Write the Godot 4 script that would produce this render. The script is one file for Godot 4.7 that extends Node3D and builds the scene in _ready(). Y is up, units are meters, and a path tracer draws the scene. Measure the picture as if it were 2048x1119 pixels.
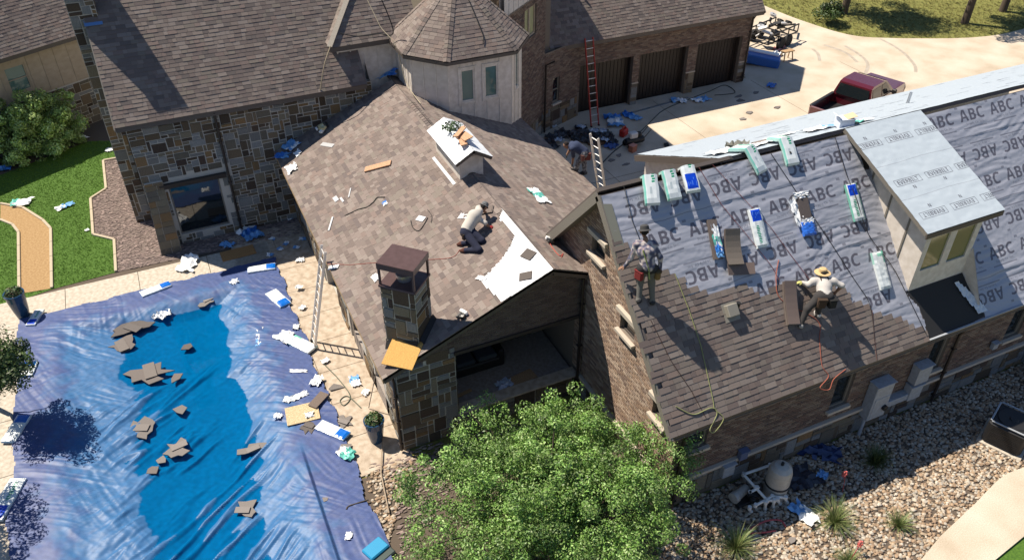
extends Node3D
# A reroofing job on a stone and brick house, seen from the air. Metres, y up; x runs along the eaves, z towards the viewer.

var rng := RandomNumberGenerator.new()
var M := {}
var used := {}
const EYE := Vector3(0, 17, 0)
const FO := Vector3(8.62, 3.05, -9.93)      # lower left corner of the right wing's front slope
const FV := Vector3(0, 0.7429, -0.6694)     # up that slope
const FN := Vector3(0, 0.6694, 0.7429)
const LO := Vector3(3.22, 2.97, -27.7)      # left slope of the porch wing
const LV := Vector3(0.9238, 0.3829, 0)
const LN := Vector3(-0.3829, 0.9238, 0)
const RO := Vector3(12.58, 2.97, -14.6)     # right slope of the porch wing
const RV := Vector3(-0.9238, 0.3829, 0)
const RN := Vector3(0.3829, 0.9238, 0)

class Geo:
	var v := PackedVector3Array()
	var n := PackedVector3Array()
	var c := PackedColorArray()
	var t := PackedVector2Array()
	var i := PackedInt32Array()
	func tri(a: Vector3, b: Vector3, d: Vector3, col := Color.WHITE) -> void:
		var nn := (b - a).cross(d - a).normalized()
		var k := v.size()
		for p in [a, b, d]:
			v.append(p); n.append(nn); c.append(col); t.append(Vector2.ZERO)
		i.append_array([k, k + 2, k + 1])
	func quad(a: Vector3, b: Vector3, d: Vector3, e: Vector3, col := Color.WHITE) -> void:
		var nn := (b - a).cross(e - a) + (d - b).cross(e - b)
		nn = nn.normalized()
		var k := v.size()
		v.append(a); v.append(b); v.append(d); v.append(e)
		for q in 4:
			n.append(nn); c.append(col)
		t.append(Vector2(0, 1)); t.append(Vector2(1, 1)); t.append(Vector2(1, 0)); t.append(Vector2(0, 0))
		i.append_array([k, k + 2, k + 1, k, k + 3, k + 2])
	func box(tr: Transform3D, s: Vector3, col := Color.WHITE, bev := 0.0) -> void:
		var h := s * 0.5
		if bev <= 0.0:
			var p := []
			for z in [-1, 1]:
				for y in [-1, 1]:
					for x in [-1, 1]:
						p.append(tr * Vector3(h.x * x, h.y * y, h.z * z))
			quad(p[4], p[5], p[7], p[6], col); quad(p[1], p[0], p[2], p[3], col)
			quad(p[5], p[1], p[3], p[7], col); quad(p[0], p[4], p[6], p[2], col)
			quad(p[6], p[7], p[3], p[2], col); quad(p[0], p[1], p[5], p[4], col)
			return
		var b := minf(bev, minf(h.x, minf(h.y, h.z)) * 0.9)
		var i3 := h - Vector3(b, b, b)
		for ax in 3:
			for sg in [-1.0, 1.0]:
				var q := []
				for k in 4:
					var w := Vector3.ZERO
					var a1 := (ax + 1) % 3
					var a2 := (ax + 2) % 3
					w[ax] = h[ax] * sg
					w[a1] = i3[a1] * ([-1, 1, 1, -1][k])
					w[a2] = i3[a2] * ([-1, -1, 1, 1][k])
					q.append(tr * w)
				if sg > 0: quad(q[0], q[1], q[2], q[3], col)
				else: quad(q[3], q[2], q[1], q[0], col)
		for ax in 3:
			var a1 := (ax + 1) % 3
			var a2 := (ax + 2) % 3
			for s1 in [-1.0, 1.0]:
				for s2 in [-1.0, 1.0]:
					var q := []
					for k in 4:
						var w := Vector3.ZERO
						w[ax] = i3[ax] * ([-1, 1, 1, -1][k])
						w[a1] = (h[a1] if k < 2 else i3[a1]) * s1
						w[a2] = (i3[a2] if k < 2 else h[a2]) * s2
						q.append(tr * w)
					if s1 * s2 > 0: quad(q[0], q[1], q[2], q[3], col)
					else: quad(q[3], q[2], q[1], q[0], col)
		for sx in [-1.0, 1.0]:
			for sy in [-1.0, 1.0]:
				for sz in [-1.0, 1.0]:
					var a := tr * Vector3(h.x * sx, i3.y * sy, i3.z * sz)
					var d := tr * Vector3(i3.x * sx, h.y * sy, i3.z * sz)
					var e := tr * Vector3(i3.x * sx, i3.y * sy, h.z * sz)
					if sx * sy * sz > 0: tri(a, d, e, col)
					else: tri(a, e, d, col)
	func bar(a: Vector3, b: Vector3, w: float, hh: float, up := Vector3.UP, col := Color.WHITE, bev := 0.0) -> void:
		var z := (b - a).normalized()
		if absf(z.dot(up)) > 0.98: up = Vector3.RIGHT if absf(z.x) < 0.9 else Vector3.BACK
		var x := up.cross(z).normalized()
		box(Transform3D(Basis(x, z.cross(x), z), (a + b) * 0.5), Vector3(w, hh, a.distance_to(b)), col, bev)
	func tube(pts: Array, rad, sides := 6, col := Color.WHITE, caps := true) -> void:
		var m := pts.size()
		var base := v.size()
		var xa := Vector3.ZERO
		for k in m:
			var d: Vector3 = (pts[mini(k + 1, m - 1)] - pts[maxi(k - 1, 0)]).normalized()
			if k == 0: xa = d.cross(Vector3.UP if absf(d.y) < 0.9 else Vector3.RIGHT).normalized()
			else: xa = (xa - d * xa.dot(d)).normalized()
			var ya := d.cross(xa)
			var r: float = rad[k] if rad is Array else rad
			for s in sides:
				var a := TAU * s / sides
				var o := xa * cos(a) + ya * sin(a)
				v.append(pts[k] + o * r); n.append(o); c.append(col); t.append(Vector2(float(s) / sides, k))
		for k in m - 1:
			for s in sides:
				var a := base + k * sides + s
				var b := base + k * sides + (s + 1) % sides
				i.append_array([a, a + sides, b, b, a + sides, b + sides])
		if caps:
			for e in [0, m - 1]:
				for s in range(1, sides - 1):
					var q: int = base + e * sides
					if e == 0: tri(v[q], v[q + s + 1], v[q + s], col)
					else: tri(v[q], v[q + s], v[q + s + 1], col)
	func lathe(tr: Transform3D, prof: Array, sides := 16, col := Color.WHITE) -> void:
		for k in prof.size() - 1:
			var p: Vector2 = prof[k]
			var q: Vector2 = prof[k + 1]
			if p.distance_to(q) < 1e-5: continue
			var nr := Vector2(q.y - p.y, -(q.x - p.x)).normalized()
			var base := v.size()
			for s in sides + 1:
				var a := TAU * s / sides
				var o := Vector3(cos(a), 0, sin(a))
				var nn := (tr.basis * (o * nr.x + Vector3.UP * nr.y)).normalized()
				for w in [p, q]:
					v.append(tr * (o * w.x + Vector3.UP * w.y)); n.append(nn); c.append(col); t.append(Vector2(float(s) / sides, w.y))
			for s in sides:
				var a := base + s * 2
				i.append_array([a, a + 2, a + 1, a + 1, a + 2, a + 3])
	func poly(pts: PackedVector2Array, f: Callable, col := Color.WHITE, uvs := 1.0) -> void:
		var ix := Geometry2D.triangulate_polygon(pts)
		if ix.is_empty(): return
		var base := v.size()
		for p in pts:
			v.append(f.call(p)); t.append(p * uvs); c.append(col)
		var nn := Vector3.ZERO
		for k in range(0, ix.size(), 3):
			nn += (v[base + ix[k + 1]] - v[base + ix[k]]).cross(v[base + ix[k + 2]] - v[base + ix[k]])
		nn = nn.normalized()
		for p in pts: n.append(nn)
		for k in range(0, ix.size(), 3):
			i.append_array([base + ix[k], base + ix[k + 2], base + ix[k + 1]])
	func mesh() -> ArrayMesh:
		var a := []
		a.resize(Mesh.ARRAY_MAX)
		a[Mesh.ARRAY_VERTEX] = v; a[Mesh.ARRAY_NORMAL] = n; a[Mesh.ARRAY_COLOR] = c; a[Mesh.ARRAY_TEX_UV] = t; a[Mesh.ARRAY_INDEX] = i
		var m := ArrayMesh.new()
		m.add_surface_from_arrays(Mesh.PRIMITIVE_TRIANGLES, a)
		return m

func lin(r: float, g: float, b: float) -> Color:
	return Color(r, g, b)
func srgb(r: float, g: float, b: float) -> Color:
	return Color(r, g, b).linear_to_srgb()
func put(parent: Node, nm: String, g, mat: Material) -> MeshInstance3D:
	var o := MeshInstance3D.new()
	o.name = nm
	o.mesh = g.mesh() if g is Geo else g
	if mat: o.material_override = mat
	parent.add_child(o, true)
	return o
func wput(th: Node3D, nm: String, g, mat: Material) -> MeshInstance3D:   # a part whose shape is given in world coordinates
	var o := put(th, nm, g, mat)
	o.position = -th.position
	return o
func numbered(nm: String) -> String:
	used[nm] = used.get(nm, -1) + 1
	return nm if used[nm] == 0 else "%s_%03d" % [nm, used[nm]]
func tag(o: Node3D, label: String, cat: String, group := "") -> void:
	o.set_meta("label", label); o.set_meta("category", cat)
	if group: o.set_meta("group", group)
func thing(nm: String, label: String, cat: String, at := Vector3.ZERO, group := "") -> Node3D:
	var o := Node3D.new()
	o.name = numbered(nm)
	add_child(o)
	o.position = at
	tag(o, label, cat, group)
	return o
func solo(nm: String, g, mat: Material, label: String, cat: String, at := Vector3.ZERO, group := "") -> MeshInstance3D:
	var o := put(self, numbered(nm), g, mat)
	o.position = at
	tag(o, label, cat, group)
	return o
func struct(nm: String, g, mat: Material) -> MeshInstance3D:
	var o := put(self, numbered(nm), g, mat)
	o.set_meta("kind", "structure")
	return o
func stuff(o: Node) -> void:
	o.set_meta("kind", "stuff")
func noise(freq: float, sd: int, oct := 3) -> FastNoiseLite:
	var f := FastNoiseLite.new()
	f.noise_type = FastNoiseLite.TYPE_SIMPLEX_SMOOTH
	f.frequency = freq; f.seed = sd; f.fractal_octaves = oct
	return f
func ntex(freq: float, sd: int, lo: Color, hi: Color, mid = null, size := 512, normal := 0.0) -> NoiseTexture2D:
	var t := NoiseTexture2D.new()
	t.width = size; t.height = size; t.seamless = true
	t.noise = noise(freq, sd, 5)
	if normal > 0.0:
		t.as_normal_map = true; t.bump_strength = normal
	else:
		var g := Gradient.new()
		g.set_color(0, lo); g.set_color(1, hi)
		if mid != null: g.add_point(0.5, mid)
		t.color_ramp = g
	return t
func mat(nm: String, col: Color, rough := 0.9, tex: Texture2D = null, scale := 1.0, vc := false, metal := 0.0) -> StandardMaterial3D:
	var m := StandardMaterial3D.new()
	m.resource_name = nm
	m.albedo_color = col
	m.roughness = rough
	m.metallic = metal
	m.vertex_color_use_as_albedo = vc
	if tex:
		m.albedo_texture = tex
		m.uv1_triplanar = true; m.uv1_world_triplanar = true
		m.uv1_scale = Vector3.ONE * scale
	M[nm] = m
	return m
func relief(m: StandardMaterial3D, tex: Texture2D, depth_cm: float) -> void:
	m.heightmap_enabled = true
	m.heightmap_texture = tex
	m.heightmap_scale = depth_cm
func place(o: Vector3, x: Vector3, y: Vector3, z: Vector3) -> Transform3D:
	return Transform3D(Basis(x, y, z), o)
func turned(at: Vector3, deg: float) -> Transform3D:
	return Transform3D(Basis(Vector3.UP, deg_to_rad(deg)), at)
func on_slope(at: Vector3, nrm: Vector3, along: Vector3) -> Transform3D:   # y along the normal, x along the given direction
	var x := (along - nrm * along.dot(nrm)).normalized()
	return Transform3D(Basis(x, nrm, x.cross(nrm)), at)
func ground(poly: PackedVector2Array, y: float) -> Geo:
	var g := Geo.new()
	g.poly(poly, func(p: Vector2): return Vector3(p.x, y, p.y), Color.WHITE)
	if g.n.size() and g.n[0].y < 0.0:
		for k in range(0, g.i.size(), 3):
			var q := g.i[k]
			g.i[k] = g.i[k + 1]
			g.i[k + 1] = q
	for k in g.n.size(): g.n[k] = Vector3.UP
	return g

# ---------- pieces: shingles, bricks, stones ----------
var tab_mesh := {}
func tab(w: float, ex: float, th: float, col: Color) -> ArrayMesh:
	var key := "%.2f %.3f %.3f %s" % [w, ex, th, col]
	if not tab_mesh.has(key):
		var g := Geo.new()
		add_tab(g, Transform3D(), PackedVector2Array([Vector2(0, 0), Vector2(w, 0), Vector2(w, ex), Vector2(0, ex)]), ex, th, col)
		tab_mesh[key] = g.mesh()
	return tab_mesh[key]
func add_tab(g: Geo, tr: Transform3D, pts: PackedVector2Array, ex: float, th: float, col: Color) -> void:   # local x along the course, y out, -z up the slope
	var up := func(p: Vector2): return tr * Vector3(p.x, lerpf(th, 0.003, clampf(p.y / ex, 0.0, 1.0)), -p.y)
	g.poly(pts, up, col)
	for k in pts.size():
		var a := pts[k]
		var b := pts[(k + 1) % pts.size()]
		if a.y > ex - 0.002 and b.y > ex - 0.002: continue
		g.quad(tr * Vector3(a.x, -0.004, -a.y), tr * Vector3(b.x, -0.004, -b.y), up.call(b), up.call(a), col * 0.93)
func shingle_tones(kind: int) -> Array:
	var base: Array = [[0.150, 0.124, 0.112], [0.176, 0.146, 0.131], [0.130, 0.106, 0.096], [0.164, 0.128, 0.114], [0.194, 0.166, 0.150], [0.112, 0.094, 0.088], [0.156, 0.135, 0.118]]
	var out := []
	for b in base: out.append(Color(b[0] * 1.01, b[1] * 0.985, b[2] * 0.96) * ([1.45, 1.5, 1.6][kind]))
	return out
func shingles(roof: Node3D, o: Vector3, u: Vector3, vv: Vector3, area: PackedVector2Array, sd: int, cap := 300, skip := PackedVector2Array(), stepped := false, kind := 0, ex := 0.143) -> void:
	var r := RandomNumberGenerator.new()
	r.seed = sd
	var nrm := u.cross(vv)
	var basis := Basis(u, nrm, -vv)
	var tones := shingle_tones(kind)
	var patch := noise(0.5, sd)
	var lo := Vector2(1e9, 1e9)
	var hi := -lo
	for p in area:
		lo = lo.min(p); hi = hi.max(p)
	var merged := Geo.new()
	var full := []
	var row := 0
	var y := lo.y
	var widths := [0.14, 0.19, 0.24, 0.30, 0.34]
	while y < hi.y - 0.01:
		var x := lo.x - r.randf() * 0.3
		while x < hi.x:
			var w: float = widths[r.randi() % 5]
			var e := minf(ex, hi.y - y)
			var mid := Vector2(x + w * 0.5, y + e * 0.5)
			var tone := clampi(int(r.randi() % 7 if r.randf() < 0.75 else (1 if patch.get_noise_2d(mid.x, mid.y) > 0 else 2)), 0, 6)
			var th := 0.009 if r.randf() < 0.55 else 0.015
			var gap := 0.003
			var rc := PackedVector2Array([Vector2(x + gap, y), Vector2(x + w - gap, y), Vector2(x + w - gap, y + e), Vector2(x + gap, y + e)])
			var out := not skip.is_empty() and Geometry2D.is_point_in_polygon(mid, skip)
			if stepped: out = out or not Geometry2D.is_point_in_polygon(mid, area)
			if not out:
				var inside := 0
				for p in rc:
					if Geometry2D.is_point_in_polygon(p, area): inside += 1
				if inside == 4 or stepped:
					full.append([x, y, w, e, th, tone, EYE.distance_squared_to(o + u * mid.x + vv * mid.y) + r.randf()])
				else:
					for pg in Geometry2D.intersect_polygons(rc, area):
						if Geometry2D.is_polygon_clockwise(pg): pg.reverse()
						var loc := PackedVector2Array()
						for p in pg: loc.append(p - Vector2(0, y))
						if loc.size() > 2: add_tab(merged, Transform3D(basis, o + vv * y), loc, e, th, tones[tone])
			x += w
		y += ex
		row += 1
	full.sort_custom(func(a, b): return a[6] < b[6])
	for k in full.size():
		var f: Array = full[k]
		var at: Vector3 = o + u * (f[0] + 0.003) + vv * f[1]
		if k < cap:
			var s := put(roof, "shingle", tab(f[2] - 0.006, f[3], f[4], tones[f[5]]), M.shingle)
			s.transform = Transform3D(basis, at)
		else:
			add_tab(merged, Transform3D(basis, at), PackedVector2Array([Vector2(0, 0), Vector2(f[2] - 0.006, 0), Vector2(f[2] - 0.006, f[3]), Vector2(0, f[3])]), f[3], f[4], tones[f[5]])
	if merged.v.size():
		stuff(put(roof, "shingle_courses", merged, M.shingle))

func ridge_caps(roof: Node3D, a: Vector3, b: Vector3, n1: Vector3, n2: Vector3, sd: int) -> void:   # bent cap shingles along a ridge or hip
	var r := RandomNumberGenerator.new()
	r.seed = sd
	var d := (b - a).normalized()
	var up := (n1 + n2).normalized()
	var s1 := d.cross(n1).normalized()
	if s1.dot(n1 + up * -n1.dot(up)) < 0: s1 = -s1
	var s2 := d.cross(n2).normalized()
	if s2.dot(n2 + up * -n2.dot(up)) < 0: s2 = -s2
	var tones := shingle_tones(0)
	var k := 0.0
	var len := a.distance_to(b)
	while k < len - 0.02:
		var g := Geo.new()
		var col: Color = tones[r.randi() % 7]
		var e := minf(k + 0.19, len)
		for s in [[s1, n1], [s2, n2]]:
			var p0: Vector3 = a + d * k + s[1] * 0.026 + up * 0.004
			var p1: Vector3 = a + d * e + s[1] * 0.014 + up * 0.002
			var w: Vector3 = s[0] * 0.13
			if w.cross(d).dot(s[1]) > 0: g.quad(p0, p0 + w, p1 + w, p1, col)
			else: g.quad(p0, p1, p1 + w, p0 + w, col)
			g.quad(p0, p0 + w, p0 + w - s[1] * 0.03, p0 - s[1] * 0.03, col)
		put(roof, "ridge_cap", g, M.shingle)
		k += 0.17

func in_holes(p: Vector2, holes: Array, grow := 0.0) -> bool:
	for h in holes:
		if h.grow(grow).has_point(p): return true
	return false
func bricks(wall: Node3D, o: Vector3, u: Vector3, area: PackedVector2Array, holes: Array, sd: int, cap := 300, tones := []) -> void:
	var r := RandomNumberGenerator.new()
	r.seed = sd
	var vv := Vector3.UP
	var nrm := u.cross(vv)
	var basis := Basis(u, vv, nrm)
	if tones.is_empty():
		for b in [[0.19, 0.125, 0.095], [0.23, 0.165, 0.125], [0.16, 0.105, 0.082], [0.27, 0.20, 0.155], [0.20, 0.15, 0.12], [0.13, 0.092, 0.078]]: tones.append(Color(b[0], b[1], b[2]))
	var lo := Vector2(1e9, 1e9)
	var hi := -lo
	for p in area:
		lo = lo.min(p); hi = hi.max(p)
	var merged := Geo.new()
	var full := []
	var row := 0
	var y := lo.y
	while y < hi.y:
		var x := lo.x - (0.106 if row % 2 else 0.0)
		while x < hi.x:
			var rc := PackedVector2Array([Vector2(x, y), Vector2(x + 0.202, y), Vector2(x + 0.202, y + 0.062), Vector2(x, y + 0.062)])
			var col: Color = tones[r.randi() % tones.size()]
			var proud := 0.010 + r.randf() * 0.006
			var pieces := [rc]
			var cut := false
			for h in holes:
				var hp := PackedVector2Array([h.position, Vector2(h.end.x, h.position.y), h.end, Vector2(h.position.x, h.end.y)])
				if h.intersects(Rect2(x, y, 0.202, 0.062)):
					cut = true
					var nx := []
					for pc in pieces: nx.append_array(Geometry2D.clip_polygons(pc, hp))
					pieces = nx
			for p in rc:
				if not Geometry2D.is_point_in_polygon(p, area): cut = true
			if not cut: full.append([x, y, col, proud, EYE.distance_squared_to(o + u * x + vv * y) + r.randf()])
			else:
				for pc in pieces:
					for pg in Geometry2D.intersect_polygons(pc, area):
						if Geometry2D.is_polygon_clockwise(pg): pg.reverse()
						var f := func(p: Vector2): return o + u * p.x + vv * p.y + nrm * proud
						merged.poly(pg, f, col)
						for k in pg.size():
							var a: Vector2 = pg[k]
							var b: Vector2 = pg[(k + 1) % pg.size()]
							merged.quad(f.call(a) - nrm * 0.02, f.call(b) - nrm * 0.02, f.call(b), f.call(a), col)
			x += 0.212
		y += 0.0725
		row += 1
	full.sort_custom(func(a, b): return a[4] < b[4])
	for k in full.size():
		var f: Array = full[k]
		if k < cap:
			var s := put(wall, "brick", brick_mesh(f[2]), M.brick)
			s.transform = Transform3D(basis, o + u * f[0] + vv * f[1] + nrm * (f[3] - 0.013))
		else:
			add_brick(merged, Transform3D(basis, o + u * f[0] + vv * f[1] + nrm * (f[3] - 0.013)), f[2])
	if merged.v.size(): stuff(put(wall, "brickwork", merged, M.brick))
var brick_meshes := {}
func brick_mesh(col: Color) -> ArrayMesh:
	if not brick_meshes.has(col):
		var g := Geo.new()
		add_brick(g, Transform3D(), col)
		brick_meshes[col] = g.mesh()
	return brick_meshes[col]
func add_brick(g: Geo, tr: Transform3D, col: Color) -> void:
	slab_front(g, tr, 0.0, 0.0, 0.202, 0.062, 0.013, 0.003, col, [])
func slab_front(g: Geo, tr: Transform3D, x0: float, y0: float, x1: float, y1: float, d: float, bev: float, col: Color, jit: Array) -> void:
	var b := [Vector3(x0, y0, -0.02), Vector3(x1, y0, -0.02), Vector3(x1, y1, -0.02), Vector3(x0, y1, -0.02)]
	var f := [Vector3(x0 + bev, y0 + bev, d), Vector3(x1 - bev, y0 + bev, d), Vector3(x1 - bev, y1 - bev, d), Vector3(x0 + bev, y1 - bev, d)]
	for k in jit.size():
		b[k] += jit[k]; f[k] += jit[k]
	for k in 4:
		b[k] = tr * b[k]; f[k] = tr * f[k]
	g.quad(f[0], f[1], f[2], f[3], col)
	for k in 4: g.quad(b[k], b[(k + 1) % 4], f[(k + 1) % 4], f[k], col)
const STONE := [[0.215, 0.165, 0.105], [0.125, 0.095, 0.063], [0.235, 0.205, 0.150], [0.095, 0.068, 0.048], [0.215, 0.225, 0.225], [0.255, 0.165, 0.080], [0.160, 0.145, 0.115], [0.260, 0.275, 0.280], [0.075, 0.055, 0.042], [0.235, 0.240, 0.235], [0.185, 0.150, 0.105]]
var stone_meshes := {}
func stones(wall: Node3D, o: Vector3, u: Vector3, w: float, h: float, holes: Array, sd: int, cell := 0.13, cap := 300, area := PackedVector2Array(), bias := 0) -> void:
	var r := RandomNumberGenerator.new()
	r.seed = sd
	var vv := Vector3.UP
	var nrm := u.cross(vv)
	var basis := Basis(u, vv, nrm)
	var nx := maxi(1, int(round(w / cell)))
	var ny := maxi(1, int(round(h / cell)))
	var cx := w / nx
	var cy := h / ny
	var grid := PackedByteArray()
	grid.resize(nx * ny)
	var list := []
	for y in ny:
		for x in nx:
			if grid[y * nx + x]: continue
			var mw: int = [1, 2, 2, 3, 3, 4][r.randi() % 6]
			var mh: int = [1, 1, 1, 2, 2, 3][r.randi() % 6]
			if mw == 1 and mh == 1: mw = 2
			var aw := 0
			while aw < mw and x + aw < nx and not grid[y * nx + x + aw]: aw += 1
			var ah := 1
			while ah < mh and y + ah < ny:
				var ok := true
				for k in aw:
					if grid[(y + ah) * nx + x + k]: ok = false
				if not ok: break
				ah += 1
			for yy in ah:
				for xx in aw: grid[(y + yy) * nx + x + xx] = 1
			var mid := Vector2((x + aw * 0.5) * cx, (y + ah * 0.5) * cy)
			if not area.is_empty() and not Geometry2D.is_point_in_polygon(mid, area): continue
			var rc := Rect2(x * cx, y * cy, aw * cx, ah * cy)
			var hit := false
			for hh in holes:
				if hh.grow(-0.03).intersects(rc): hit = true
			if hit: continue
			list.append([rc.position.x, rc.position.y, rc.size.x, rc.size.y, (r.randi() + bias) % STONE.size(), r.randi() % 3, EYE.distance_squared_to(o + u * mid.x + vv * mid.y)])
	list.sort_custom(func(a, b): return a[6] < b[6])
	var merged := Geo.new()
	for k in list.size():
		var f: Array = list[k]
		var key := "%.3f %.3f %d %d" % [f[2], f[3], f[4], f[5]]
		var q := RandomNumberGenerator.new()
		q.seed = key.hash()
		var jit := []
		for z in 4: jit.append(Vector3(q.randf_range(-0.009, 0.009), q.randf_range(-0.008, 0.008), q.randf_range(-0.006, 0.008)))
		var col := Color(STONE[f[4]][0], STONE[f[4]][1], STONE[f[4]][2]) * q.randf_range(0.85, 1.15)
		var d: float = 0.012 + 0.009 * f[5]
		if k < cap:
			if not stone_meshes.has(key):
				var g := Geo.new()
				slab_front(g, Transform3D(), 0.009, 0.009, f[2] - 0.009, f[3] - 0.009, d, 0.012, col, jit)
				stone_meshes[key] = g.mesh()
			var s := put(wall, "stone", stone_meshes[key], M.stone)
			s.transform = Transform3D(basis, o + u * f[0] + vv * f[1])
		else:
			slab_front(merged, Transform3D(basis, o + u * f[0] + vv * f[1]), 0.009, 0.009, f[2] - 0.009, f[3] - 0.009, d, 0.012, col, jit)
	if merged.v.size(): stuff(put(wall, "stonework", merged, M.stone))
func wall_sheet(g: Geo, o: Vector3, u: Vector3, area: PackedVector2Array, holes: Array, deep := 0.14, col := Color.WHITE) -> void:   # the backing of a wall with real openings
	var vv := Vector3.UP
	var nrm := u.cross(vv)
	var xs := []
	var ys := []
	for p in area:
		xs.append(p.x); ys.append(p.y)
	for h in holes:
		xs.append_array([h.position.x, h.end.x]); ys.append_array([h.position.y, h.end.y])
	xs.sort(); ys.sort()
	var f := func(p: Vector2): return o + u * p.x + vv * p.y
	for a in xs.size() - 1:
		for b in ys.size() - 1:
			var x0: float = xs[a]
			var x1: float = xs[a + 1]
			var y0: float = ys[b]
			var y1: float = ys[b + 1]
			if x1 - x0 < 1e-4 or y1 - y0 < 1e-4: continue
			if in_holes(Vector2((x0 + x1) / 2, (y0 + y1) / 2), holes): continue
			for pg in Geometry2D.intersect_polygons(PackedVector2Array([Vector2(x0, y0), Vector2(x1, y0), Vector2(x1, y1), Vector2(x0, y1)]), area):
				if Geometry2D.is_polygon_clockwise(pg): pg.reverse()
				g.poly(pg, f, col)
				var back := func(p: Vector2): return o + u * p.x + vv * p.y - nrm * 0.2
				g.poly(pg, back, col)
	for h in holes:
		var q := [h.position, Vector2(h.end.x, h.position.y), h.end, Vector2(h.position.x, h.end.y)]
		for k in 4:
			var a: Vector3 = f.call(q[k])
			var b: Vector3 = f.call(q[(k + 1) % 4])
			g.quad(b, a, a - nrm * 0.2, b - nrm * 0.2, col)
func window(th: Node3D, o: Vector3, u: Vector3, h: Rect2, frame: Material, sill: Material, opts := {}) -> MeshInstance3D:   # frame > pane, sill, header
	var vv := Vector3.UP
	var nrm := u.cross(vv)
	var g := Geo.new()
	var at := func(x: float, y: float, d: float): return o + u * x + vv * y + nrm * d
	var fw: float = opts.get("fw", 0.055)
	var d: float = opts.get("d", -0.09)
	var p := h.position
	var e := h.end
	for s in [[p.x + fw / 2, p.y, p.x + fw / 2, e.y], [e.x - fw / 2, p.y, e.x - fw / 2, e.y]]:
		g.bar(at.call(s[0], s[1], d), at.call(s[2], s[3], d), fw, 0.06, nrm)
	for s in [[p.x + fw, p.y + fw / 2, e.x - fw, p.y + fw / 2], [p.x + fw, e.y - fw / 2, e.x - fw, e.y - fw / 2]]:
		g.bar(at.call(s[0], s[1], d + 0.002), at.call(s[2], s[3], d + 0.002), fw, 0.06, nrm)
	if opts.get("rail", true):
		var my := (p.y + e.y) / 2
		g.bar(at.call(p.x + fw, my, d + 0.004), at.call(e.x - fw, my, d + 0.004), 0.04, 0.05, nrm)
	var w := wput(th, "window", g, frame)
	var pg := Geo.new()
	pg.quad(at.call(p.x + 0.01, p.y + 0.01, d - 0.01), at.call(e.x - 0.01, p.y + 0.01, d - 0.01), at.call(e.x - 0.01, e.y - 0.01, d - 0.01), at.call(p.x + 0.01, e.y - 0.01, d - 0.01))
	put(w, "pane", pg, opts.get("glass", M.glass))
	if sill:
		var sg := Geo.new()
		sg.bar(at.call(p.x - 0.08, p.y - 0.05, 0.02), at.call(e.x + 0.08, p.y - 0.05, 0.02), 0.09, 0.2, nrm, Color.WHITE, 0.008)
		put(w, "sill", sg, sill)
		if opts.get("header", false):
			var hg := Geo.new()
			hg.bar(at.call(p.x - 0.12, e.y + 0.06, 0.03), at.call(e.x + 0.12, e.y + 0.06, 0.03), 0.13, 0.16, nrm, Color.WHITE, 0.008)
			put(w, "header", hg, sill)
	return w
func cloth(o: Vector3, u: Vector3, vv: Vector3, w: float, h: float, step: float, f: Callable, keep = null, col = null) -> Geo:   # a wrinkled sheet: f(x, y) is how far it stands off
	var nrm := u.cross(vv)
	var nx := int(ceil(w / step))
	var ny := int(ceil(h / step))
	var g := Geo.new()
	var ok := PackedByteArray()
	ok.resize((nx + 1) * (ny + 1))
	for y in ny + 1:
		for x in nx + 1:
			var p := Vector2(minf(x * step, w), minf(y * step, h))
			g.v.append(o + u * p.x + vv * p.y + nrm * f.call(p.x, p.y))
			g.n.append(nrm)
			g.c.append(col.call(p.x, p.y) if col != null else Color.WHITE)
			g.t.append(Vector2(p.x / w, 1.0 - p.y / h))
			ok[y * (nx + 1) + x] = 1 if keep == null or keep.call(p.x, p.y) else 0
	for y in ny + 1:
		for x in nx + 1:
			var a := g.v[y * (nx + 1) + mini(x + 1, nx)] - g.v[y * (nx + 1) + maxi(x - 1, 0)]
			var b := g.v[mini(y + 1, ny) * (nx + 1) + x] - g.v[maxi(y - 1, 0) * (nx + 1) + x]
			g.n[y * (nx + 1) + x] = a.cross(b).normalized()
	for y in ny:
		for x in nx:
			var a := y * (nx + 1) + x
			if ok[a] and ok[a + 1] and ok[a + nx + 1] and ok[a + nx + 2]:
				g.i.append_array([a, a + nx + 1, a + 1, a + 1, a + nx + 1, a + nx + 2])
	return g

# ---------- print for sheets ----------
var glyph_cache := {}
func glyphs(txt: String, bold := true) -> PackedVector2Array:   # flat triangles of the lettering, 1 unit tall
	if glyph_cache.has(txt): return glyph_cache[txt]
	var f := SystemFont.new()
	f.font_names = PackedStringArray(["Droid Sans"])
	if bold: f.font_weight = 700
	var t := TextMesh.new()
	t.text = txt; t.font = f; t.font_size = 64; t.pixel_size = 0.02; t.depth = 0.0; t.curve_step = 2.0
	var a := t.surface_get_arrays(0)
	var vs: PackedVector3Array = a[Mesh.ARRAY_VERTEX]
	var ix: PackedInt32Array = a[Mesh.ARRAY_INDEX]
	var out := PackedVector2Array()
	var lo := Vector2(1e9, 1e9)
	var hi := -lo
	for p in vs:
		lo = lo.min(Vector2(p.x, p.y)); hi = hi.max(Vector2(p.x, p.y))
	var mid := (lo + hi) / 2
	for k in ix: out.append((Vector2(vs[k].x, vs[k].y) - mid) / (hi.y - lo.y))
	glyph_cache[txt] = out
	return out
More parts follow.
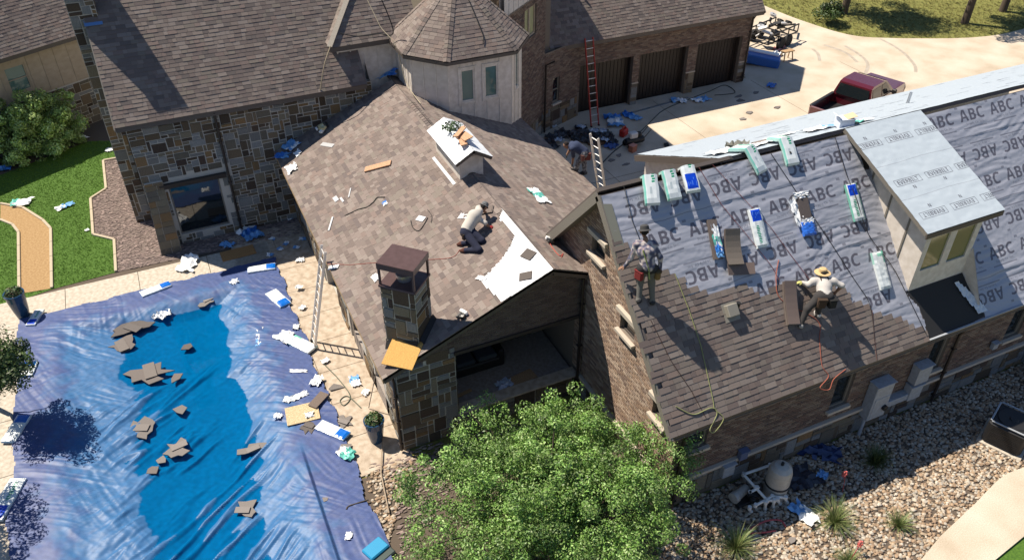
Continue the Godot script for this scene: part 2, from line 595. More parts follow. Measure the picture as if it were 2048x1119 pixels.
func print_text(im: Image, txt: String, at: Vector2, tall: float, flip: bool, col: Color, wide := 1.0) -> void:
	var g := glyphs(txt)
	var s := Vector2(tall * wide, -tall) * (-1.0 if flip else 1.0)
	for k in range(0, g.size(), 3):
		var a := at + g[k] * s
		var b := at + g[k + 1] * s
		var c := at + g[k + 2] * s
		var den := (b - a).cross(c - a)
		if absf(den) < 1e-6: continue
		var lo := a.min(b).min(c)
		var hi := a.max(b).max(c)
		for y in range(maxi(0, int(lo.y)), mini(im.get_height() - 1, int(hi.y) + 1) + 1):
			for x in range(maxi(0, int(lo.x)), mini(im.get_width() - 1, int(hi.x) + 1) + 1):
				var p := Vector2(x + 0.5, y + 0.5)
				var w0 := (b - a).cross(p - a) / den
				var w1 := (c - b).cross(p - b) / den
				var w2 := (a - c).cross(p - c) / den
				if w0 >= -0.01 and w1 >= -0.01 and w2 >= -0.01: im.set_pixel(x, y, col)

func _ready() -> void:
	rng.seed = 7
	# ---- camera, sky, sun, exposure ----
	var cam := Camera3D.new()
	cam.name = "camera"
	cam.position = EYE
	cam.rotation_degrees = Vector3(-36.9, -24.8, 0)
	cam.fov = 38.1
	cam.far = 600.0
	add_child(cam)
	cam.current = true
	var sky := ProceduralSkyMaterial.new()
	sky.sky_top_color = Color(0.36, 0.47, 0.64)
	sky.sky_horizon_color = Color(0.68, 0.75, 0.84)
	sky.ground_horizon_color = Color(0.5, 0.5, 0.44)
	sky.ground_bottom_color = Color(0.3, 0.28, 0.24)
	sky.sky_curve = 0.16
	var env := Environment.new()
	env.background_mode = Environment.BG_SKY
	env.sky = Sky.new()
	env.sky.sky_material = sky
	env.background_energy_multiplier = 0.62
	env.tonemap_mode = Environment.TONE_MAPPER_LINEAR
	env.tonemap_exposure = 1.7
	env.sdfgi_enabled = true
	env.ssao_enabled = true
	env.ssil_enabled = true
	var we := WorldEnvironment.new()
	we.name = "surroundings"
	we.environment = env
	add_child(we)
	var sun := DirectionalLight3D.new()
	sun.name = "sun"
	sun.light_energy = 1.5
	sun.light_color = Color(1.0, 0.955, 0.89)
	sun.light_angular_distance = 0.53
	sun.shadow_enabled = true
	add_child(sun)
	sun.look_at_from_position(Vector3.ZERO, Vector3(0.41, -1.0, 0.50), Vector3.UP)
	materials()
	terrain()
	pool()
	left_wing()
	angled_house()
	porch_wing()
	turret()
	rear_wings()
	garage()
	right_wing()
	roof_cargo()
	yard_things()
	people()
	litter()
	plants()

func materials() -> void:
	var grain := ntex(0.06, 3, Color(0.82, 0.82, 0.82), Color(1, 1, 1), null, 512)
	var fine := ntex(0.25, 4, Color(0.74, 0.74, 0.74), Color(1, 1, 1), null, 512)
	var blot := ntex(0.012, 5, Color(0.88, 0.87, 0.85), Color(1, 1, 1), null, 512)
	var bumps := ntex(0.2, 6, Color.BLACK, Color.WHITE)
	var m := mat("shingle", Color.WHITE, 0.95, fine, 1.6, true)
	relief(m, bumps, 0.25)
	m = mat("brick", Color.WHITE, 0.93, grain, 3.0, true)
	m = mat("stone", Color.WHITE, 0.9, ntex(0.03, 8, Color(0.80, 0.78, 0.75), Color(1, 1, 1)), 1.3, true)
	relief(m, bumps, 0.6)
	mat("mortar", srgb(0.27, 0.24, 0.20), 0.95, grain, 2.0)
	mat("brick_mortar", srgb(0.22, 0.185, 0.15), 0.95, grain, 2.0)
	mat("stone_mortar", srgb(0.56, 0.53, 0.47), 0.95, grain, 2.0)
	mat("deck", srgb(0.12, 0.10, 0.09), 0.95)
	mat("felt", srgb(0.020, 0.020, 0.022), 0.8, grain, 1.0)
	mat("cream", srgb(0.70, 0.645, 0.59), 0.75, blot, 0.6)
	mat("cream_trim", srgb(0.72, 0.67, 0.61), 0.7, blot, 0.7)
	mat("tan_siding", srgb(0.42, 0.35, 0.27), 0.8, blot, 0.6)
	mat("limestone", srgb(0.56, 0.49, 0.40), 0.85, grain, 1.2)
	mat("fascia", srgb(0.085, 0.070, 0.060), 0.6)
	mat("fascia_light", srgb(0.22, 0.20, 0.17), 0.7, grain, 0.8)
	mat("drip_edge", srgb(0.20, 0.20, 0.16), 0.6)
	mat("soffit", srgb(0.16, 0.135, 0.11), 0.8)
	mat("dark_metal", srgb(0.035, 0.028, 0.025), 0.45, null, 1.0, false, 0.3)
	mat("hood_metal", srgb(0.105, 0.062, 0.060), 0.42, blot, 0.8, false, 0.25)
	mat("galvanised", srgb(0.55, 0.57, 0.60), 0.38, grain, 2.0, false, 0.8)
	mat("aluminium", srgb(0.70, 0.69, 0.67), 0.4, null, 1.0, false, 0.55)
	mat("red_glassfibre", srgb(0.42, 0.035, 0.03), 0.45)
	mat("door_wood", srgb(0.014, 0.007, 0.0055), 0.5, ntex(0.05, 12, Color(0.55, 0.55, 0.55), Color.WHITE), 0.9)
	var gl := mat("glass", srgb(0.010, 0.015, 0.018), 0.04)
	gl.metallic_specular = 0.85
	gl = mat("green_glass", srgb(0.085, 0.17, 0.16), 0.05)
	gl.metallic_specular = 0.85
	gl = mat("blind_glass", srgb(0.36, 0.37, 0.20), 0.25)
	gl.metallic_specular = 0.6
	var con := mat("concrete", srgb(0.66, 0.59, 0.50), 0.9, ntex(0.008, 20, Color(0.86, 0.84, 0.80), Color(1, 1, 1), Color(0.95, 0.94, 0.92)), 0.11)
	con.detail_enabled = true
	con.detail_albedo = ntex(0.09, 21, Color(0.84, 0.82, 0.79), Color(1, 1, 1))
	con.detail_blend_mode = BaseMaterial3D.BLEND_MODE_MUL
	con.detail_uv_layer = BaseMaterial3D.DETAIL_UV_2
	con.uv2_triplanar = true; con.uv2_world_triplanar = true
	con.uv2_scale = Vector3.ONE * 0.55
	var slab := mat("patio", srgb(0.51, 0.45, 0.37), 0.9, ntex(0.02, 22, Color(0.78, 0.74, 0.70), Color(1, 1, 1), Color(0.92, 0.89, 0.86)), 0.35)
	relief(slab, bumps, 0.3)
	mat("walk", srgb(0.56, 0.51, 0.43), 0.9, ntex(0.03, 23, Color(0.80, 0.78, 0.75), Color(1, 1, 1)), 0.4)
	mat("joint", srgb(0.16, 0.13, 0.10), 0.95)
	mat("dry_grass", srgb(0.22, 0.205, 0.075), 0.95, ntex(0.035, 24, Color(0.62, 0.70, 0.50), Color(1, 0.98, 0.88), Color(0.85, 0.88, 0.7)), 0.3)
	mat("turf", srgb(0.085, 0.17, 0.016), 0.95, ntex(0.05, 25, Color(0.62, 0.70, 0.6), Color(1, 1, 1)), 0.5)
	mat("blade", Color.WHITE, 0.8, null, 1.0, true)
	mat("mulch", srgb(0.20, 0.155, 0.135), 0.98, fine, 1.0)
	mat("soil", srgb(0.13, 0.10, 0.075), 0.98, fine, 0.6)
	mat("sand", srgb(0.41, 0.275, 0.135), 0.98, ntex(0.04, 26, Color(0.80, 0.76, 0.70), Color(1, 1, 1)), 0.5)
	mat("border", srgb(0.52, 0.44, 0.32), 0.9, grain, 1.0)
	mat("pebble", Color.WHITE, 0.85, grain, 5.0, true)
	mat("paint", Color.WHITE, 0.6, null, 1.0, true)
	mat("matte", Color.WHITE, 0.92, null, 1.0, true)
	mat("cloth", Color.WHITE, 0.95, grain, 6.0, true)
	mat("plastic", Color.WHITE, 0.38, null, 1.0, true)
	mat("plywood", srgb(0.52, 0.36, 0.21), 0.85, ntex(0.03, 27, Color(0.72, 0.66, 0.58), Color(1, 1, 1)), 1.5)
	mat("osb", srgb(0.60, 0.37, 0.115), 0.85, ntex(0.05, 28, Color(0.42, 0.36, 0.28), Color(1, 1, 1), Color(0.95, 0.92, 0.86)), 1.6)
	mat("bark", srgb(0.10, 0.075, 0.055), 0.95, grain, 2.0)
	var lf := mat("leaf", Color.WHITE, 0.5, null, 1.0, true)
	lf.backlight_enabled = true
	lf.backlight = Color(0.3, 0.36, 0.08)
	mat("blue_glaze", srgb(0.018, 0.060, 0.13), 0.18, blot, 2.0)
	var car := mat("maroon_paint", srgb(0.085, 0.007, 0.014), 0.22)
	car.clearcoat_enabled = true
	car.clearcoat_roughness = 0.05
	mat("black_plastic", srgb(0.012, 0.012, 0.013), 0.55)
	mat("rubber", srgb(0.014, 0.014, 0.015), 0.85)
	mat("grey_paint", srgb(0.36, 0.39, 0.43), 0.5, blot, 1.2)
	mat("pvc", srgb(0.68, 0.67, 0.63), 0.45)
	mat("tank", srgb(0.50, 0.47, 0.42), 0.45, blot, 1.2)
	mat("white_membrane", srgb(0.76, 0.78, 0.80), 0.6, ntex(0.05, 31, Color(0.84, 0.86, 0.88), Color(1, 1, 1)), 0.8)
	mat("cushion", srgb(0.06, 0.075, 0.095), 0.95, grain, 3.0)

func terrain() -> void:
	var gr := Geo.new()   # one sheet to the horizon, open where the pool is dug
	for q in [[-260, 380, -330, -24.4], [-260, 380, -11.0, 60], [-260, -5.2, -24.4, -11.0], [1.1, 380, -24.4, -11.0]]:
		gr.quad(Vector3(q[0], -0.02, q[3]), Vector3(q[1], -0.02, q[3]), Vector3(q[1], -0.02, q[2]), Vector3(q[0], -0.02, q[2]))
	struct("ground", gr, M.dry_grass)
	# driveway: court in front of the garage doors, curving off to the right
	var pts := PackedVector2Array([Vector2(9.2, -16.0), Vector2(9.2, -31.4), Vector2(28.0, -31.4), Vector2(27.9, -70), Vector2(36.6, -70)])
	var edge := Curve2D.new()
	for p in [Vector2(36.2, -42), Vector2(36.24, -40.11), Vector2(36.51, -37.14), Vector2(37.44, -33.90), Vector2(39.66, -32.25), Vector2(43.73, -30.55), Vector2(47.54, -30.32), Vector2(56, -31.5), Vector2(70, -36)]: edge.add_point(p)
	for k in edge.point_count:
		if k > 0 and k < edge.point_count - 1:
			var d := (edge.get_point_position(k + 1) - edge.get_point_position(k - 1)) * 0.16
			edge.set_point_in(k, -d); edge.set_point_out(k, d)
	for p in edge.tessellate(4, 3.0): pts.append(p)
	pts.append_array([Vector2(90, -36), Vector2(90, -12.0), Vector2(30, -12.0), Vector2(30, -16.0)])
	struct("driveway", ground(pts, 0.02), M.concrete)
	var jn := Geo.new()
	for x in [16.4, 22.0, 28.0, 34.0]: jn.bar(Vector3(x, 0.022, -31.0), Vector3(x, 0.022, -16.2), 0.02, 0.006)
	for z in [-25.2, -19.5]: jn.bar(Vector3(12.7, 0.0225, z), Vector3(40.0, 0.0225, z), 0.02, 0.006)
	put(get_node("driveway"), "expansion_joint", jn, M.joint)
	var tyre := Geo.new()   # rubber marks left on the concrete
	for a in [[Vector3(35.92, 0.00, -32.68), Vector3(35.65, 0.00, -31.16), Vector3(35.06, 0.00, -30.03), Vector3(33.91, 0.00, -29.06)], [Vector3(38.55, 0.00, -32.68), Vector3(38.29, 0.00, -30.92), Vector3(37.42, 0.00, -29.09), Vector3(36.61, 0.00, -28.18)], [Vector3(34.95, 0.00, -33.30), Vector3(35.22, 0.00, -31.93), Vector3(34.80, 0.00, -30.53)], [Vector3(33.93, 0.00, -33.10), Vector3(33.70, 0.00, -32.39), Vector3(33.09, 0.00, -31.55)]]:
		var cv := Curve3D.new()
		for k in a.size():
			var d: Vector3 = (a[mini(k + 1, a.size() - 1)] - a[maxi(k - 1, 0)]) * 0.2
			cv.add_point(a[k], -d, d)
		var q := cv.tessellate(4, 4.0)
		for k in q.size() - 1:
			var s := (q[k + 1] - q[k]).cross(Vector3.UP).normalized() * 0.09
			var u := Vector3.UP * 0.0245
			tyre.quad(q[k] - s + u, q[k] + s + u, q[k + 1] + s + u, q[k + 1] - s + u)
	put(get_node("driveway"), "tyre_mark", tyre, mat("tyre_rubber", srgb(0.40, 0.36, 0.31), 0.9, M.concrete.albedo_texture, 0.6))
	# left garden
	struct("soil_bed", ground(PackedVector2Array([Vector2(-14, -26.2), Vector2(4.2, -26.2), Vector2(4.2, -48), Vector2(-14, -48)]), -0.004), M.soil)
	var lawn := PackedVector2Array([Vector2(-14, -26.35), Vector2(-6.61, -24.22), Vector2(-6.09, -26.50), Vector2(-5.08, -26.71), Vector2(-3.02, -26.84), Vector2(-2.97, -29.04), Vector2(-3.67, -29.74), Vector2(-3.65, -32.60), Vector2(-3.04, -33.18), Vector2(-3.02, -35.80), Vector2(-2.33, -35.78), Vector2(-2.22, -37.49), Vector2(-3.46, -38.06), Vector2(-7.03, -36.31), Vector2(-14, -35)])
	struct("artificial_lawn", ground(lawn, 0.010), M.turf)
	var court := PackedVector2Array([Vector2(-6.94, -33.70), Vector2(-6.12, -32.99), Vector2(-5.40, -31.65), Vector2(-5.12, -30.86), Vector2(-5.11, -26.75), Vector2(-6.12, -26.88), Vector2(-6.23, -31.10), Vector2(-6.45, -31.78), Vector2(-6.90, -32.38)])
	struct("sand_court", ground(court, 0.020), M.sand)
	var bd := thing("court_border", "pale timber edging around the sandy court in the lawn", "edging", Vector3(-5.11, 0.00, -26.75))
	edging(bd, [Vector3(-6.94, 0.00, -33.70), Vector3(-6.12, 0.00, -32.99), Vector3(-5.40, 0.00, -31.65), Vector3(-5.12, 0.00, -30.86), Vector3(-5.11, 0.00, -26.75)])
	edging(bd, [Vector3(-6.90, 0.00, -32.38), Vector3(-6.45, 0.00, -31.78), Vector3(-6.23, 0.00, -31.10), Vector3(-6.12, 0.00, -26.88)])
	var bed := PackedVector2Array([Vector2(-3.04, -26.85), Vector2(-2.97, -29.04), Vector2(-3.67, -29.74), Vector2(-3.65, -32.60), Vector2(-3.04, -33.18), Vector2(-3.02, -35.80), Vector2(-2.12, -35.98), Vector2(-0.62, -34.30), Vector2(4.2, -27.7), Vector2(4.2, -26.5)])
	struct("mulch_bed", ground(bed, 0.012), M.mulch)
	var be := thing("bed_border", "pale stone edging between the lawn and the mulch bed", "edging", Vector3(-2.97, 0.00, -29.04))
	edging(be, [Vector3(-3.04, 0.00, -26.85), Vector3(-2.97, 0.00, -29.04), Vector3(-3.67, 0.00, -29.74), Vector3(-3.65, 0.00, -32.60), Vector3(-3.04, 0.00, -33.18), Vector3(-3.02, 0.00, -35.80), Vector3(-2.33, 0.00, -35.78)])
	# pool deck: walkway at the top, patio strip at the right
	var walk := thing("pool_walk", "pale concrete slab walkway along the far edge of the tarp", "walkway", Vector3(-2, 0, -26))
	var cuts := [-9.0, -6.9, -4.7, -2.35, 0.0, 2.2]
	for k in 5:
		var g := Geo.new()
		g.box(Transform3D(Basis(), Vector3((cuts[k] + cuts[k + 1]) / 2, -0.03, -25.72)), Vector3(cuts[k + 1] - cuts[k] - 0.015, 0.1, 1.62), Color.WHITE, 0.008)
		wput(walk, "slab", g, M.walk)
	var lw := Geo.new()
	for k in 6:
		lw.box(Transform3D(Basis(), Vector3(-6.3, -0.03, -23.8 + k * 2.2)), Vector3(1.0, 0.1, 2.185), Color.WHITE, 0.008)
	wput(walk, "slab", lw, M.walk)
	var patio := thing("patio", "tan stamped concrete patio strip between the tarp and the porch", "patio", Vector3(3, 0, -20))
	var r := RandomNumberGenerator.new()
	r.seed = 41
	for row in 9:
		var z0 := -27.4 + row * 1.45
		var z1 := minf(z0 + 1.45, -14.35)
		if z1 - z0 < 0.2: continue
		var xs := [0.9, 2.25 + r.randf_range(-0.3, 0.3), 3.72]
		for k in 2:
			var g := Geo.new()
			g.box(Transform3D(Basis(), Vector3((xs[k] + xs[k + 1]) / 2, -0.025, (z0 + z1) / 2)), Vector3(xs[k + 1] - xs[k] - 0.012, 0.09, z1 - z0 - 0.012), Color.WHITE, 0.006)
			wput(patio, "paving_slab", g, M.patio)
	# right: river rock, path, lawn corner; and the planting bed under the tree
	struct("rock_bed", ground(PackedVector2Array([Vector2(9.0, -10.1), Vector2(40, -10.1), Vector2(40, -4.4), Vector2(1.6, -4.4), Vector2(1.6, -14.3), Vector2(9.0, -14.3)]), 0.0), M.soil)
	var path := PackedVector2Array()
	var pc := Curve2D.new()
	for p in [Vector2(13.41, -6.22), Vector2(14.61, -6.58), Vector2(16.20, -6.92), Vector2(18.36, -7.20), Vector2(22, -5.9), Vector2(30, -5.2)]: pc.add_point(p)
	for k in range(1, pc.point_count - 1):
		var d := (pc.get_point_position(k + 1) - pc.get_point_position(k - 1)) * 0.16
		pc.set_point_in(k, -d); pc.set_point_out(k, d)
	for p in pc.tessellate(4, 3.0): path.append(p)
	path.append_array([Vector2(30, -3.0), Vector2(20, -4.0), Vector2(16.49, -5.72), Vector2(15.08, -5.52)])
	var pg := Geo.new()
	pg.poly(path, func(p: Vector2): return Vector3(p.x, 0.09, p.y))
	for k in path.size():
		var a := path[k]
		var b := path[(k + 1) % path.size()]
		pg.quad(Vector3(a.x, -0.02, a.y), Vector3(b.x, -0.02, b.y), Vector3(b.x, 0.09, b.y), Vector3(a.x, 0.09, a.y))
	struct("garden_path", pg, M.concrete)
	struct("lawn", ground(PackedVector2Array([Vector2(15.08, -5.52), Vector2(16.49, -5.72), Vector2(20, -4.0), Vector2(30, -3.0), Vector2(30, 0), Vector2(12, 0)]), 0.03), M.turf)
	pebbles()
	chips()
	turf_blades()

func edging(th: Node3D, pts: Array) -> void:
	for k in pts.size() - 1:
		var a: Vector3 = pts[k]
		var b: Vector3 = pts[k + 1]
		var n := maxi(1, int(a.distance_to(b) / 0.9))
		for q in n:
			var g := Geo.new()
			var p := a.lerp(b, float(q) / n)
			var e := a.lerp(b, float(q + 1) / n)
			var d := (e - p).normalized() * 0.005
			g.bar(p + d + Vector3.UP * 0.03, e - d + Vector3.UP * 0.03, 0.10, 0.09, Vector3.UP, Color.WHITE, 0.012)
			wput(th, "edging_piece", g, M.border)

func scatter(nm: String, mesh: Mesh, m: Material, list: Array) -> MultiMeshInstance3D:   # list of [Transform3D, Color]
	var mm := MultiMesh.new()
	mm.transform_format = MultiMesh.TRANSFORM_3D
	mm.use_colors = true
	mm.mesh = mesh
	mm.instance_count = list.size()
	for k in list.size():
		mm.set_instance_transform(k, list[k][0])
		mm.set_instance_color(k, list[k][1])
	var o := MultiMeshInstance3D.new()
	o.name = nm
	o.multimesh = mm
	o.material_override = m
	add_child(o)
	stuff(o)
	return o
func rock_mesh(sd: int) -> ArrayMesh:
	var r := RandomNumberGenerator.new()
	r.seed = sd
	var s := SphereMesh.new()
	s.radius = 0.5; s.height = 1.0; s.radial_segments = 7; s.rings = 4
	var a := s.get_mesh_arrays()
	var vs: PackedVector3Array = a[Mesh.ARRAY_VERTEX]
	var nz := noise(0.9, sd, 1)
	for k in vs.size(): vs[k] *= 1.0 + 0.5 * nz.get_noise_3dv(vs[k] * 1.6)
	a[Mesh.ARRAY_VERTEX] = vs
	var cs := PackedColorArray()
	cs.resize(vs.size())
	cs.fill(Color.WHITE)
	a[Mesh.ARRAY_COLOR] = cs
	var m := ArrayMesh.new()
	m.add_surface_from_arrays(Mesh.PRIMITIVE_TRIANGLES, a)
	return m
func pebbles() -> void:
	var r := RandomNumberGenerator.new()
	r.seed = 11
	var cols := [[0.46, 0.36, 0.25], [0.36, 0.25, 0.16], [0.52, 0.44, 0.34], [0.40, 0.36, 0.30], [0.30, 0.21, 0.14], [0.56, 0.50, 0.41], [0.43, 0.30, 0.19]]
	var area := PackedVector2Array([Vector2(9.0, -10.1), Vector2(24, -10.1), Vector2(24, -5.6), Vector2(18.36, -7.20), Vector2(16.20, -6.92), Vector2(14.61, -6.58), Vector2(13.41, -6.22), Vector2(9, -5.6), Vector2(6, -7)])
	var bed := PackedVector2Array([Vector2(1.47, -15.64), Vector2(3.35, -14.87), Vector2(3.67, -14.14), Vector2(2.94, -13.22), Vector2(2.06, -11.70), Vector2(1.95, -11.75), Vector2(2.25, -13.36), Vector2(2.42, -14.81)])
	var list := []
	for k in 27000:
		var p := Vector2(r.randf_range(6, 24), r.randf_range(-10.1, -5.4))
		if k > 25200: p = Vector2(r.randf_range(2.0, 3.9), r.randf_range(-14.4, -10.5))
		if not Geometry2D.is_point_in_polygon(p, area) and not (k > 25200 and Geometry2D.is_point_in_polygon(p, bed)): continue
		var c: Array = cols[r.randi() % 7]
		var s := r.randf_range(0.045, 0.115)
		var b := Basis.from_euler(Vector3(r.randf_range(-0.4, 0.4), r.randf() * TAU, r.randf_range(-0.4, 0.4))).scaled(Vector3(s * r.randf_range(0.9, 1.4), s * 0.62, s))
		list.append([Transform3D(b, Vector3(p.x, s * 0.2, p.y)), Color(c[0], c[1], c[2]) * r.randf_range(0.75, 1.15)])
	var o := scatter("river_rock", rock_mesh(5), M.pebble, list)
	tag(o, "tan and cream river rock covering the bed beside the right house", "gravel")
func chips() -> void:
	var r := RandomNumberGenerator.new()
	r.seed = 12
	var area := PackedVector2Array([Vector2(-3.04, -26.85), Vector2(-2.97, -29.04), Vector2(-3.67, -29.74), Vector2(-3.65, -32.60), Vector2(-3.04, -33.18), Vector2(-3.02, -35.80), Vector2(-2.12, -35.98), Vector2(-0.62, -34.30), Vector2(3.6, -27.7), Vector2(3.6, -26.55)])
	var soil := PackedVector2Array([Vector2(2.48, -14.79), Vector2(3.47, -14.81), Vector2(4.84, -14.57), Vector2(6.33, -14.50), Vector2(8.67, -14.39), Vector2(8.89, -13.32), Vector2(4.11, -12.68), Vector2(2.39, -11.55), Vector2(2.92, -13.57)])
	var list := []
	for k in 16000:
		var p := Vector2(r.randf_range(-5.5, 3.6), r.randf_range(-36, -26.5))
		if k > 12000: p = Vector2(r.randf_range(2, 9), r.randf_range(-14.7, -9.5))
		if not Geometry2D.is_point_in_polygon(p, soil if k > 12000 else area): continue
		var t := r.randf_range(0.7, 1.9)
		var b := Basis.from_euler(Vector3(r.randf_range(-0.5, 0.5), r.randf() * TAU, r.randf_range(-0.5, 0.5))).scaled(Vector3(r.randf_range(0.05, 0.13), 0.02, r.randf_range(0.02, 0.045)))
		list.append([Transform3D(b, Vector3(p.x, 0.02, p.y)), Color(0.22, 0.165, 0.145) * t])
	var g := Geo.new()
	g.box(Transform3D(), Vector3.ONE)
	var o := scatter("mulch_chips", g.mesh(), M.pebble, list)
	tag(o, "brown shredded bark mulch lying in the planting beds", "mulch")
func turf_blades() -> void:
	var r := RandomNumberGenerator.new()
	r.seed = 13
	var lawn := PackedVector2Array([Vector2(-9, -26.4), Vector2(-5.08, -26.71), Vector2(-3.02, -26.84), Vector2(-2.97, -29.04), Vector2(-3.67, -29.74), Vector2(-3.65, -32.60), Vector2(-3.04, -33.18), Vector2(-3.02, -35.80), Vector2(-2.33, -35.78), Vector2(-2.22, -37.49), Vector2(-3.46, -38.06), Vector2(-7.03, -36.31), Vector2(-9, -35)])
	var court := PackedVector2Array([Vector2(-6.94, -33.70), Vector2(-6.12, -32.99), Vector2(-5.40, -31.65), Vector2(-5.12, -30.86), Vector2(-5.11, -26.75), Vector2(-6.12, -26.88), Vector2(-6.23, -31.10), Vector2(-6.45, -31.78), Vector2(-6.90, -32.38), Vector2(-6.94, -33.70)])
	var g := Geo.new()
	for k in 5:
		var a := TAU * k / 5.0 + 0.3
		var o := Vector3(cos(a), 0, sin(a)) * 0.3
		var s := Vector3(-sin(a), 0, cos(a)) * 0.09
		g.tri(o - s, o + s, o * 1.9 + Vector3.UP * (0.8 + 0.1 * k))
	var list := []
	var nz := noise(0.35, 14)
	for k in 32000:
		var p := Vector2(r.randf_range(-9, -2), r.randf_range(-38, -25.5))
		if not Geometry2D.is_point_in_polygon(p, lawn) or Geometry2D.is_point_in_polygon(p, court): continue
		var t := 0.9 + 0.35 * nz.get_noise_2d(p.x, p.y) + r.randf_range(-0.25, 0.25)
		list.append([Transform3D(Basis(Vector3.UP, r.randf() * TAU).scaled(Vector3(0.05, 0.035, 0.05)), Vector3(p.x, 0.01, p.y)), Color(0.14, 0.265, 0.024) * t])
	var o := scatter("turf_grass", g.mesh(), M.blade, list)
	tag(o, "short green artificial grass on the lawn left of the house", "grass")
	list = []
	for k in 26000:
		var p := Vector2(r.randf_range(34, 75), r.randf_range(-75, -30))
		if r.randf() < 0.3: p = Vector2(r.randf_range(36, 58), r.randf_range(-50, -30))
		var t := 0.8 + 0.5 * nz.get_noise_2d(p.x, p.y) + r.randf_range(-0.3, 0.3)
		if Geometry2D.is_point_in_polygon(p, PackedVector2Array([Vector2(30, -80), Vector2(36.6, -70), Vector2(36.24, -40.11), Vector2(36.51, -37.14), Vector2(37.44, -33.90), Vector2(39.66, -32.25), Vector2(43.73, -30.55), Vector2(47.54, -30.32), Vector2(80, -40), Vector2(80, -20), Vector2(30, -20)])): continue
		list.append([Transform3D(Basis(Vector3.UP, r.randf() * TAU).scaled(Vector3(0.16, 0.09, 0.16)), Vector3(p.x, -0.02, p.y)), Color(0.27, 0.25, 0.085) * t])
	o = scatter("dry_lawn_grass", g.mesh(), M.blade, list)
	tag(o, "dry yellowish grass on the lawn beyond the driveway", "grass")

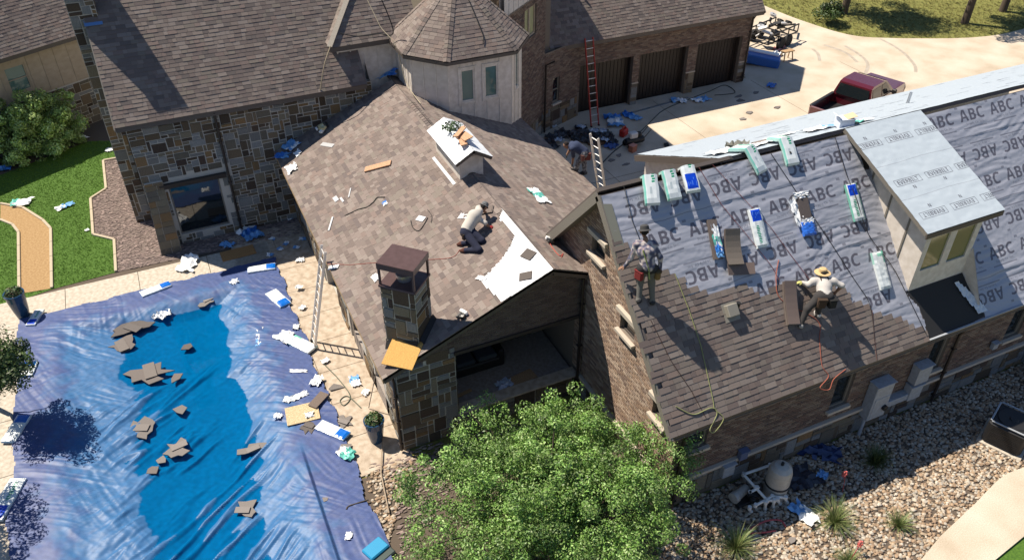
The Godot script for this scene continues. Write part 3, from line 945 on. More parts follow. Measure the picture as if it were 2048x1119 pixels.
func pool() -> void:
	# blue tarp spread over pool and deck; it sags into the pool, and water stands on it in the middle
	var fold := noise(0.55, 51, 3)
	var fine := noise(2.2, 52, 2)
	var big := noise(0.28, 53, 2)
	var warp := noise(0.2, 54, 2)
	var x0 := -6.35
	var z1 := -10.4      # near end, below the frame
	var w := 8.62
	var h := 15.0
	var depth := func(x: float, z: float) -> float:   # how far inside the pool edge
		return minf(minf(x + 5.15, 1.05 - x), minf(z + 24.35, -11.0 - z))
	var dirs := [[0.60, 0.10, 4.6, 0.013], [-0.40, 0.07, 6.0, 0.009], [1.22, 0.09, 4.0, 0.012], [0.95, 0.12, 1.5, 0.022]]   # families of long creases: heading, stretch, density, height
	var crease := func(x: float, z: float) -> float:
		var s := 0.0
		for k in 4:
			var q: Array = dirs[k]
			var a: float = q[0] + 0.10 * warp.get_noise_2d(x + k * 13.0, z)
			var cx := x + 2.0
			var cz := z + 18.0
			var p := Vector2(cx * cos(a) + cz * sin(a), -cx * sin(a) + cz * cos(a))
			var m := smoothstep(-0.25, 0.35, big.get_noise_2d(x * 0.9 + k * 31.0, z * 0.9))
			s += m * q[3] * (1.0 - 2.4 * absf(fold.get_noise_2d(p.x * q[1], p.y * q[2])))
		return s + 0.004 * fine.get_noise_2d(x * 1.6, z * 1.6)
	var lift := func(u: float, v: float) -> float:
		var x := x0 + u
		var z := z1 - v
		var d: float = depth.call(x, z)
		var wr: float = crease.call(x, z)
		if d <= 0.0: return 0.075 + wr * 0.8
		var e := minf(minf((x + 5.15) * 0.58, (1.05 - x) * 1.05), (z + 24.35) * 1.7)    # it is pulled tighter along the left side
		var sag := 0.10 * smoothstep(0.0, 0.8, d) + 0.27 * smoothstep(0.2, 1.9, e)
		if x > -2.2 and z > -16.2: sag -= 0.085 * smoothstep(0.0, 1.2, z + 16.2) * smoothstep(0.0, 0.6, x + 2.2)
		var sl := Vector2((x + 2.0) * 0.80 - (z + 18.0) * 0.60, (x + 2.0) * 0.60 + (z + 18.0) * 0.80)
		var rib := maxf(0.0, 1.0 - 3.0 * absf(fold.get_noise_2d(sl.x * 0.35, sl.y * 2.2))) * smoothstep(-0.15, 0.3, big.get_noise_2d(x + 40.0, z) + 0.06 * (z + 18.0))    # ridges that rise through the water
		return 0.075 - sag + wr * lerpf(0.8, lerpf(1.2, 0.45, smoothstep(0.6, 1.4, e)), smoothstep(0.0, 0.3, d)) + (0.05 * big.get_noise_2d(x * 1.9 + 9.0, z * 1.9) + 0.012 * fine.get_noise_2d(x, z)) * smoothstep(0.0, 0.6, d) + 0.105 * rib * smoothstep(0.3, 1.2, e)
	var keep := func(u: float, v: float) -> bool:
		var x := x0 + u
		var z := z1 - v
		return x < 2.22 + 0.16 * fold.get_noise_1d(z * 1.4) and z > -25.28 - 0.12 * fold.get_noise_1d(x * 1.2) - 0.03 * (x + 2.0) * 0.3 and x > -6.15 + 0.15 * fold.get_noise_1d(z * 1.1 + 7.0)
	var tint_noise := noise(1.3, 55, 4)
	var tint := func(u: float, v: float) -> Color:   # light through the cloth painted in: purple over deck, bluer over pool
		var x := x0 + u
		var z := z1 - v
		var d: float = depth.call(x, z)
		var q := clampf(0.75 - d * 1.1 + 0.9 * tint_noise.get_noise_2d(x, z), 0.0, 1.0)
		var dry := Color(0.038, 0.130, 0.29).lerp(Color(0.056, 0.086, 0.215), q)  # dry tone also carries sky sheen painted into the colour
		var under: float = -0.165 - lift.call(u, v)    # soaked cloth is deeper in colour and drops the painted sheen
		return dry.lerp(Color(0.0, 0.105, 0.27), smoothstep(-0.004, 0.012, under)) * (0.95 + 0.2 * tint_noise.get_noise_2d(x * 4.0, z * 4.0))
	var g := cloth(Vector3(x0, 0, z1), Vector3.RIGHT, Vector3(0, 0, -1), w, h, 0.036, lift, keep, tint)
	var tm := mat("tarp", Color.WHITE, 0.5, null, 1.0, true)
	tm.metallic_specular = 0.42
	var th := thing("pool_tarp", "large wrinkled blue tarp spread over the swimming pool", "tarp", Vector3(-2, 0, -18))
	var soaked := Geo.new()    # the part under water: no sheen of its own
	soaked.v = g.v; soaked.n = g.n; soaked.c = g.c; soaked.t = g.t
	var above := PackedInt32Array()
	for k in range(0, g.i.size(), 3):
		var tr := g.i.slice(k, k + 3)
		if g.v[tr[0]].y < -0.165 and g.v[tr[1]].y < -0.165 and g.v[tr[2]].y < -0.165: soaked.i.append_array(tr)
		else: above.append_array(tr)
	g.i = above
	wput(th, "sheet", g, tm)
	var sm := mat("soaked_tarp", Color.WHITE, 0.9, null, 1.0, true)
	sm.metallic_specular = 0.05
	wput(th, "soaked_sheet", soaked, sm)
	var wg := Geo.new()
	wg.quad(Vector3(-4.9, -0.165, -11.2), Vector3(0.8, -0.165, -11.2), Vector3(0.8, -0.165, -24.1), Vector3(-4.9, -0.165, -24.1))
	var wm := mat("pool_water", Color(0.02, 0.10, 0.14, 0.03), 0.03)
	wm.transparency = BaseMaterial3D.TRANSPARENCY_ALPHA
	wm.metallic_specular = 0.32
	struct("pool_water", wg, wm)
	var bg := Geo.new()
	bg.box(Transform3D(Basis(), Vector3(-2.05, -1.4, -17.7)), Vector3(6.3, 0.1, 13.4))
	for a in [[Vector3(-5.2, -0.7, -17.7), Vector3(0.1, 1.36, 13.4)], [Vector3(1.1, -0.7, -17.7), Vector3(0.1, 1.36, 13.4)], [Vector3(-2.05, -0.7, -24.4), Vector3(6.2, 1.36, 0.1)], [Vector3(-2.05, -0.7, -11.0), Vector3(6.2, 1.36, 0.1)]]:
		bg.box(Transform3D(Basis(), a[0]), a[1])
	struct("pool_basin", bg, mat("plaster", srgb(0.55, 0.60, 0.62), 0.9))

func siding(th: Node3D, nm: String, a: Vector3, b: Vector3, y0: float, y1: float, m: Material, holes := [], gap := 0.42, trim: Material = null) -> MeshInstance3D:   # board and batten wall from a to b
	var u := (b - a); u.y = 0
	var w := u.length()
	u = u.normalized()
	var o := Vector3(a.x, y0, a.z)
	var g := Geo.new()
	wall_sheet(g, o, u, PackedVector2Array([Vector2(0, 0), Vector2(w, 0), Vector2(w, y1 - y0), Vector2(0, y1 - y0)]), holes)
	var wl := wput(th, nm, g, m)
	var nrm := u.cross(Vector3.UP)
	var k := 0.0
	while k <= w + 0.01:
		var spans := [[0.0, y1 - y0]]
		for h in holes:
			if k > h.position.x - 0.08 and k < h.end.x + 0.08:
				spans = [[0.0, h.position.y - 0.1], [h.end.y + 0.1, y1 - y0]]
		for s in spans:
			if s[1] - s[0] < 0.1: continue
			var bg := Geo.new()
			var p: Vector3 = o + u * clampf(k, 0.03, w - 0.03) + nrm * 0.010
			bg.bar(p + Vector3.UP * s[0], p + Vector3.UP * s[1], 0.045, 0.022, nrm)
			put(wl, "batten", bg, trim if trim else m)
		k += gap
	return wl
func plain_roof(th: Node3D, nm: String, pts: Array, m: Material, thick := 0.09) -> MeshInstance3D:   # a roof deck slab, points counter-clockwise from above
	var g := Geo.new()
	var nn: Vector3 = (pts[1] - pts[0]).cross(pts[2] - pts[0]).normalized()
	for k in range(1, pts.size() - 1):
		g.tri(pts[0], pts[k], pts[k + 1])
		g.tri(pts[0] - nn * thick, pts[k + 1] - nn * thick, pts[k] - nn * thick)
	for k in pts.size():
		var a: Vector3 = pts[k]
		var b: Vector3 = pts[(k + 1) % pts.size()]
		g.quad(a - nn * thick, b - nn * thick, b, a)
	return wput(th, nm, g, m)
func trim_bar(th: Node3D, nm: String, a: Vector3, b: Vector3, w: float, h: float, up: Vector3, m: Material) -> MeshInstance3D:
	var g := Geo.new()
	g.bar(a, b, w, h, up)
	return wput(th, nm, g, m)
func downspout(th: Node3D, pts: Array) -> void:
	var g := Geo.new()
	g.tube(pts, 0.045, 8)
	for k in [0.2, 0.55, 0.9]:
		var p: Vector3 = pts[pts.size() - 2].lerp(pts[pts.size() - 1], k)
		g.box(Transform3D(Basis(), p), Vector3(0.13, 0.035, 0.11))
	wput(th, "downspout", g, M.dark_metal)

func left_wing() -> void:
	var th := thing("stone_house_wing", "stone house wing with steep brown shingle roof and large picture window", "house", Vector3(2.6, 0, -27.7))
	var o := Vector3(-1.4, 0, -27.7)
	var hole := Rect2(0.78, 0.40, 1.74, 1.98)
	var g := Geo.new()
	wall_sheet(g, o, Vector3.RIGHT, PackedVector2Array([Vector2(0, 0), Vector2(8.5, 0), Vector2(8.5, 5.0), Vector2(0, 5.0)]), [hole])
	var wl := wput(th, "wall", g, M.stone_mortar)
	stones(wl, o, Vector3.RIGHT, 8.5, 5.0, [hole.grow(0.04), Rect2(0.5, 2.40, 2.3, 0.2)], 101, 0.125, 300)
	var lg := Geo.new()
	lg.box(Transform3D(Basis(), Vector3(0.25, 2.49, -27.66)), Vector3(2.3, 0.17, 0.2), Color.WHITE, 0.01)
	put(wl, "lintel", lg, mat("timber_dark", srgb(0.035, 0.026, 0.02), 0.8))
	window(th, o, Vector3.RIGHT, hole, M.fascia_light, null, {"rail": false, "fw": 0.05, "d": -0.11})
	# gable end and back, closed
	var sg := Geo.new()
	for x in [-1.42, 7.08]:
		sg.tri(Vector3(x, 0, -27.72), Vector3(x, 0, -36.6), Vector3(x, 9.9, -32.1))
		sg.tri(Vector3(x, 0, -27.72), Vector3(x, 9.9, -32.1), Vector3(x, 4.95, -27.72))
		sg.tri(Vector3(x, 0, -36.6), Vector3(x, 4.95, -36.6), Vector3(x, 9.9, -32.1))
	sg.quad(Vector3(7.08, 0, -36.6), Vector3(-1.42, 0, -36.6), Vector3(-1.42, 4.95, -36.6), Vector3(7.08, 4.95, -36.6))
	wput(th, "gable_wall", sg, M.stone_mortar)
	# battered pier at the front corner
	var pg := Geo.new()
	var x0 := -1.47
	var x1 := -0.76
	var f := [Vector3(x0, 0, -27.20), Vector3(x1, 0, -27.20), Vector3(x1 + 0.02, 2.75, -27.62), Vector3(x0 + 0.12, 2.75, -27.62)]
	var bk := [Vector3(x0, 0, -27.75), Vector3(x1, 0, -27.75), Vector3(x1 + 0.02, 2.75, -27.75), Vector3(x0 + 0.12, 2.75, -27.75)]
	pg.quad(f[0], f[1], f[2], f[3]); pg.quad(bk[0], f[0], f[3], bk[3]); pg.quad(f[1], bk[1], bk[2], f[2]); pg.quad(f[3], f[2], bk[2], bk[3])
	var pier := wput(th, "pier", pg, M.stone_mortar)
	var r := RandomNumberGenerator.new()
	r.seed = 8
	var y := 0.0
	while y < 2.65:
		var hh := r.randf_range(0.16, 0.34)
		hh = minf(hh, 2.72 - y)
		var xs := [0.0, r.randf_range(0.35, 0.65), 1.0]
		for k in 2:
			var st := Geo.new()
			var q := []
			for c in [[xs[k], y], [xs[k + 1], y], [xs[k + 1], y + hh], [xs[k], y + hh]]:
				var tt: float = c[1] / 2.75
				q.append(f[0].lerp(f[3], tt).lerp(f[1].lerp(f[2], tt), c[0]))
			var nn: Vector3 = (q[1] - q[0]).cross(q[3] - q[0]).normalized()
			var mid: Vector3 = (q[0] + q[1] + q[2] + q[3]) / 4
			var sc: Array = [STONE[0], STONE[2], STONE[6], STONE[5]][r.randi() % 4]
			var col := Color(sc[0], sc[1], sc[2]) * r.randf_range(0.85, 1.1)
			for c in 4: q[c] = q[c].lerp(mid, 0.05)
			st.quad(q[0] + nn * 0.02, q[1] + nn * 0.02, q[2] + nn * 0.02, q[3] + nn * 0.02, col)
			for c in 4: st.quad(q[c] - nn * 0.01, q[(c + 1) % 4] - nn * 0.01, q[(c + 1) % 4] + nn * 0.02, q[c] + nn * 0.02, col)
			put(pier, "stone", st, M.stone)
		y += hh
	# roof
	var ro := Vector3(-1.66, 5.06, -27.40)
	var rf := plain_roof(th, "roof", [ro, ro + Vector3(8.52, 0, 0), ro + Vector3(8.52, 0, 0) + FV * 7.0, ro + FV * 7.0], M.deck)
	shingles(rf, ro + FN * 0.004, Vector3.RIGHT, FV, PackedVector2Array([Vector2(-0.02, -0.02), Vector2(8.54, -0.02), Vector2(8.54, 7.0), Vector2(-0.02, 7.0)]), 201, 300)
	var bv := Vector3(0, -0.7429, -0.6694)
	var rt := ro + FV * 7.0
	plain_roof(th, "back_roof", [rt, rt + Vector3(8.52, 0, 0), rt + Vector3(8.52, 0, 0) + bv * 7.0, rt + bv * 7.0], M.shingle)
	trim_bar(th, "fascia", ro + Vector3(0, -0.11, -0.02), ro + Vector3(8.52, -0.11, -0.02), 0.03, 0.16, Vector3.UP, M.fascia)
	trim_bar(th, "rake_board", ro + Vector3(-0.03, -0.12, 0), ro + FV * 7.0 + Vector3(-0.03, -0.12, 0), 0.04, 0.18, FN, M.fascia_light)
	trim_bar(th, "soffit", Vector3(-1.6, 4.93, -27.54), Vector3(6.8, 4.93, -27.54), 0.26, 0.02, Vector3.UP, M.soffit)
	downspout(th, [Vector3(1.47, 4.98, -27.42), Vector3(1.47, 4.7, -27.6), Vector3(1.47, 0.1, -27.6)])
	# chimney on the gable end
	var ch := thing("stone_chimney", "tall stone chimney on the left gable end of the stone wing", "chimney", Vector3(-1.68, 0, -30.55))
	var cg := Geo.new()
	cg.box(Transform3D(Basis(), Vector3(-1.68, 4.9, -30.55)), Vector3(0.84, 9.8, 1.2))
	var core := wput(ch, "stack", cg, M.stone_mortar)
	stones(core, Vector3(-2.1, 0, -29.95), Vector3.RIGHT, 0.84, 9.8, [], 111, 0.14, 120)
	stones(core, Vector3(-1.26, 6.5, -29.95), Vector3(0, 0, -1), 1.2, 3.3, [], 112, 0.14, 40)
	var fl := Geo.new()
	fl.box(Transform3D(Basis.from_euler(Vector3(0.5, 0, 0)), Vector3(-1.45, 7.74, -29.80)), Vector3(0.56, 0.02, 0.22))
	wput(ch, "flashing", fl, mat("blue_flashing", srgb(0.10, 0.22, 0.45), 0.5))
	var cp := Geo.new()
	cp.box(Transform3D(Basis(), Vector3(-1.68, 9.86, -30.55)), Vector3(1.0, 0.12, 1.36), Color.WHITE, 0.02)
	wput(ch, "cap", cp, M.limestone)

func angled_house() -> void:
	var u := Vector3(0.875, 0, -0.485).normalized()
	var nrm := u.cross(Vector3.UP)
	var p := Vector3(-2.75, 0, -40.3)
	var th := thing("angled_house_wing", "angled house wing at far left with tan siding over stone base", "house", p - u * 4.0)
	var o := p - u * 11.0
	var g := Geo.new()
	wall_sheet(g, o, u, PackedVector2Array([Vector2(0, 0), Vector2(11.6, 0), Vector2(11.6, 2.1), Vector2(0, 2.1)]), [])
	var wl := wput(th, "stone_base", g, M.stone_mortar)
	stones(wl, o + u * 5.0, u, 6.5, 2.05, [], 121, 0.16, 120, PackedVector2Array(), 1)
	var hole := Rect2(7.5, 0.35, 0.9, 1.15)
	siding(th, "siding_wall", o - nrm * 0.02, p + u * 0.6 - nrm * 0.02, 2.1, 4.35, M.tan_siding, [hole], 0.61)
	window(th, o - nrm * 0.02 + Vector3.UP * 2.1, u, hole, M.tan_siding, null, {"glass": M.green_glass, "d": -0.05})
	var ro := o + nrm * 0.45 + Vector3(0, 4.2, 0)
	var rv := (Vector3.UP * 0.743 - nrm * 0.669).normalized()
	var rf := plain_roof(th, "roof", [ro, ro + u * 11.5, ro + u * 11.5 + rv * 7.5, ro + rv * 7.5], M.deck)
	shingles(rf, ro + u.cross(rv) * 0.004, u, rv, PackedVector2Array([Vector2(3.0, -0.02), Vector2(11.52, -0.02), Vector2(11.52, 7.5), Vector2(3.0, 7.5)]), 202, 220, PackedVector2Array(), false, 1)
	trim_bar(th, "fascia", ro + Vector3(0, -0.1, 0), ro + u * 11.5 + Vector3(0, -0.1, 0), 0.03, 0.16, Vector3.UP, M.fascia)

func porch_wing() -> void:
	var th := thing("porch_wing", "low porch wing with freshly shingled gable roof in the middle", "house", Vector3(7.9, 0, -21))
	var U := Vector3(0, 0, 1)
	# left slope
	var a := LO
	var rf := plain_roof(th, "left_roof", [a, a + U * 13.1, a + U * 13.1 + LV * 5.066, a + LV * 5.066], M.deck)
	var patch := PackedVector2Array([Vector2(9.76, 5.15), Vector2(11.24, 5.10), Vector2(13.17, 5.08), Vector2(13.11, 3.50), Vector2(12.01, 3.34), Vector2(11.92, 3.64), Vector2(11.80, 4.03), Vector2(11.60, 4.35), Vector2(11.40, 4.65), Vector2(11.17, 4.84), Vector2(10.67, 4.83), Vector2(10.28, 4.78), Vector2(9.98, 5.03)])
	shingles(rf, a + LN * 0.004, U, LV, PackedVector2Array([Vector2(0, -0.02), Vector2(13.12, -0.02), Vector2(13.12, 5.05), Vector2(0, 5.05)]), 203, 300, patch, false, 2)
	# right slope, running in under the right wing's wall
	var b := RO
	var wr := RO + RV * 5.066
	var rr := plain_roof(th, "right_roof", [b + Vector3(0, 0, -2.4), b + Vector3(0, 0, -14.0), wr + Vector3(0, 0, -14.0), wr, wr + Vector3(1.05, -0.435, 0), Vector3(8.95, 4.475, -17.0)], M.deck)
	shingles(rr, b + RN * 0.004, Vector3(0, 0, -1), RV, PackedVector2Array([Vector2(2.4, -0.02), Vector2(13.1, -0.02), Vector2(13.1, 5.05), Vector2(0, 5.05), Vector2(0, 3.95), Vector2(2.4, 3.9)]), 204, 200, PackedVector2Array([Vector2(3.47, 4.92), Vector2(1.92, 5.00), Vector2(-0.00, 4.98), Vector2(0.43, 5.01), Vector2(0.92, 5.01), Vector2(1.04, 5.20), Vector2(1.66, 5.23), Vector2(2.95, 4.99)]), false, 2)
	# ridge: finished caps at the far part, bare ridge strip nearer
	var rg := Vector3(7.9, 4.912, -14.6)
	ridge_caps(rf, rg + Vector3(0, 0.004, -5.4), rg + Vector3(0, 0.004, -11.0), LN, RN, 301)
	# white underlayment left bare along the front of the ridge, with lettering
	var im := Image.create(512, 512, false, Image.FORMAT_RGB8)
	im.fill(Color(0.86, 0.87, 0.885))
	print_text(im, "ABC", Vector2(150, 250), 62, false, Color(0.66, 0.67, 0.69))
	print_text(im, "ABC", Vector2(390, 420), 62, true, Color(0.70, 0.71, 0.73))
	print_text(im, "ABC", Vector2(380, 120), 62, true, Color(0.72, 0.73, 0.75))
	var wm := mat("white_print", Color(0.9, 0.9, 0.9), 0.55)
	wm.albedo_texture = ImageTexture.create_from_image(im)
	var wn := noise(1.6, 71, 3)
	var sheet := cloth(LO + U * 8.6 + LV * 2.3, U, LV, 4.52, 2.76, 0.05, func(x, y): return 0.012 + 0.012 * (1.0 - absf(wn.get_noise_2d(x * 1.0 + y, y * 2.5)) * 2.0), func(x, y): return Geometry2D.is_point_in_polygon(Vector2(x + 8.6, y + 2.3), patch) or Geometry2D.is_point_in_polygon(Vector2(x + 8.66, y + 2.2), patch))
	put(rf, "underlayment", sheet, wm)
	var over := cloth(RO + Vector3(0, 0, -3.95) + RV * 4.45, U, -RV, 3.95, 0.30, 0.05, func(x, y): return -0.016 - 0.008 * wn.get_noise_2d(x * 2.0, y * 3.0))
	for k in over.v.size(): over.v[k] += RV * 0.60
	put(rr, "underlayment", over, wm)
	for s in [[Vector3(7.66, 4.81, -15.53), 20.0, 0.36, 0.30], [Vector3(7.28, 4.65, -14.90), 60.0, 0.34, 0.26]]:   # loose shingles on it
		var tg := Geo.new()
		tg.box(on_slope(s[0] + LN * 0.04, LN, U.rotated(LN, deg_to_rad(s[1]))), Vector3(s[2], 0.012, s[3]), Color(0.13, 0.11, 0.10))
		put(rf, "shingle", tg, M.shingle)
	# gable front: brick over the opening, stone pier, stone half wall
	var zf := -14.75
	var o := Vector3(3.58, 0, zf)
	var gw := Geo.new()
	var top := func(x: float) -> float: return minf(2.97 + (x - 3.22) * 0.4145, 4.91 - maxf(0.0, x - 7.9) * 0.4145) - 0.12
	var area := PackedVector2Array([Vector2(0, 3.0), Vector2(5.36, 3.0), Vector2(5.36, top.call(8.94)), Vector2(4.32, top.call(7.9)), Vector2(0, top.call(3.58))])
	area = PackedVector2Array([Vector2(0.35, 3.0), Vector2(5.36, 3.0), Vector2(5.36, top.call(8.94)), Vector2(4.32, top.call(7.9))])
	wall_sheet(gw, o, Vector3.RIGHT, area, [])
	var gb := wput(th, "gable_wall", gw, M.brick_mortar)
	bricks(gb, o, Vector3.RIGHT, area, [], 401, 150, [Color(0.135, 0.100, 0.080), Color(0.16, 0.12, 0.095), Color(0.11, 0.082, 0.068)])
	trim_bar(th, "lintel", Vector3(5.15, 2.97, zf + 0.02), Vector3(8.93, 2.97, zf + 0.02), 0.10, 0.10, Vector3.UP, M.timber_dark)
	var pw := Geo.new()
	pw.box(Transform3D(Basis(), Vector3(4.385, 1.42, zf - 0.35)), Vector3(1.61, 2.84, 0.70))
	pw.box(Transform3D(Basis(), Vector3(4.75, 2.93, zf - 0.35)), Vector3(0.85, 0.2, 0.68))
	var pier := wput(th, "stone_pier", pw, M.stone_mortar)
	stones(pier, Vector3(3.58, 0, zf), Vector3.RIGHT, 1.61, 2.84, [], 131, 0.17, 120)
	stones(pier, Vector3(4.4, 2.84, zf), Vector3.RIGHT, 0.79, 0.34, [], 132, 0.17, 20)
	stones(pier, Vector3(3.58, 0, zf - 0.70), Vector3(0, 0, 1), 0.70, 2.84, [], 133, 0.17, 30)
	stones(pier, Vector3(5.19, 0.7, zf), Vector3(0, 0, -1), 0.70, 2.14, [], 134, 0.17, 30)
	var hw := Geo.new()
	hw.box(Transform3D(Basis(), Vector3(7.07, 0.35, zf - 0.15)), Vector3(3.74, 0.70, 0.28))
	var half := wput(th, "half_wall", hw, M.stone_mortar)
	stones(half, Vector3(5.2, 0, zf), Vector3.RIGHT, 3.7, 0.70, [], 135, 0.17, 60, PackedVector2Array(), 3)
	var cap := Geo.new()
	cap.box(Transform3D(Basis(), Vector3(7.06, 0.735, zf - 0.14)), Vector3(3.72, 0.06, 0.40), Color.WHITE, 0.012)
	put(half, "coping", cap, M.patio)
	var fl := Geo.new()
	fl.box(Transform3D(Basis(), Vector3(6.25, 0.31, -17.2)), Vector3(5.3, 0.62, 4.6))
	wput(th, "porch_floor", fl, mat("porch_slab", srgb(0.36, 0.32, 0.29), 0.85, M.walk.albedo_texture, 0.5))
	var bw := Geo.new()
	bw.box(Transform3D(Basis(), Vector3(6.25, 1.45, -19.6)), Vector3(5.3, 2.9, 0.16))
	wput(th, "back_wall", bw, M.brick_mortar)
	var cl := Geo.new()
	cl.box(Transform3D(Basis(), Vector3(6.2, 2.93, -17.3)), Vector3(5.2, 0.05, 4.6))
	wput(th, "porch_ceiling", cl, M.soffit)
	# left side: stone colonnade under the eave
	var so := Vector3(3.6, 0, -27.6)
	var holes := [Rect2(10.35, 0.0, 0.95, 1.75), Rect2(7.6, 0.0, 1.5, 2.1), Rect2(4.6, 0.0, 1.7, 2.1)]
	var sg := Geo.new()
	wall_sheet(sg, so, U, PackedVector2Array([Vector2(0, 0), Vector2(12.1, 0), Vector2(12.1, 2.9), Vector2(0, 2.9)]), holes)
	var sw := wput(th, "side_wall", sg, M.stone_mortar)
	stones(sw, so, U, 12.1, 2.9, holes, 136, 0.17, 120)
	trim_bar(th, "fascia", LO + Vector3(0.0, -0.10, 0), LO + U * 13.1 + Vector3(0.0, -0.10, 0), 0.03, 0.15, Vector3.UP, mat("new_board", srgb(0.50, 0.37, 0.22), 0.8, M.plywood.albedo_texture, 1.0))
	trim_bar(th, "rake_board", LO + U * 13.08 + Vector3(0, -0.12, 0), LO + U * 13.08 + LV * 5.066 + Vector3(0, -0.12, 0), 0.04, 0.16, LN, M.fascia)
	trim_bar(th, "rake_board", wr + Vector3(0, -0.12, -0.02), wr + Vector3(1.04, -0.55, -0.02), 0.04, 0.16, RN, M.fascia)
	downspout(th, [Vector3(8.82, 4.3, -14.62), Vector3(8.82, 0.1, -14.62)])
	downspout(th, [Vector3(3.46, 2.85, -14.66), Vector3(3.50, 2.6, -14.72), Vector3(3.50, 0.1, -14.72)])
	# right side wall below the right eave, facing the driveway court
	var rw := Geo.new()
	wall_sheet(rw, Vector3(12.2, 0, -17.6), Vector3(0, 0, -1), PackedVector2Array([Vector2(0, 0), Vector2(8.6, 0), Vector2(8.6, 2.95), Vector2(0, 2.95)]), [])
	wput(th, "court_wall", rw, M.brick_mortar)
	# small gabled ridge vent house
	var cu := thing("roof_cupola", "small gabled cupola on the ridge covered in white membrane", "cupola", Vector3(7.9, 4.7, -21))
	var z0 := -22.2
	var z1 := -19.75
	var cw := Geo.new()
	cw.box(Transform3D(Basis(), Vector3(7.9, 5.0, (z0 + z1) / 2 - 0.05)), Vector3(0.76, 1.0, z1 - z0 - 0.4))
	cw.tri(Vector3(7.5, 5.48, z1 - 0.25), Vector3(8.3, 5.48, z1 - 0.25), Vector3(7.9, 5.70, z1 - 0.25))
	wput(cu, "body", cw, M.cream)
	for s in [-1.0, 1.0]:
		var e := Vector3(7.9 + s * 0.60, 5.44, 0)
		var top2 := Vector3(7.9, 5.78, 0)
		var wob := noise(2.0, 75)
		var n0 := Vector3(s * 0.34, 0.6, 0).normalized()
		var vv := (top2 - e).normalized()
		var oo := e + Vector3(0, 0, z0 if s < 0 else z1)
		var mem := cloth(oo, Vector3(0, 0, 1) if s < 0 else Vector3(0, 0, -1), vv, z1 - z0, e.distance_to(top2), 0.06, func(x, y): return 0.012 + 0.012 * wob.get_noise_2d(x * 2.0, y * 3.0 + s))
		var dk := Geo.new()
		var zz := Vector3(0, 0, z1 - z0 - 0.02)
		var zb := Vector3(0, 0, z0 + 0.01)
		for h in [0.0, -0.07]: dk.quad(e + zb + n0 * h, e + zb + zz + n0 * h, top2 + zb + zz + n0 * h, top2 + zb + n0 * h)
		dk.quad(e + zb + zz, e + zb + zz - n0 * 0.1, top2 + zb + zz - n0 * 0.1, top2 + zb + zz)
		dk.quad(e + zb, e + zb + zz, e + zb + zz - n0 * 0.1, e + zb - n0 * 0.1)
		var dd := wput(cu, "roof_deck", dk, M.fascia)
		put(dd, "membrane", mem, M.white_membrane)
	for s in [[Vector3(7.9 - 0.75, 4.66, 0), 0.02]]:
		trim_bar(cu, "flashing_strip", Vector3(7.32, 4.69, z0 + 0.4), Vector3(7.32, 4.69, z1 - 0.2), 0.10, 0.012, LN, M.galvanised)
	# corner chimney, set at 45 degrees
	var ch := thing("porch_chimney", "square stone chimney with maroon metal hood on the porch roof", "chimney", Vector3(4.28, 3.2, -15.5))
	var fc := Vector3(4.31, 0, -14.91)
	var dl := Vector3(-0.7071, 0, -0.7071)
	var dr := Vector3(0.7071, 0, -0.7071)
	var ctr := fc + dl * 0.46 + dr * 0.40
	var bs := Basis(Vector3.UP, deg_to_rad(-45))
	var cg := Geo.new()
	cg.box(Transform3D(Basis(dl * -1, Vector3.UP, dl.cross(Vector3.UP) * -1), ctr + Vector3.UP * 3.95), Vector3(0.92, 2.2, 0.80))
	var core := wput(ch, "stack", cg, M.stone_mortar)
	stones(core, fc + dl * 0.92 + Vector3.UP * 2.9, -dl, 0.92, 2.14, [], 141, 0.15, 60, PackedVector2Array(), 4)
	stones(core, fc + Vector3.UP * 2.9, dr, 0.80, 2.14, [], 142, 0.15, 60, PackedVector2Array(), 4)
	stones(core, fc + dr * 0.80 + Vector3.UP * 2.9, dl, 0.92, 2.14, [], 143, 0.15, 40)
	stones(core, fc + dr * 0.8 + dl * 0.92 + Vector3.UP * 2.9, -dr, 0.80, 2.14, [], 144, 0.15, 40)
	var cap2 := Geo.new()
	var bb := Basis(dl * -1, Vector3.UP, dl.cross(Vector3.UP) * -1)
	cap2.box(Transform3D(bb, ctr + Vector3.UP * 5.08), Vector3(1.0, 0.07, 0.88), Color.WHITE, 0.01)
	wput(ch, "chase_cover", cap2, M.hood_metal)
	for s in [[-1, -1], [1, -1], [-1, 1], [1, 1]]:
		var pgo := Geo.new()
		pgo.box(Transform3D(bb, ctr + bb * Vector3(s[0] * 0.455, 5.36, s[1] * 0.395)), Vector3(0.05, 0.5, 0.05))
		wput(ch, "hood_post", pgo, M.hood_metal)
	var hd := Geo.new()
	hd.box(Transform3D(bb, ctr + Vector3.UP * 5.755), Vector3(0.98, 0.012, 0.86))
	for s in [-1, 1]:
		hd.box(Transform3D(bb, ctr + bb * Vector3(s * 0.485, 5.67, 0)), Vector3(0.012, 0.16, 0.87))
		hd.box(Transform3D(bb, ctr + bb * Vector3(0, 5.671, s * 0.43)), Vector3(0.96, 0.16, 0.012))
	wput(ch, "hood", hd, M.hood_metal)
	var fg := Geo.new()
	fg.lathe(Transform3D(Basis(), ctr + Vector3.UP * 5.11), [Vector2(0.17, 0), Vector2(0.17, 0.1), Vector2(0.21, 0.12), Vector2(0.21, 0.2), Vector2(0.0, 0.23)], 18)
	wput(ch, "flue", fg, M.galvanised)
	var skirt := Geo.new()
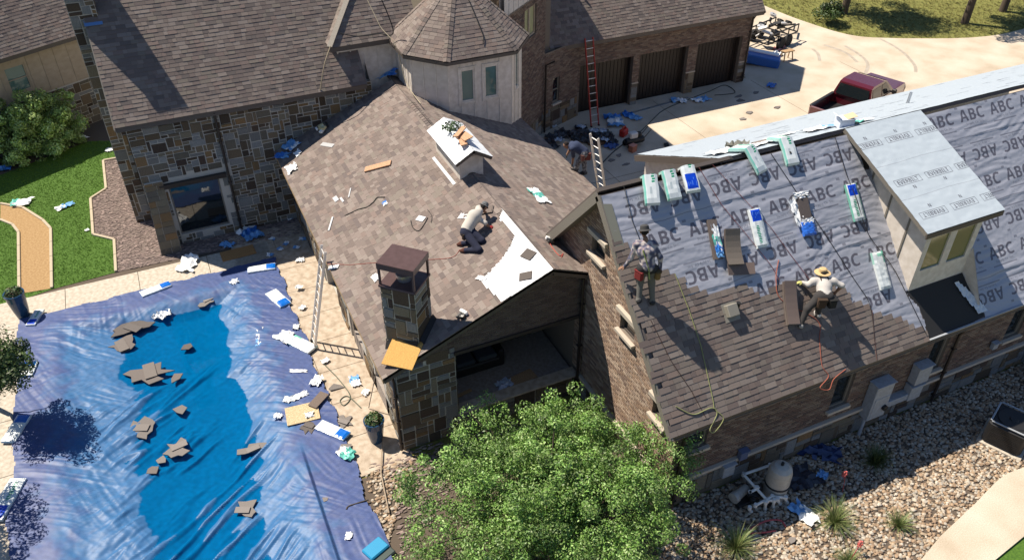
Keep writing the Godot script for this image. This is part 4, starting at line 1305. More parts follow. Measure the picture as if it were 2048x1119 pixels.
	for s in [[fc + dl * 0.92, fc], [fc, fc + dr * 0.8]]:
		var p0: Vector3 = s[0]
		var p1: Vector3 = s[1]
		var out := (p1 - p0).cross(Vector3.UP).normalized()
		var hgt := func(p: Vector3): return Vector3(p.x, 2.97 + (p.x - 3.22) * 0.4145 + 0.02, p.z)
		skirt.quad(hgt.call(p0 + out * 0.14), hgt.call(p1 + out * 0.14), hgt.call(p1 + out * 0.035) + Vector3.UP * 0.16, hgt.call(p0 + out * 0.035) + Vector3.UP * 0.16)
	wput(ch, "flashing", skirt, M.felt)

func turret() -> void:
	var th := thing("turret", "pale eight-sided turret with shingled hip roof and green windows", "turret", Vector3(10.45, 3.5, -27.4))
	var wl := [Vector3(8.27, 0, -28.36), Vector3(8.27, 0, -26.50), Vector3(9.25, 0, -25.42), Vector3(11.70, 0, -25.40), Vector3(12.62, 0, -26.48), Vector3(12.62, 0, -28.36), Vector3(11.7, 0, -29.4), Vector3(9.25, 0, -29.4)]
	var hs := [[], [], [Rect2(0.49, 2.10, 0.52, 1.20), Rect2(1.40, 2.10, 0.52, 1.20)], [Rect2(0.55, 2.0, 0.42, 1.4)], [], [], [], []]
	for k in 8:
		var a: Vector3 = wl[k]
		var b: Vector3 = wl[(k + 1) % 8]
		siding(th, "wall", a, b, 2.5, 6.26, M.cream, hs[k], 0.5, M.cream_trim)
		var u := (b - a).normalized()
		for h in hs[k]:
			var w := window(th, a + Vector3.UP * 2.5, u, h, M.cream_trim, null, {"glass": M.green_glass, "fw": 0.05, "d": -0.03, "rail": false})
			var g := Geo.new()
			var nrm := u.cross(Vector3.UP)
			var o := a + Vector3.UP * 2.5
			for s in [[h.position.x - 0.05, h.position.y - 0.1, h.position.x - 0.05, h.end.y + 0.1], [h.end.x + 0.05, h.position.y - 0.1, h.end.x + 0.05, h.end.y + 0.1]]:
				g.bar(o + u * s[0] + Vector3.UP * s[1] + nrm * 0.015, o + u * s[2] + Vector3.UP * s[3] + nrm * 0.015, 0.09, 0.03, nrm)
			for yy in [h.position.y - 0.05, h.end.y + 0.05]:
				g.bar(o + u * h.position.x + Vector3.UP * yy + nrm * 0.014, o + u * h.end.x + Vector3.UP * yy + nrm * 0.014, 0.09, 0.03, nrm)
			put(w, "casing", g, M.cream_trim)
	var ev := [Vector3(8.02, 6.3, -28.43), Vector3(8.02, 6.3, -26.43), Vector3(9.15, 6.3, -25.15), Vector3(11.81, 6.3, -25.14), Vector3(12.88, 6.3, -26.40), Vector3(12.88, 6.3, -28.43), Vector3(11.8, 6.3, -29.72), Vector3(9.15, 6.3, -29.72)]
	var ap := Vector3(10.45, 8.58, -27.43)
	var nn := []
	for k in 8:
		var a: Vector3 = ev[k]
		var b: Vector3 = ev[(k + 1) % 8]
		var rf := plain_roof(th, "roof_face", [a, b, ap], M.deck, 0.06)
		var u := (b - a).normalized()
		var mid := a + u * (ap - a).dot(u)
		var vv := (ap - mid).normalized()
		nn.append(u.cross(vv))
		if k != 6:
			shingles(rf, a + u.cross(vv) * 0.004, u, vv, PackedVector2Array([Vector2(0, 0), Vector2(a.distance_to(b), 0), Vector2((ap - a).dot(u), mid.distance_to(ap))]), 210 + k, 70, PackedVector2Array(), false, 1)
		var fg := Geo.new()
		fg.bar(a + Vector3(0, -0.09, 0), b + Vector3(0, -0.09, 0), 0.03, 0.11, Vector3.UP)
		wput(th, "fascia", fg, M.fascia)
	for k in range(0, 6): ridge_caps(th.get_node("roof_face") as Node3D, ev[k] + Vector3.UP * 0.01, ap, nn[(k + 7) % 8], nn[k], 310 + k)
	var sf := Geo.new()
	for k in 8:
		sf.quad(ev[k] + Vector3(0, -0.07, 0), ev[(k + 1) % 8] + Vector3(0, -0.07, 0), wl[(k + 1) % 8] + Vector3.UP * 6.23, wl[k] + Vector3.UP * 6.23)
	wput(th, "soffit", sf, M.soffit)

func rear_wings() -> void:
	# hip-roofed link between the stone wing and the turret
	var th := thing("hip_roofed_link", "small hip-roofed upper storey with pale siding left of the turret", "house", Vector3(7.2, 4.5, -28.6))
	siding(th, "wall", Vector3(6.1, 0, -28.25), Vector3(8.6, 0, -28.25), 3.6, 6.3, M.cream, [], 0.5)
	siding(th, "side_wall", Vector3(6.1, 0, -34.0), Vector3(6.1, 0, -28.25), 5.0, 6.3, M.cream, [], 0.5)
	var a := Vector3(5.82, 6.36, -27.98)
	var rf := plain_roof(th, "roof", [a, a + Vector3(3.4, 0, 0), a + Vector3(3.4, 3.33, -3.0), a + Vector3(3.0, 3.33, -3.0)], M.deck)
	shingles(rf, a + FN * 0.004, Vector3.RIGHT, FV, PackedVector2Array([Vector2(0.0, -0.02), Vector2(3.4, -0.02), Vector2(3.4, 4.48), Vector2(3.0, 4.48)]), 221, 120)
	var rl := plain_roof(th, "roof", [a + Vector3(0, 0, -6.0), a, a + Vector3(3.0, 3.33, -3.0)], M.deck)
	shingles(rl, a + Vector3(0, 0, -6.0) + Vector3(-0.743, 0.669, 0) * 0.004, Vector3(0, 0, 1), Vector3(0.669, 0.743, 0), PackedVector2Array([Vector2(0, 0), Vector2(6, 0), Vector2(3.0, 4.48)]), 222, 60)
	var hc := Geo.new()
	hc.bar(a + Vector3(0, 0.03, 0), a + Vector3(3.0, 3.36, -3.0), 0.20, 0.03, Vector3(-0.4, 1, 0.4).normalized())
	put(rf, "hip_strip", hc, mat("hip_weathered", srgb(0.30, 0.28, 0.25), 0.9, M.stone.albedo_texture, 1.0))
	trim_bar(th, "fascia", a + Vector3(0, -0.1, 0), a + Vector3(3.2, -0.1, 0), 0.03, 0.16, Vector3.UP, M.fascia)
	# two-storey brick block behind the turret
	var bk := thing("brick_block", "tall brown brick block between the turret and the garage", "house", Vector3(14, 0, -32))
	var p0 := Vector3(12.3, 0, -27.55)
	var p1 := Vector3(15.5, 0, -30.2)
	var u := (p1 - p0).normalized()
	var w := p0.distance_to(p1)
	var nrm := u.cross(Vector3.UP)
	var hole := Rect2(2.05, 5.0, 1.15, 1.25)
	var g := Geo.new()
	var ar := PackedVector2Array([Vector2(0, 0), Vector2(w, 0), Vector2(w, 7.2), Vector2(0, 7.2)])
	wall_sheet(g, p0, u, ar, [hole])
	var wl := wput(bk, "wall", g, M.brick_mortar)
	bricks(wl, p0, u, PackedVector2Array([Vector2(0, 1.0), Vector2(w, 1.0), Vector2(w, 7.2), Vector2(0, 7.2)]), [hole], 402, 120)
	stones(wl, p0, u, w, 1.0, [], 151, 0.17, 30)
	var wn := window(bk, p0, u, hole, M.tan_siding, null, {"glass": M.blind_glass, "fw": 0.07, "rail": false})
	var mu := Geo.new()
	mu.bar(p0 + u * 2.62 + Vector3.UP * 5.05 - nrm * 0.08, p0 + u * 2.62 + Vector3.UP * 6.2 - nrm * 0.08, 0.10, 0.06, nrm)
	put(wn, "mullion", mu, M.tan_siding)
	siding(bk, "upper_gable", p0 - u * 0.3 + nrm * 0.25, p1 + u * 0.1 + nrm * 0.25, 6.75, 9.4, M.cream, [], 0.42, M.cream_trim)
	var ug := Geo.new()
	ug.box(Transform3D(Basis(u, Vector3.UP, nrm), (p0 + p1) / 2 + Vector3.UP * 6.72 + nrm * 0.1), Vector3(w + 0.5, 0.06, 0.32))
	wput(bk, "gable_soffit", ug, M.soffit)
	var p2 := Vector3(17.72, 0, -31.08)
	var u2 := (p2 - p1).normalized()
	var w2 := p1.distance_to(p2)
	var h2 := Rect2(0.62, 1.25, 0.46, 1.2)
	var g2 := Geo.new()
	wall_sheet(g2, p1, u2, PackedVector2Array([Vector2(0, 0), Vector2(w2, 0), Vector2(w2, 3.75), Vector2(0, 3.75)]), [h2])
	var wl2 := wput(bk, "link_wall", g2, M.brick_mortar)
	bricks(wl2, p1, u2, PackedVector2Array([Vector2(0, 1.05), Vector2(w2, 1.05), Vector2(w2, 3.7), Vector2(0, 3.7)]), [h2], 403, 60)
	stones(wl2, p1, u2, w2, 1.05, [], 152, 0.17, 40, PackedVector2Array(), 2)
	window(bk, p1, u2, h2, M.fascia_light, M.limestone, {"header": false})
	var sg := Geo.new()
	sg.box(Transform3D(Basis(), Vector3(14.4, 4.6, -37.0)), Vector3(3.2, 9.2, 12.6))
	wput(bk, "rear_wall", sg, M.brick_mortar)
	plain_roof(bk, "roof", [Vector3(12.4, 9.25, -30.2), Vector3(16.5, 9.25, -30.2), Vector3(16.5, 9.25, -43.5), Vector3(12.4, 9.25, -43.5)], M.deck)
	downspout(bk, [p1 + Vector3(0.35, 3.5, 0.35), p1 + Vector3(0.02, 3.3, 0.16), p1 + Vector3(0.02, 0.1, 0.16)])

func garage() -> void:
	var th := thing("garage_wing", "brown brick garage wing with three dark wooden doors", "garage", Vector3(22, 0, -31.08))
	var o := Vector3(17.72, 0, -31.08)
	var doors := [Rect2(0.10, 0, 2.87, 2.5), Rect2(3.34, 0, 2.76, 2.5), Rect2(6.64, 0, 2.69, 2.5)]
	var g := Geo.new()
	wall_sheet(g, o, Vector3.RIGHT, PackedVector2Array([Vector2(0, 0), Vector2(9.8, 0), Vector2(9.8, 3.72), Vector2(0, 3.72)]), doors)
	var wl := wput(th, "wall", g, M.brick_mortar)
	bricks(wl, o, Vector3.RIGHT, PackedVector2Array([Vector2(0, 1.15), Vector2(9.8, 1.15), Vector2(9.8, 3.7), Vector2(0, 3.7)]), doors, 404, 200)
	for s in [[2.98, 0.35], [6.11, 0.52], [9.34, 0.46]]:
		stones(wl, o + Vector3(s[0], 0, 0), Vector3.RIGHT, s[1], 1.1, [], 160 + int(s[0]), 0.17, 20, PackedVector2Array(), 2)
		trim_bar(th, "stone_cap", o + Vector3(s[0] - 0.01, 1.13, 0.02), o + Vector3(s[0] + s[1] + 0.01, 1.13, 0.02), 0.08, 0.05, Vector3.UP, M.limestone)
	for d in doors:
		var dg := Geo.new()
		dg.box(Transform3D(Basis(), o + Vector3(d.position.x + d.size.x / 2, 1.25, -0.42)), Vector3(d.size.x + 0.2, 2.6, 0.04))
		var dn := wput(th, "garage_door", dg, M.door_wood)
		var n := 14
		for k in n:
			var pg := Geo.new()
			pg.box(Transform3D(Basis(), o + Vector3(d.position.x + (k + 0.5) * d.size.x / n, 1.25, -0.385)), Vector3(d.size.x / n - 0.018, 2.5, 0.03), Color.WHITE, 0.004)
			put(dn, "plank", pg, M.door_wood)
		var rg := Geo.new()
		for s in [d.position.x, d.end.x]: rg.box(Transform3D(Basis(), o + Vector3(s, 1.25, -0.31)), Vector3(0.06, 2.5, 0.2))
		rg.box(Transform3D(Basis(), o + Vector3(d.position.x + d.size.x / 2, 2.53, -0.31)), Vector3(d.size.x, 0.06, 0.2))
		put(dn, "jamb", rg, M.timber_dark)
	var sg := Geo.new()
	sg.box(Transform3D(Basis(), Vector3(27.42, 2.0, -36.2)), Vector3(0.2, 4.0, 10.2))
	sg.tri(Vector3(27.52, 3.7, -31.1), Vector3(27.52, 3.7, -41.0), Vector3(27.52, 9.2, -36.0))
	wput(th, "end_wall", sg, M.brick_mortar)
	var ro := Vector3(16.05, 3.74, -30.72)
	var rf := plain_roof(th, "roof", [ro, ro + Vector3(11.78, 0, 0), ro + Vector3(11.78, 0, 0) + FV * 7.6, ro + FV * 7.6], M.deck)
	shingles(rf, ro + FN * 0.004, Vector3.RIGHT, FV, PackedVector2Array([Vector2(0, -0.02), Vector2(11.8, -0.02), Vector2(11.8, 5.0), Vector2(0, 5.0)]), 231, 300)
	var bv := Vector3(0, -0.7429, -0.6694)
	var rt := ro + FV * 7.6
	plain_roof(th, "back_roof", [rt, rt + Vector3(11.78, 0, 0), rt + Vector3(11.78, 0, 0) + bv * 7.4, rt + bv * 7.4], M.shingle)
	trim_bar(th, "fascia", ro + Vector3(0, -0.11, -0.02), ro + Vector3(11.78, -0.11, -0.02), 0.03, 0.17, Vector3.UP, M.fascia)
	trim_bar(th, "soffit", Vector3(16.3, 3.62, -30.9), Vector3(27.8, 3.62, -30.9), 0.34, 0.02, Vector3.UP, M.soffit)
	trim_bar(th, "rake_board", ro + Vector3(11.8, -0.12, 0), rt + Vector3(11.8, -0.12, 0), 0.04, 0.18, FN, M.fascia_light)
	downspout(th, [Vector3(27.42, 3.6, -30.8), Vector3(27.42, 3.3, -30.98), Vector3(27.42, 0.1, -30.98)])
	var vg := Geo.new()
	vg.tube([ro + Vector3(2.2, 0, 0) + FV * 2.2, ro + Vector3(2.2, 0.35, 0) + FV * 2.2], 0.05, 8)
	wput(th, "vent_pipe", vg, M.galvanised)

func right_wing() -> void:
	var th := thing("right_wing", "brick house wing on the right being reroofed over grey underlayment", "house", Vector3(14, 0, -13))
	# gable wall facing left
	var U := Vector3(0, 0, 1)
	var o := Vector3(8.95, 0, -17.55)
	var gh := [Rect2(3.02, 5.22, 0.66, 0.56), Rect2(4.62, 3.88, 0.66, 0.56), Rect2(6.36, 2.52, 0.56, 0.56)]
	var area := PackedVector2Array([Vector2(0, 0), Vector2(7.4, 0), Vector2(7.4, 3.22), Vector2(3.7, 7.22), Vector2(0, 3.22)])
	var g := Geo.new()
	wall_sheet(g, o, U, area, gh)
	var wl := wput(th, "gable_wall", g, M.brick_mortar)
	var tones := [Color(0.36, 0.25, 0.175), Color(0.42, 0.305, 0.225), Color(0.29, 0.195, 0.14), Color(0.48, 0.365, 0.275), Color(0.35, 0.265, 0.205), Color(0.23, 0.16, 0.125)]
	bricks(wl, o, U, PackedVector2Array([Vector2(2.4, 0.85), Vector2(7.4, 0.85), Vector2(7.4, 3.22), Vector2(3.7, 7.2), Vector2(0.2, 3.4), Vector2(2.4, 3.4)]), gh, 405, 300, tones)
	stones(wl, o + U * 2.9, U, 4.5, 0.72, [], 171, 0.2, 40)
	var ledge := Geo.new()
	ledge.bar(o + U * 2.85 + Vector3(-0.03, 0.78, 0), o + U * 7.42 + Vector3(-0.03, 0.78, 0), 0.14, 0.1, Vector3.UP, Color.WHITE, 0.01)
	put(wl, "ledge", ledge, M.limestone)
	for h in gh: window(th, o, U, h, M.fascia, M.limestone, {"header": true, "fw": 0.05, "rail": false, "d": -0.1})
	# front wall
	var fo := Vector3(8.95, 0, -10.15)
	var fh := [Rect2(0.30, 1.98, 0.62, 0.68), Rect2(4.92, 1.42, 0.62, 1.25), Rect2(8.28, 1.42, 0.62, 1.25), Rect2(11.4, 1.5, 0.66, 1.2)]
	var fg := Geo.new()
	wall_sheet(fg, fo, Vector3.RIGHT, PackedVector2Array([Vector2(0, 0), Vector2(15.5, 0), Vector2(15.5, 3.0), Vector2(0, 3.0)]), fh)
	var fw := wput(th, "front_wall", fg, M.brick_mortar)
	bricks(fw, fo, Vector3.RIGHT, PackedVector2Array([Vector2(0, 1.05), Vector2(15.5, 1.05), Vector2(15.5, 3.0), Vector2(0, 3.0)]), fh, 406, 300)
	stones(fw, fo, Vector3.RIGHT, 15.5, 0.93, [], 172, 0.17, 120, PackedVector2Array(), 2)
	var fl := Geo.new()
	fl.bar(fo + Vector3(0, 0.98, 0.03), fo + Vector3(15.5, 0.98, 0.03), 0.14, 0.09, Vector3.UP, Color.WHITE, 0.01)
	put(fw, "ledge", fl, M.limestone)
	for h in fh: window(th, fo, Vector3.RIGHT, h, M.fascia_light, M.limestone, {"fw": 0.06, "rail": false})
	for x in [9.0, 17.95]: downspout(th, [Vector3(x + 0.1, 2.9, -9.95), Vector3(x + 0.1, 2.6, -10.05), Vector3(x + 0.1, 0.1, -10.05)])
	var bkw := Geo.new()
	bkw.box(Transform3D(Basis(), Vector3(16.9, 1.7, -17.6)), Vector3(15.6, 3.2, 0.2))
	wput(th, "rear_wall", bkw, M.brick_mortar)
	# front slope: deck, grey lettered underlayment, new shingles stepped up from the eave
	var W := 15.8
	var rf := plain_roof(th, "front_roof", [FO, FO + Vector3(W, 0, 0), FO + Vector3(W, 0, 0) + FV * 5.76, FO + FV * 5.76], M.deck)
	var steps := PackedVector2Array([Vector2(-0.02, -0.02), Vector2(8.15, -0.02), Vector2(8.00, 0.15), Vector2(7.83, 0.37), Vector2(6.70, 1.09), Vector2(5.94, 1.73), Vector2(5.49, 2.25), Vector2(4.60, 2.43), Vector2(4.01, 2.54), Vector2(3.46, 2.40), Vector2(3.16, 2.70), Vector2(2.92, 2.85), Vector2(2.15, 2.76), Vector2(1.74, 3.02), Vector2(1.38, 3.41), Vector2(1.08, 3.74), Vector2(0.82, 3.89), Vector2(0.38, 4.10), Vector2(0.26, 4.74), Vector2(-0.02, 4.6)])
	shingles(rf, FO + FN * 0.030, Vector3.RIGHT, FV, steps, 241, 300, PackedVector2Array(), true, 1)
	var st := Geo.new()
	st.quad(FO + FN * 0.036 + Vector3(-0.02, 0, 0) + FV * 4.45, FO + FN * 0.036 + Vector3(0.2, 0, 0) + FV * 4.45, FO + FN * 0.036 + Vector3(0.2, 0, 0) + FV * 5.5, FO + FN * 0.036 + Vector3(-0.02, 0, 0) + FV * 5.55)
	put(rf, "rake_starter_strip", st, M.drip_edge)
	underlayment(rf, W, steps)
	# rake boards, eave, soffit
	var apx := FO + FV * 5.856
	trim_bar(th, "rake_board", FO + Vector3(-0.03, -0.12, 0.0), apx + Vector3(-0.03, -0.12, 0), 0.04, 0.22, FN, M.fascia_light)
	var bv := Vector3(0, -0.7429, -0.6694)
	trim_bar(th, "rake_board", apx + Vector3(-0.03, -0.12, 0), apx + bv * 5.8 + Vector3(-0.03, -0.12, 0), 0.04, 0.22, Vector3(0, 0.6694, -0.7429), M.fascia_light)
	trim_bar(th, "rake_soffit", apx + Vector3(0.16, -0.2, 0), apx + bv * 5.8 + Vector3(0.16, -0.2, 0), 0.34, 0.02, Vector3(0, 0.6694, -0.7429), M.soffit)
	trim_bar(th, "fascia", FO + Vector3(0, -0.1, -0.01), FO + Vector3(W, -0.1, -0.01), 0.03, 0.15, Vector3.UP, M.fascia)
	trim_bar(th, "soffit", FO + Vector3(0.1, -0.16, -0.1), FO + Vector3(W, -0.16, -0.1), 0.24, 0.02, Vector3.UP, M.soffit)
	# rear: steep slope at the left end, low-pitched shed further right
	plain_roof(th, "rear_roof", [apx, apx + bv * 5.85, apx + bv * 5.85 + Vector3(W, 0, 0), apx + Vector3(3.7, 0, 0)], M.deck)
	var so := Vector3(12.15, 5.70, -17.66)
	var sv := (Vector3(12.15, 7.40, -13.93) - so).normalized()
	var sl := Vector3(12.15, 7.40, -13.93).distance_to(so)
	var shed := plain_roof(th, "shed_roof", [so + Vector3(17.5, 0, 0), so, so + sv * sl, so + sv * sl + Vector3(17.5, 0, 0)], M.deck)
	var wn := noise(1.1, 81, 3)
	var lap := func(x: float, y: float) -> float: return 0.012 + 0.007 * (1.0 - absf(wn.get_noise_2d(x * 0.7, y * 4.0)) * 2.0) + 0.012 * fposmod(-y, 0.9)
	var rm := mat("pale_underlayment", srgb(0.44, 0.49, 0.535), 0.5, ntex(0.04, 82, Color(0.86, 0.88, 0.90), Color(1, 1, 1)), 0.7)
	put(shed, "underlayment", cloth(so + Vector3(17.5, 0, 0), Vector3(-1, 0, 0), sv, 17.5, sl, 0.06, lap), rm)
	var mark := Geo.new()   # faint printed dashes on the rear sheets
	var r := RandomNumberGenerator.new()
	r.seed = 83
	for k in 110:
		var p := so + Vector3(r.randf_range(0.2, 16), 0, 0) + sv * (r.randf_range(0.1, sl - 0.2)) + Vector3(0, 0.92, -0.4).normalized() * 0.034
		var l := r.randf_range(0.15, 0.6)
		mark.quad(p, p + sv * 0.03, p + sv * 0.03 + Vector3(l, 0, 0), p + Vector3(l, 0, 0))
	put(shed, "print_marks", mark, mat("faint_ink", srgb(0.36, 0.40, 0.45), 0.6))
	var ck := Geo.new()
	ck.tri(Vector3(12.4, 5.55, -17.5), Vector3(12.4, 7.25, -13.95), Vector3(12.4, 3.4, -17.5))
	ck.quad(Vector3(12.4, 3.2, -17.5), Vector3(28, 3.2, -17.5), Vector3(28, 5.6, -17.5), Vector3(12.4, 5.6, -17.5))
	wput(th, "shed_cheek", ck, M.cream)
	trim_bar(th, "shed_rake_board", so + Vector3(-0.02, -0.1, 0), so + sv * sl + Vector3(-0.02, -0.1, 0), 0.04, 0.17, Vector3(0, 0.92, -0.4), M.fascia)
	var vent := Geo.new()
	vent.tube([so + Vector3(7.9, 0, 0) + sv * 2.5, so + Vector3(7.92, 0.36, 0) + sv * 2.5], 0.04, 8)
	wput(th, "vent_pipe", vent, M.galvanised)
	dormer()

func underlayment(rf: Node3D, W: float, steps: PackedVector2Array) -> void:
	var H := 5.74
	var px := 110.0
	var im := Image.create(int(W * px), int(H * px), false, Image.FORMAT_RGB8)
	var base := Color(0.625, 0.637, 0.682)
	im.fill(base)
	var ink := Color(0.36, 0.355, 0.395)
	var soft := Color(0.47, 0.475, 0.52)
	var at := func(u: float, v: float) -> Vector2: return Vector2(u * px, (H - v) * px)
	var rows := [[5.23, true, 0.98, 8, -0.35], [4.43, false, 1.25, 8, 0.0], [3.34, true, 2.01, 5, 0.0], [2.57, false, 2.55, 5, 0.0], [1.43, true, 3.2, 4, 0.0], [5.46, false, 10.62, 4, 0.0], [4.33, true, 10.68, 4, 0.0], [3.55, false, 10.45, 5, 0.0], [2.38, true, 9.96, 5, 0.0], [1.60, false, 10.13, 5, 0.0], [0.52, true, 10.48, 5, 0.0]]
	var r := RandomNumberGenerator.new()
	r.seed = 91
	for q in rows:
		for k in q[3]:
			var u: float = q[2] + 1.185 * k
			if q[2] < 9.0 and u > 7.7: continue
			var s := -1.0 if q[1] else 1.0
			print_text(im, "ABC", at.call(u, q[0]), 0.335 * px, q[1], ink, 1.08)
			print_text(im, "Supply Co. Inc.", at.call(u + 0.04 * s, q[0] - 0.26 * s), 0.085 * px, q[1], soft, 1.15)
			var bp: Vector2 = at.call(u - 0.44, q[0] - 0.355 * s)
			im.fill_rect(Rect2i(int(bp.x), int(bp.y), int(0.9 * px), 4), soft)
			var c: Vector2 = at.call(u + 0.62, q[0] + 0.28 * s)
			im.fill_rect(Rect2i(int(c.x), int(c.y), 12, 7), soft)
	for v in [4.86, 2.96, 1.05]:   # lapped edges of the rolls
		for x in im.get_width():
			var y := int((H - v) * px + 2.0 * sin(x * 0.013) + 1.5 * sin(x * 0.05))
			for d in 2: im.set_pixel(x, clampi(y + d, 0, im.get_height() - 1), soft)
	var m := mat("grey_underlayment", Color.WHITE, 0.42)
	m.albedo_texture = ImageTexture.create_from_image(im)
	m.metallic_specular = 0.5
	var n1 := noise(0.9, 92, 3)
	var n2 := noise(2.4, 93, 2)
	var n3 := noise(0.35, 94, 2)
	var lift := func(x: float, y: float) -> float:
		var t := y + 0.22 * sin(x * 0.7) + 0.3 * n3.get_noise_2d(x, y)
		var f := 1.0 - absf(n1.get_noise_2d(x * 0.32, t * 5.0)) * 2.2
		var f2 := 1.0 - absf(n2.get_noise_2d(x * 0.8 + t, t * 3.0)) * 2.0
		var lp := 0.0
		for v in [4.86, 2.96, 1.05]:
			if y > v and y < v + 0.25: lp = maxf(lp, 0.014 * (1.0 - (y - v) / 0.25))
		return 0.011 + 0.013 * maxf(f, -0.5) + 0.003 * f2 + lp
	var felt := PackedVector2Array([Vector2(7.70, 1.36), Vector2(9.74, 1.37), Vector2(9.78, 1.01), Vector2(10.07, 0.45), Vector2(10.01, 0.08), Vector2(8.75, -0.05), Vector2(7.9, -0.05), Vector2(8.01, 0.39), Vector2(7.98, 0.91)])
	var keep := func(x: float, y: float) -> bool:
		var p := Vector2(x, y)
		if Geometry2D.is_point_in_polygon(p, felt): return false
		if x < 0.3 and y < 4.45: return false
		if Geometry2D.is_point_in_polygon(p + Vector2(0.0, 0.30), steps) and Geometry2D.is_point_in_polygon(p + Vector2(0.2, 0.2), steps) and Geometry2D.is_point_in_polygon(p + Vector2(-0.2, 0.25), steps): return false
		if x > 7.60 and x < 7.84 and y > 4.75: return false    # left out where the dark slot sheet lies beside the dormer
		return true
	put(rf, "underlayment", cloth(FO, Vector3.RIGHT, FV, W, H, 0.04, lift, keep), m)
	var fg := Geo.new()
	fg.poly(felt, func(p: Vector2): return FO + Vector3.RIGHT * p.x + FV * p.y + FN * 0.008)
	put(rf, "felt_patch", fg, M.felt)
	var sw := Geo.new()
	sw.quad(FO + Vector3(7.60, 0, 0) + FV * 4.75 + FN * 0.005, FO + Vector3(7.84, 0, 0) + FV * 4.75 + FN * 0.005, FO + Vector3(7.84, 0, 0) + FV * 5.75 + FN * 0.005, FO + Vector3(7.60, 0, 0) + FV * 5.75 + FN * 0.005)
	put(rf, "dark_slot_sheet", sw, M.timber_dark)  # dark sheet over the deck paints the shade inside a slot
	var dr := Geo.new()
	dr.bar(FO + Vector3(7.95, 0.03, 0.03), FO + Vector3(W, 0.03, 0.03), 0.05, 0.03, Vector3.UP)
	put(rf, "drip_edge", dr, M.grey_paint)

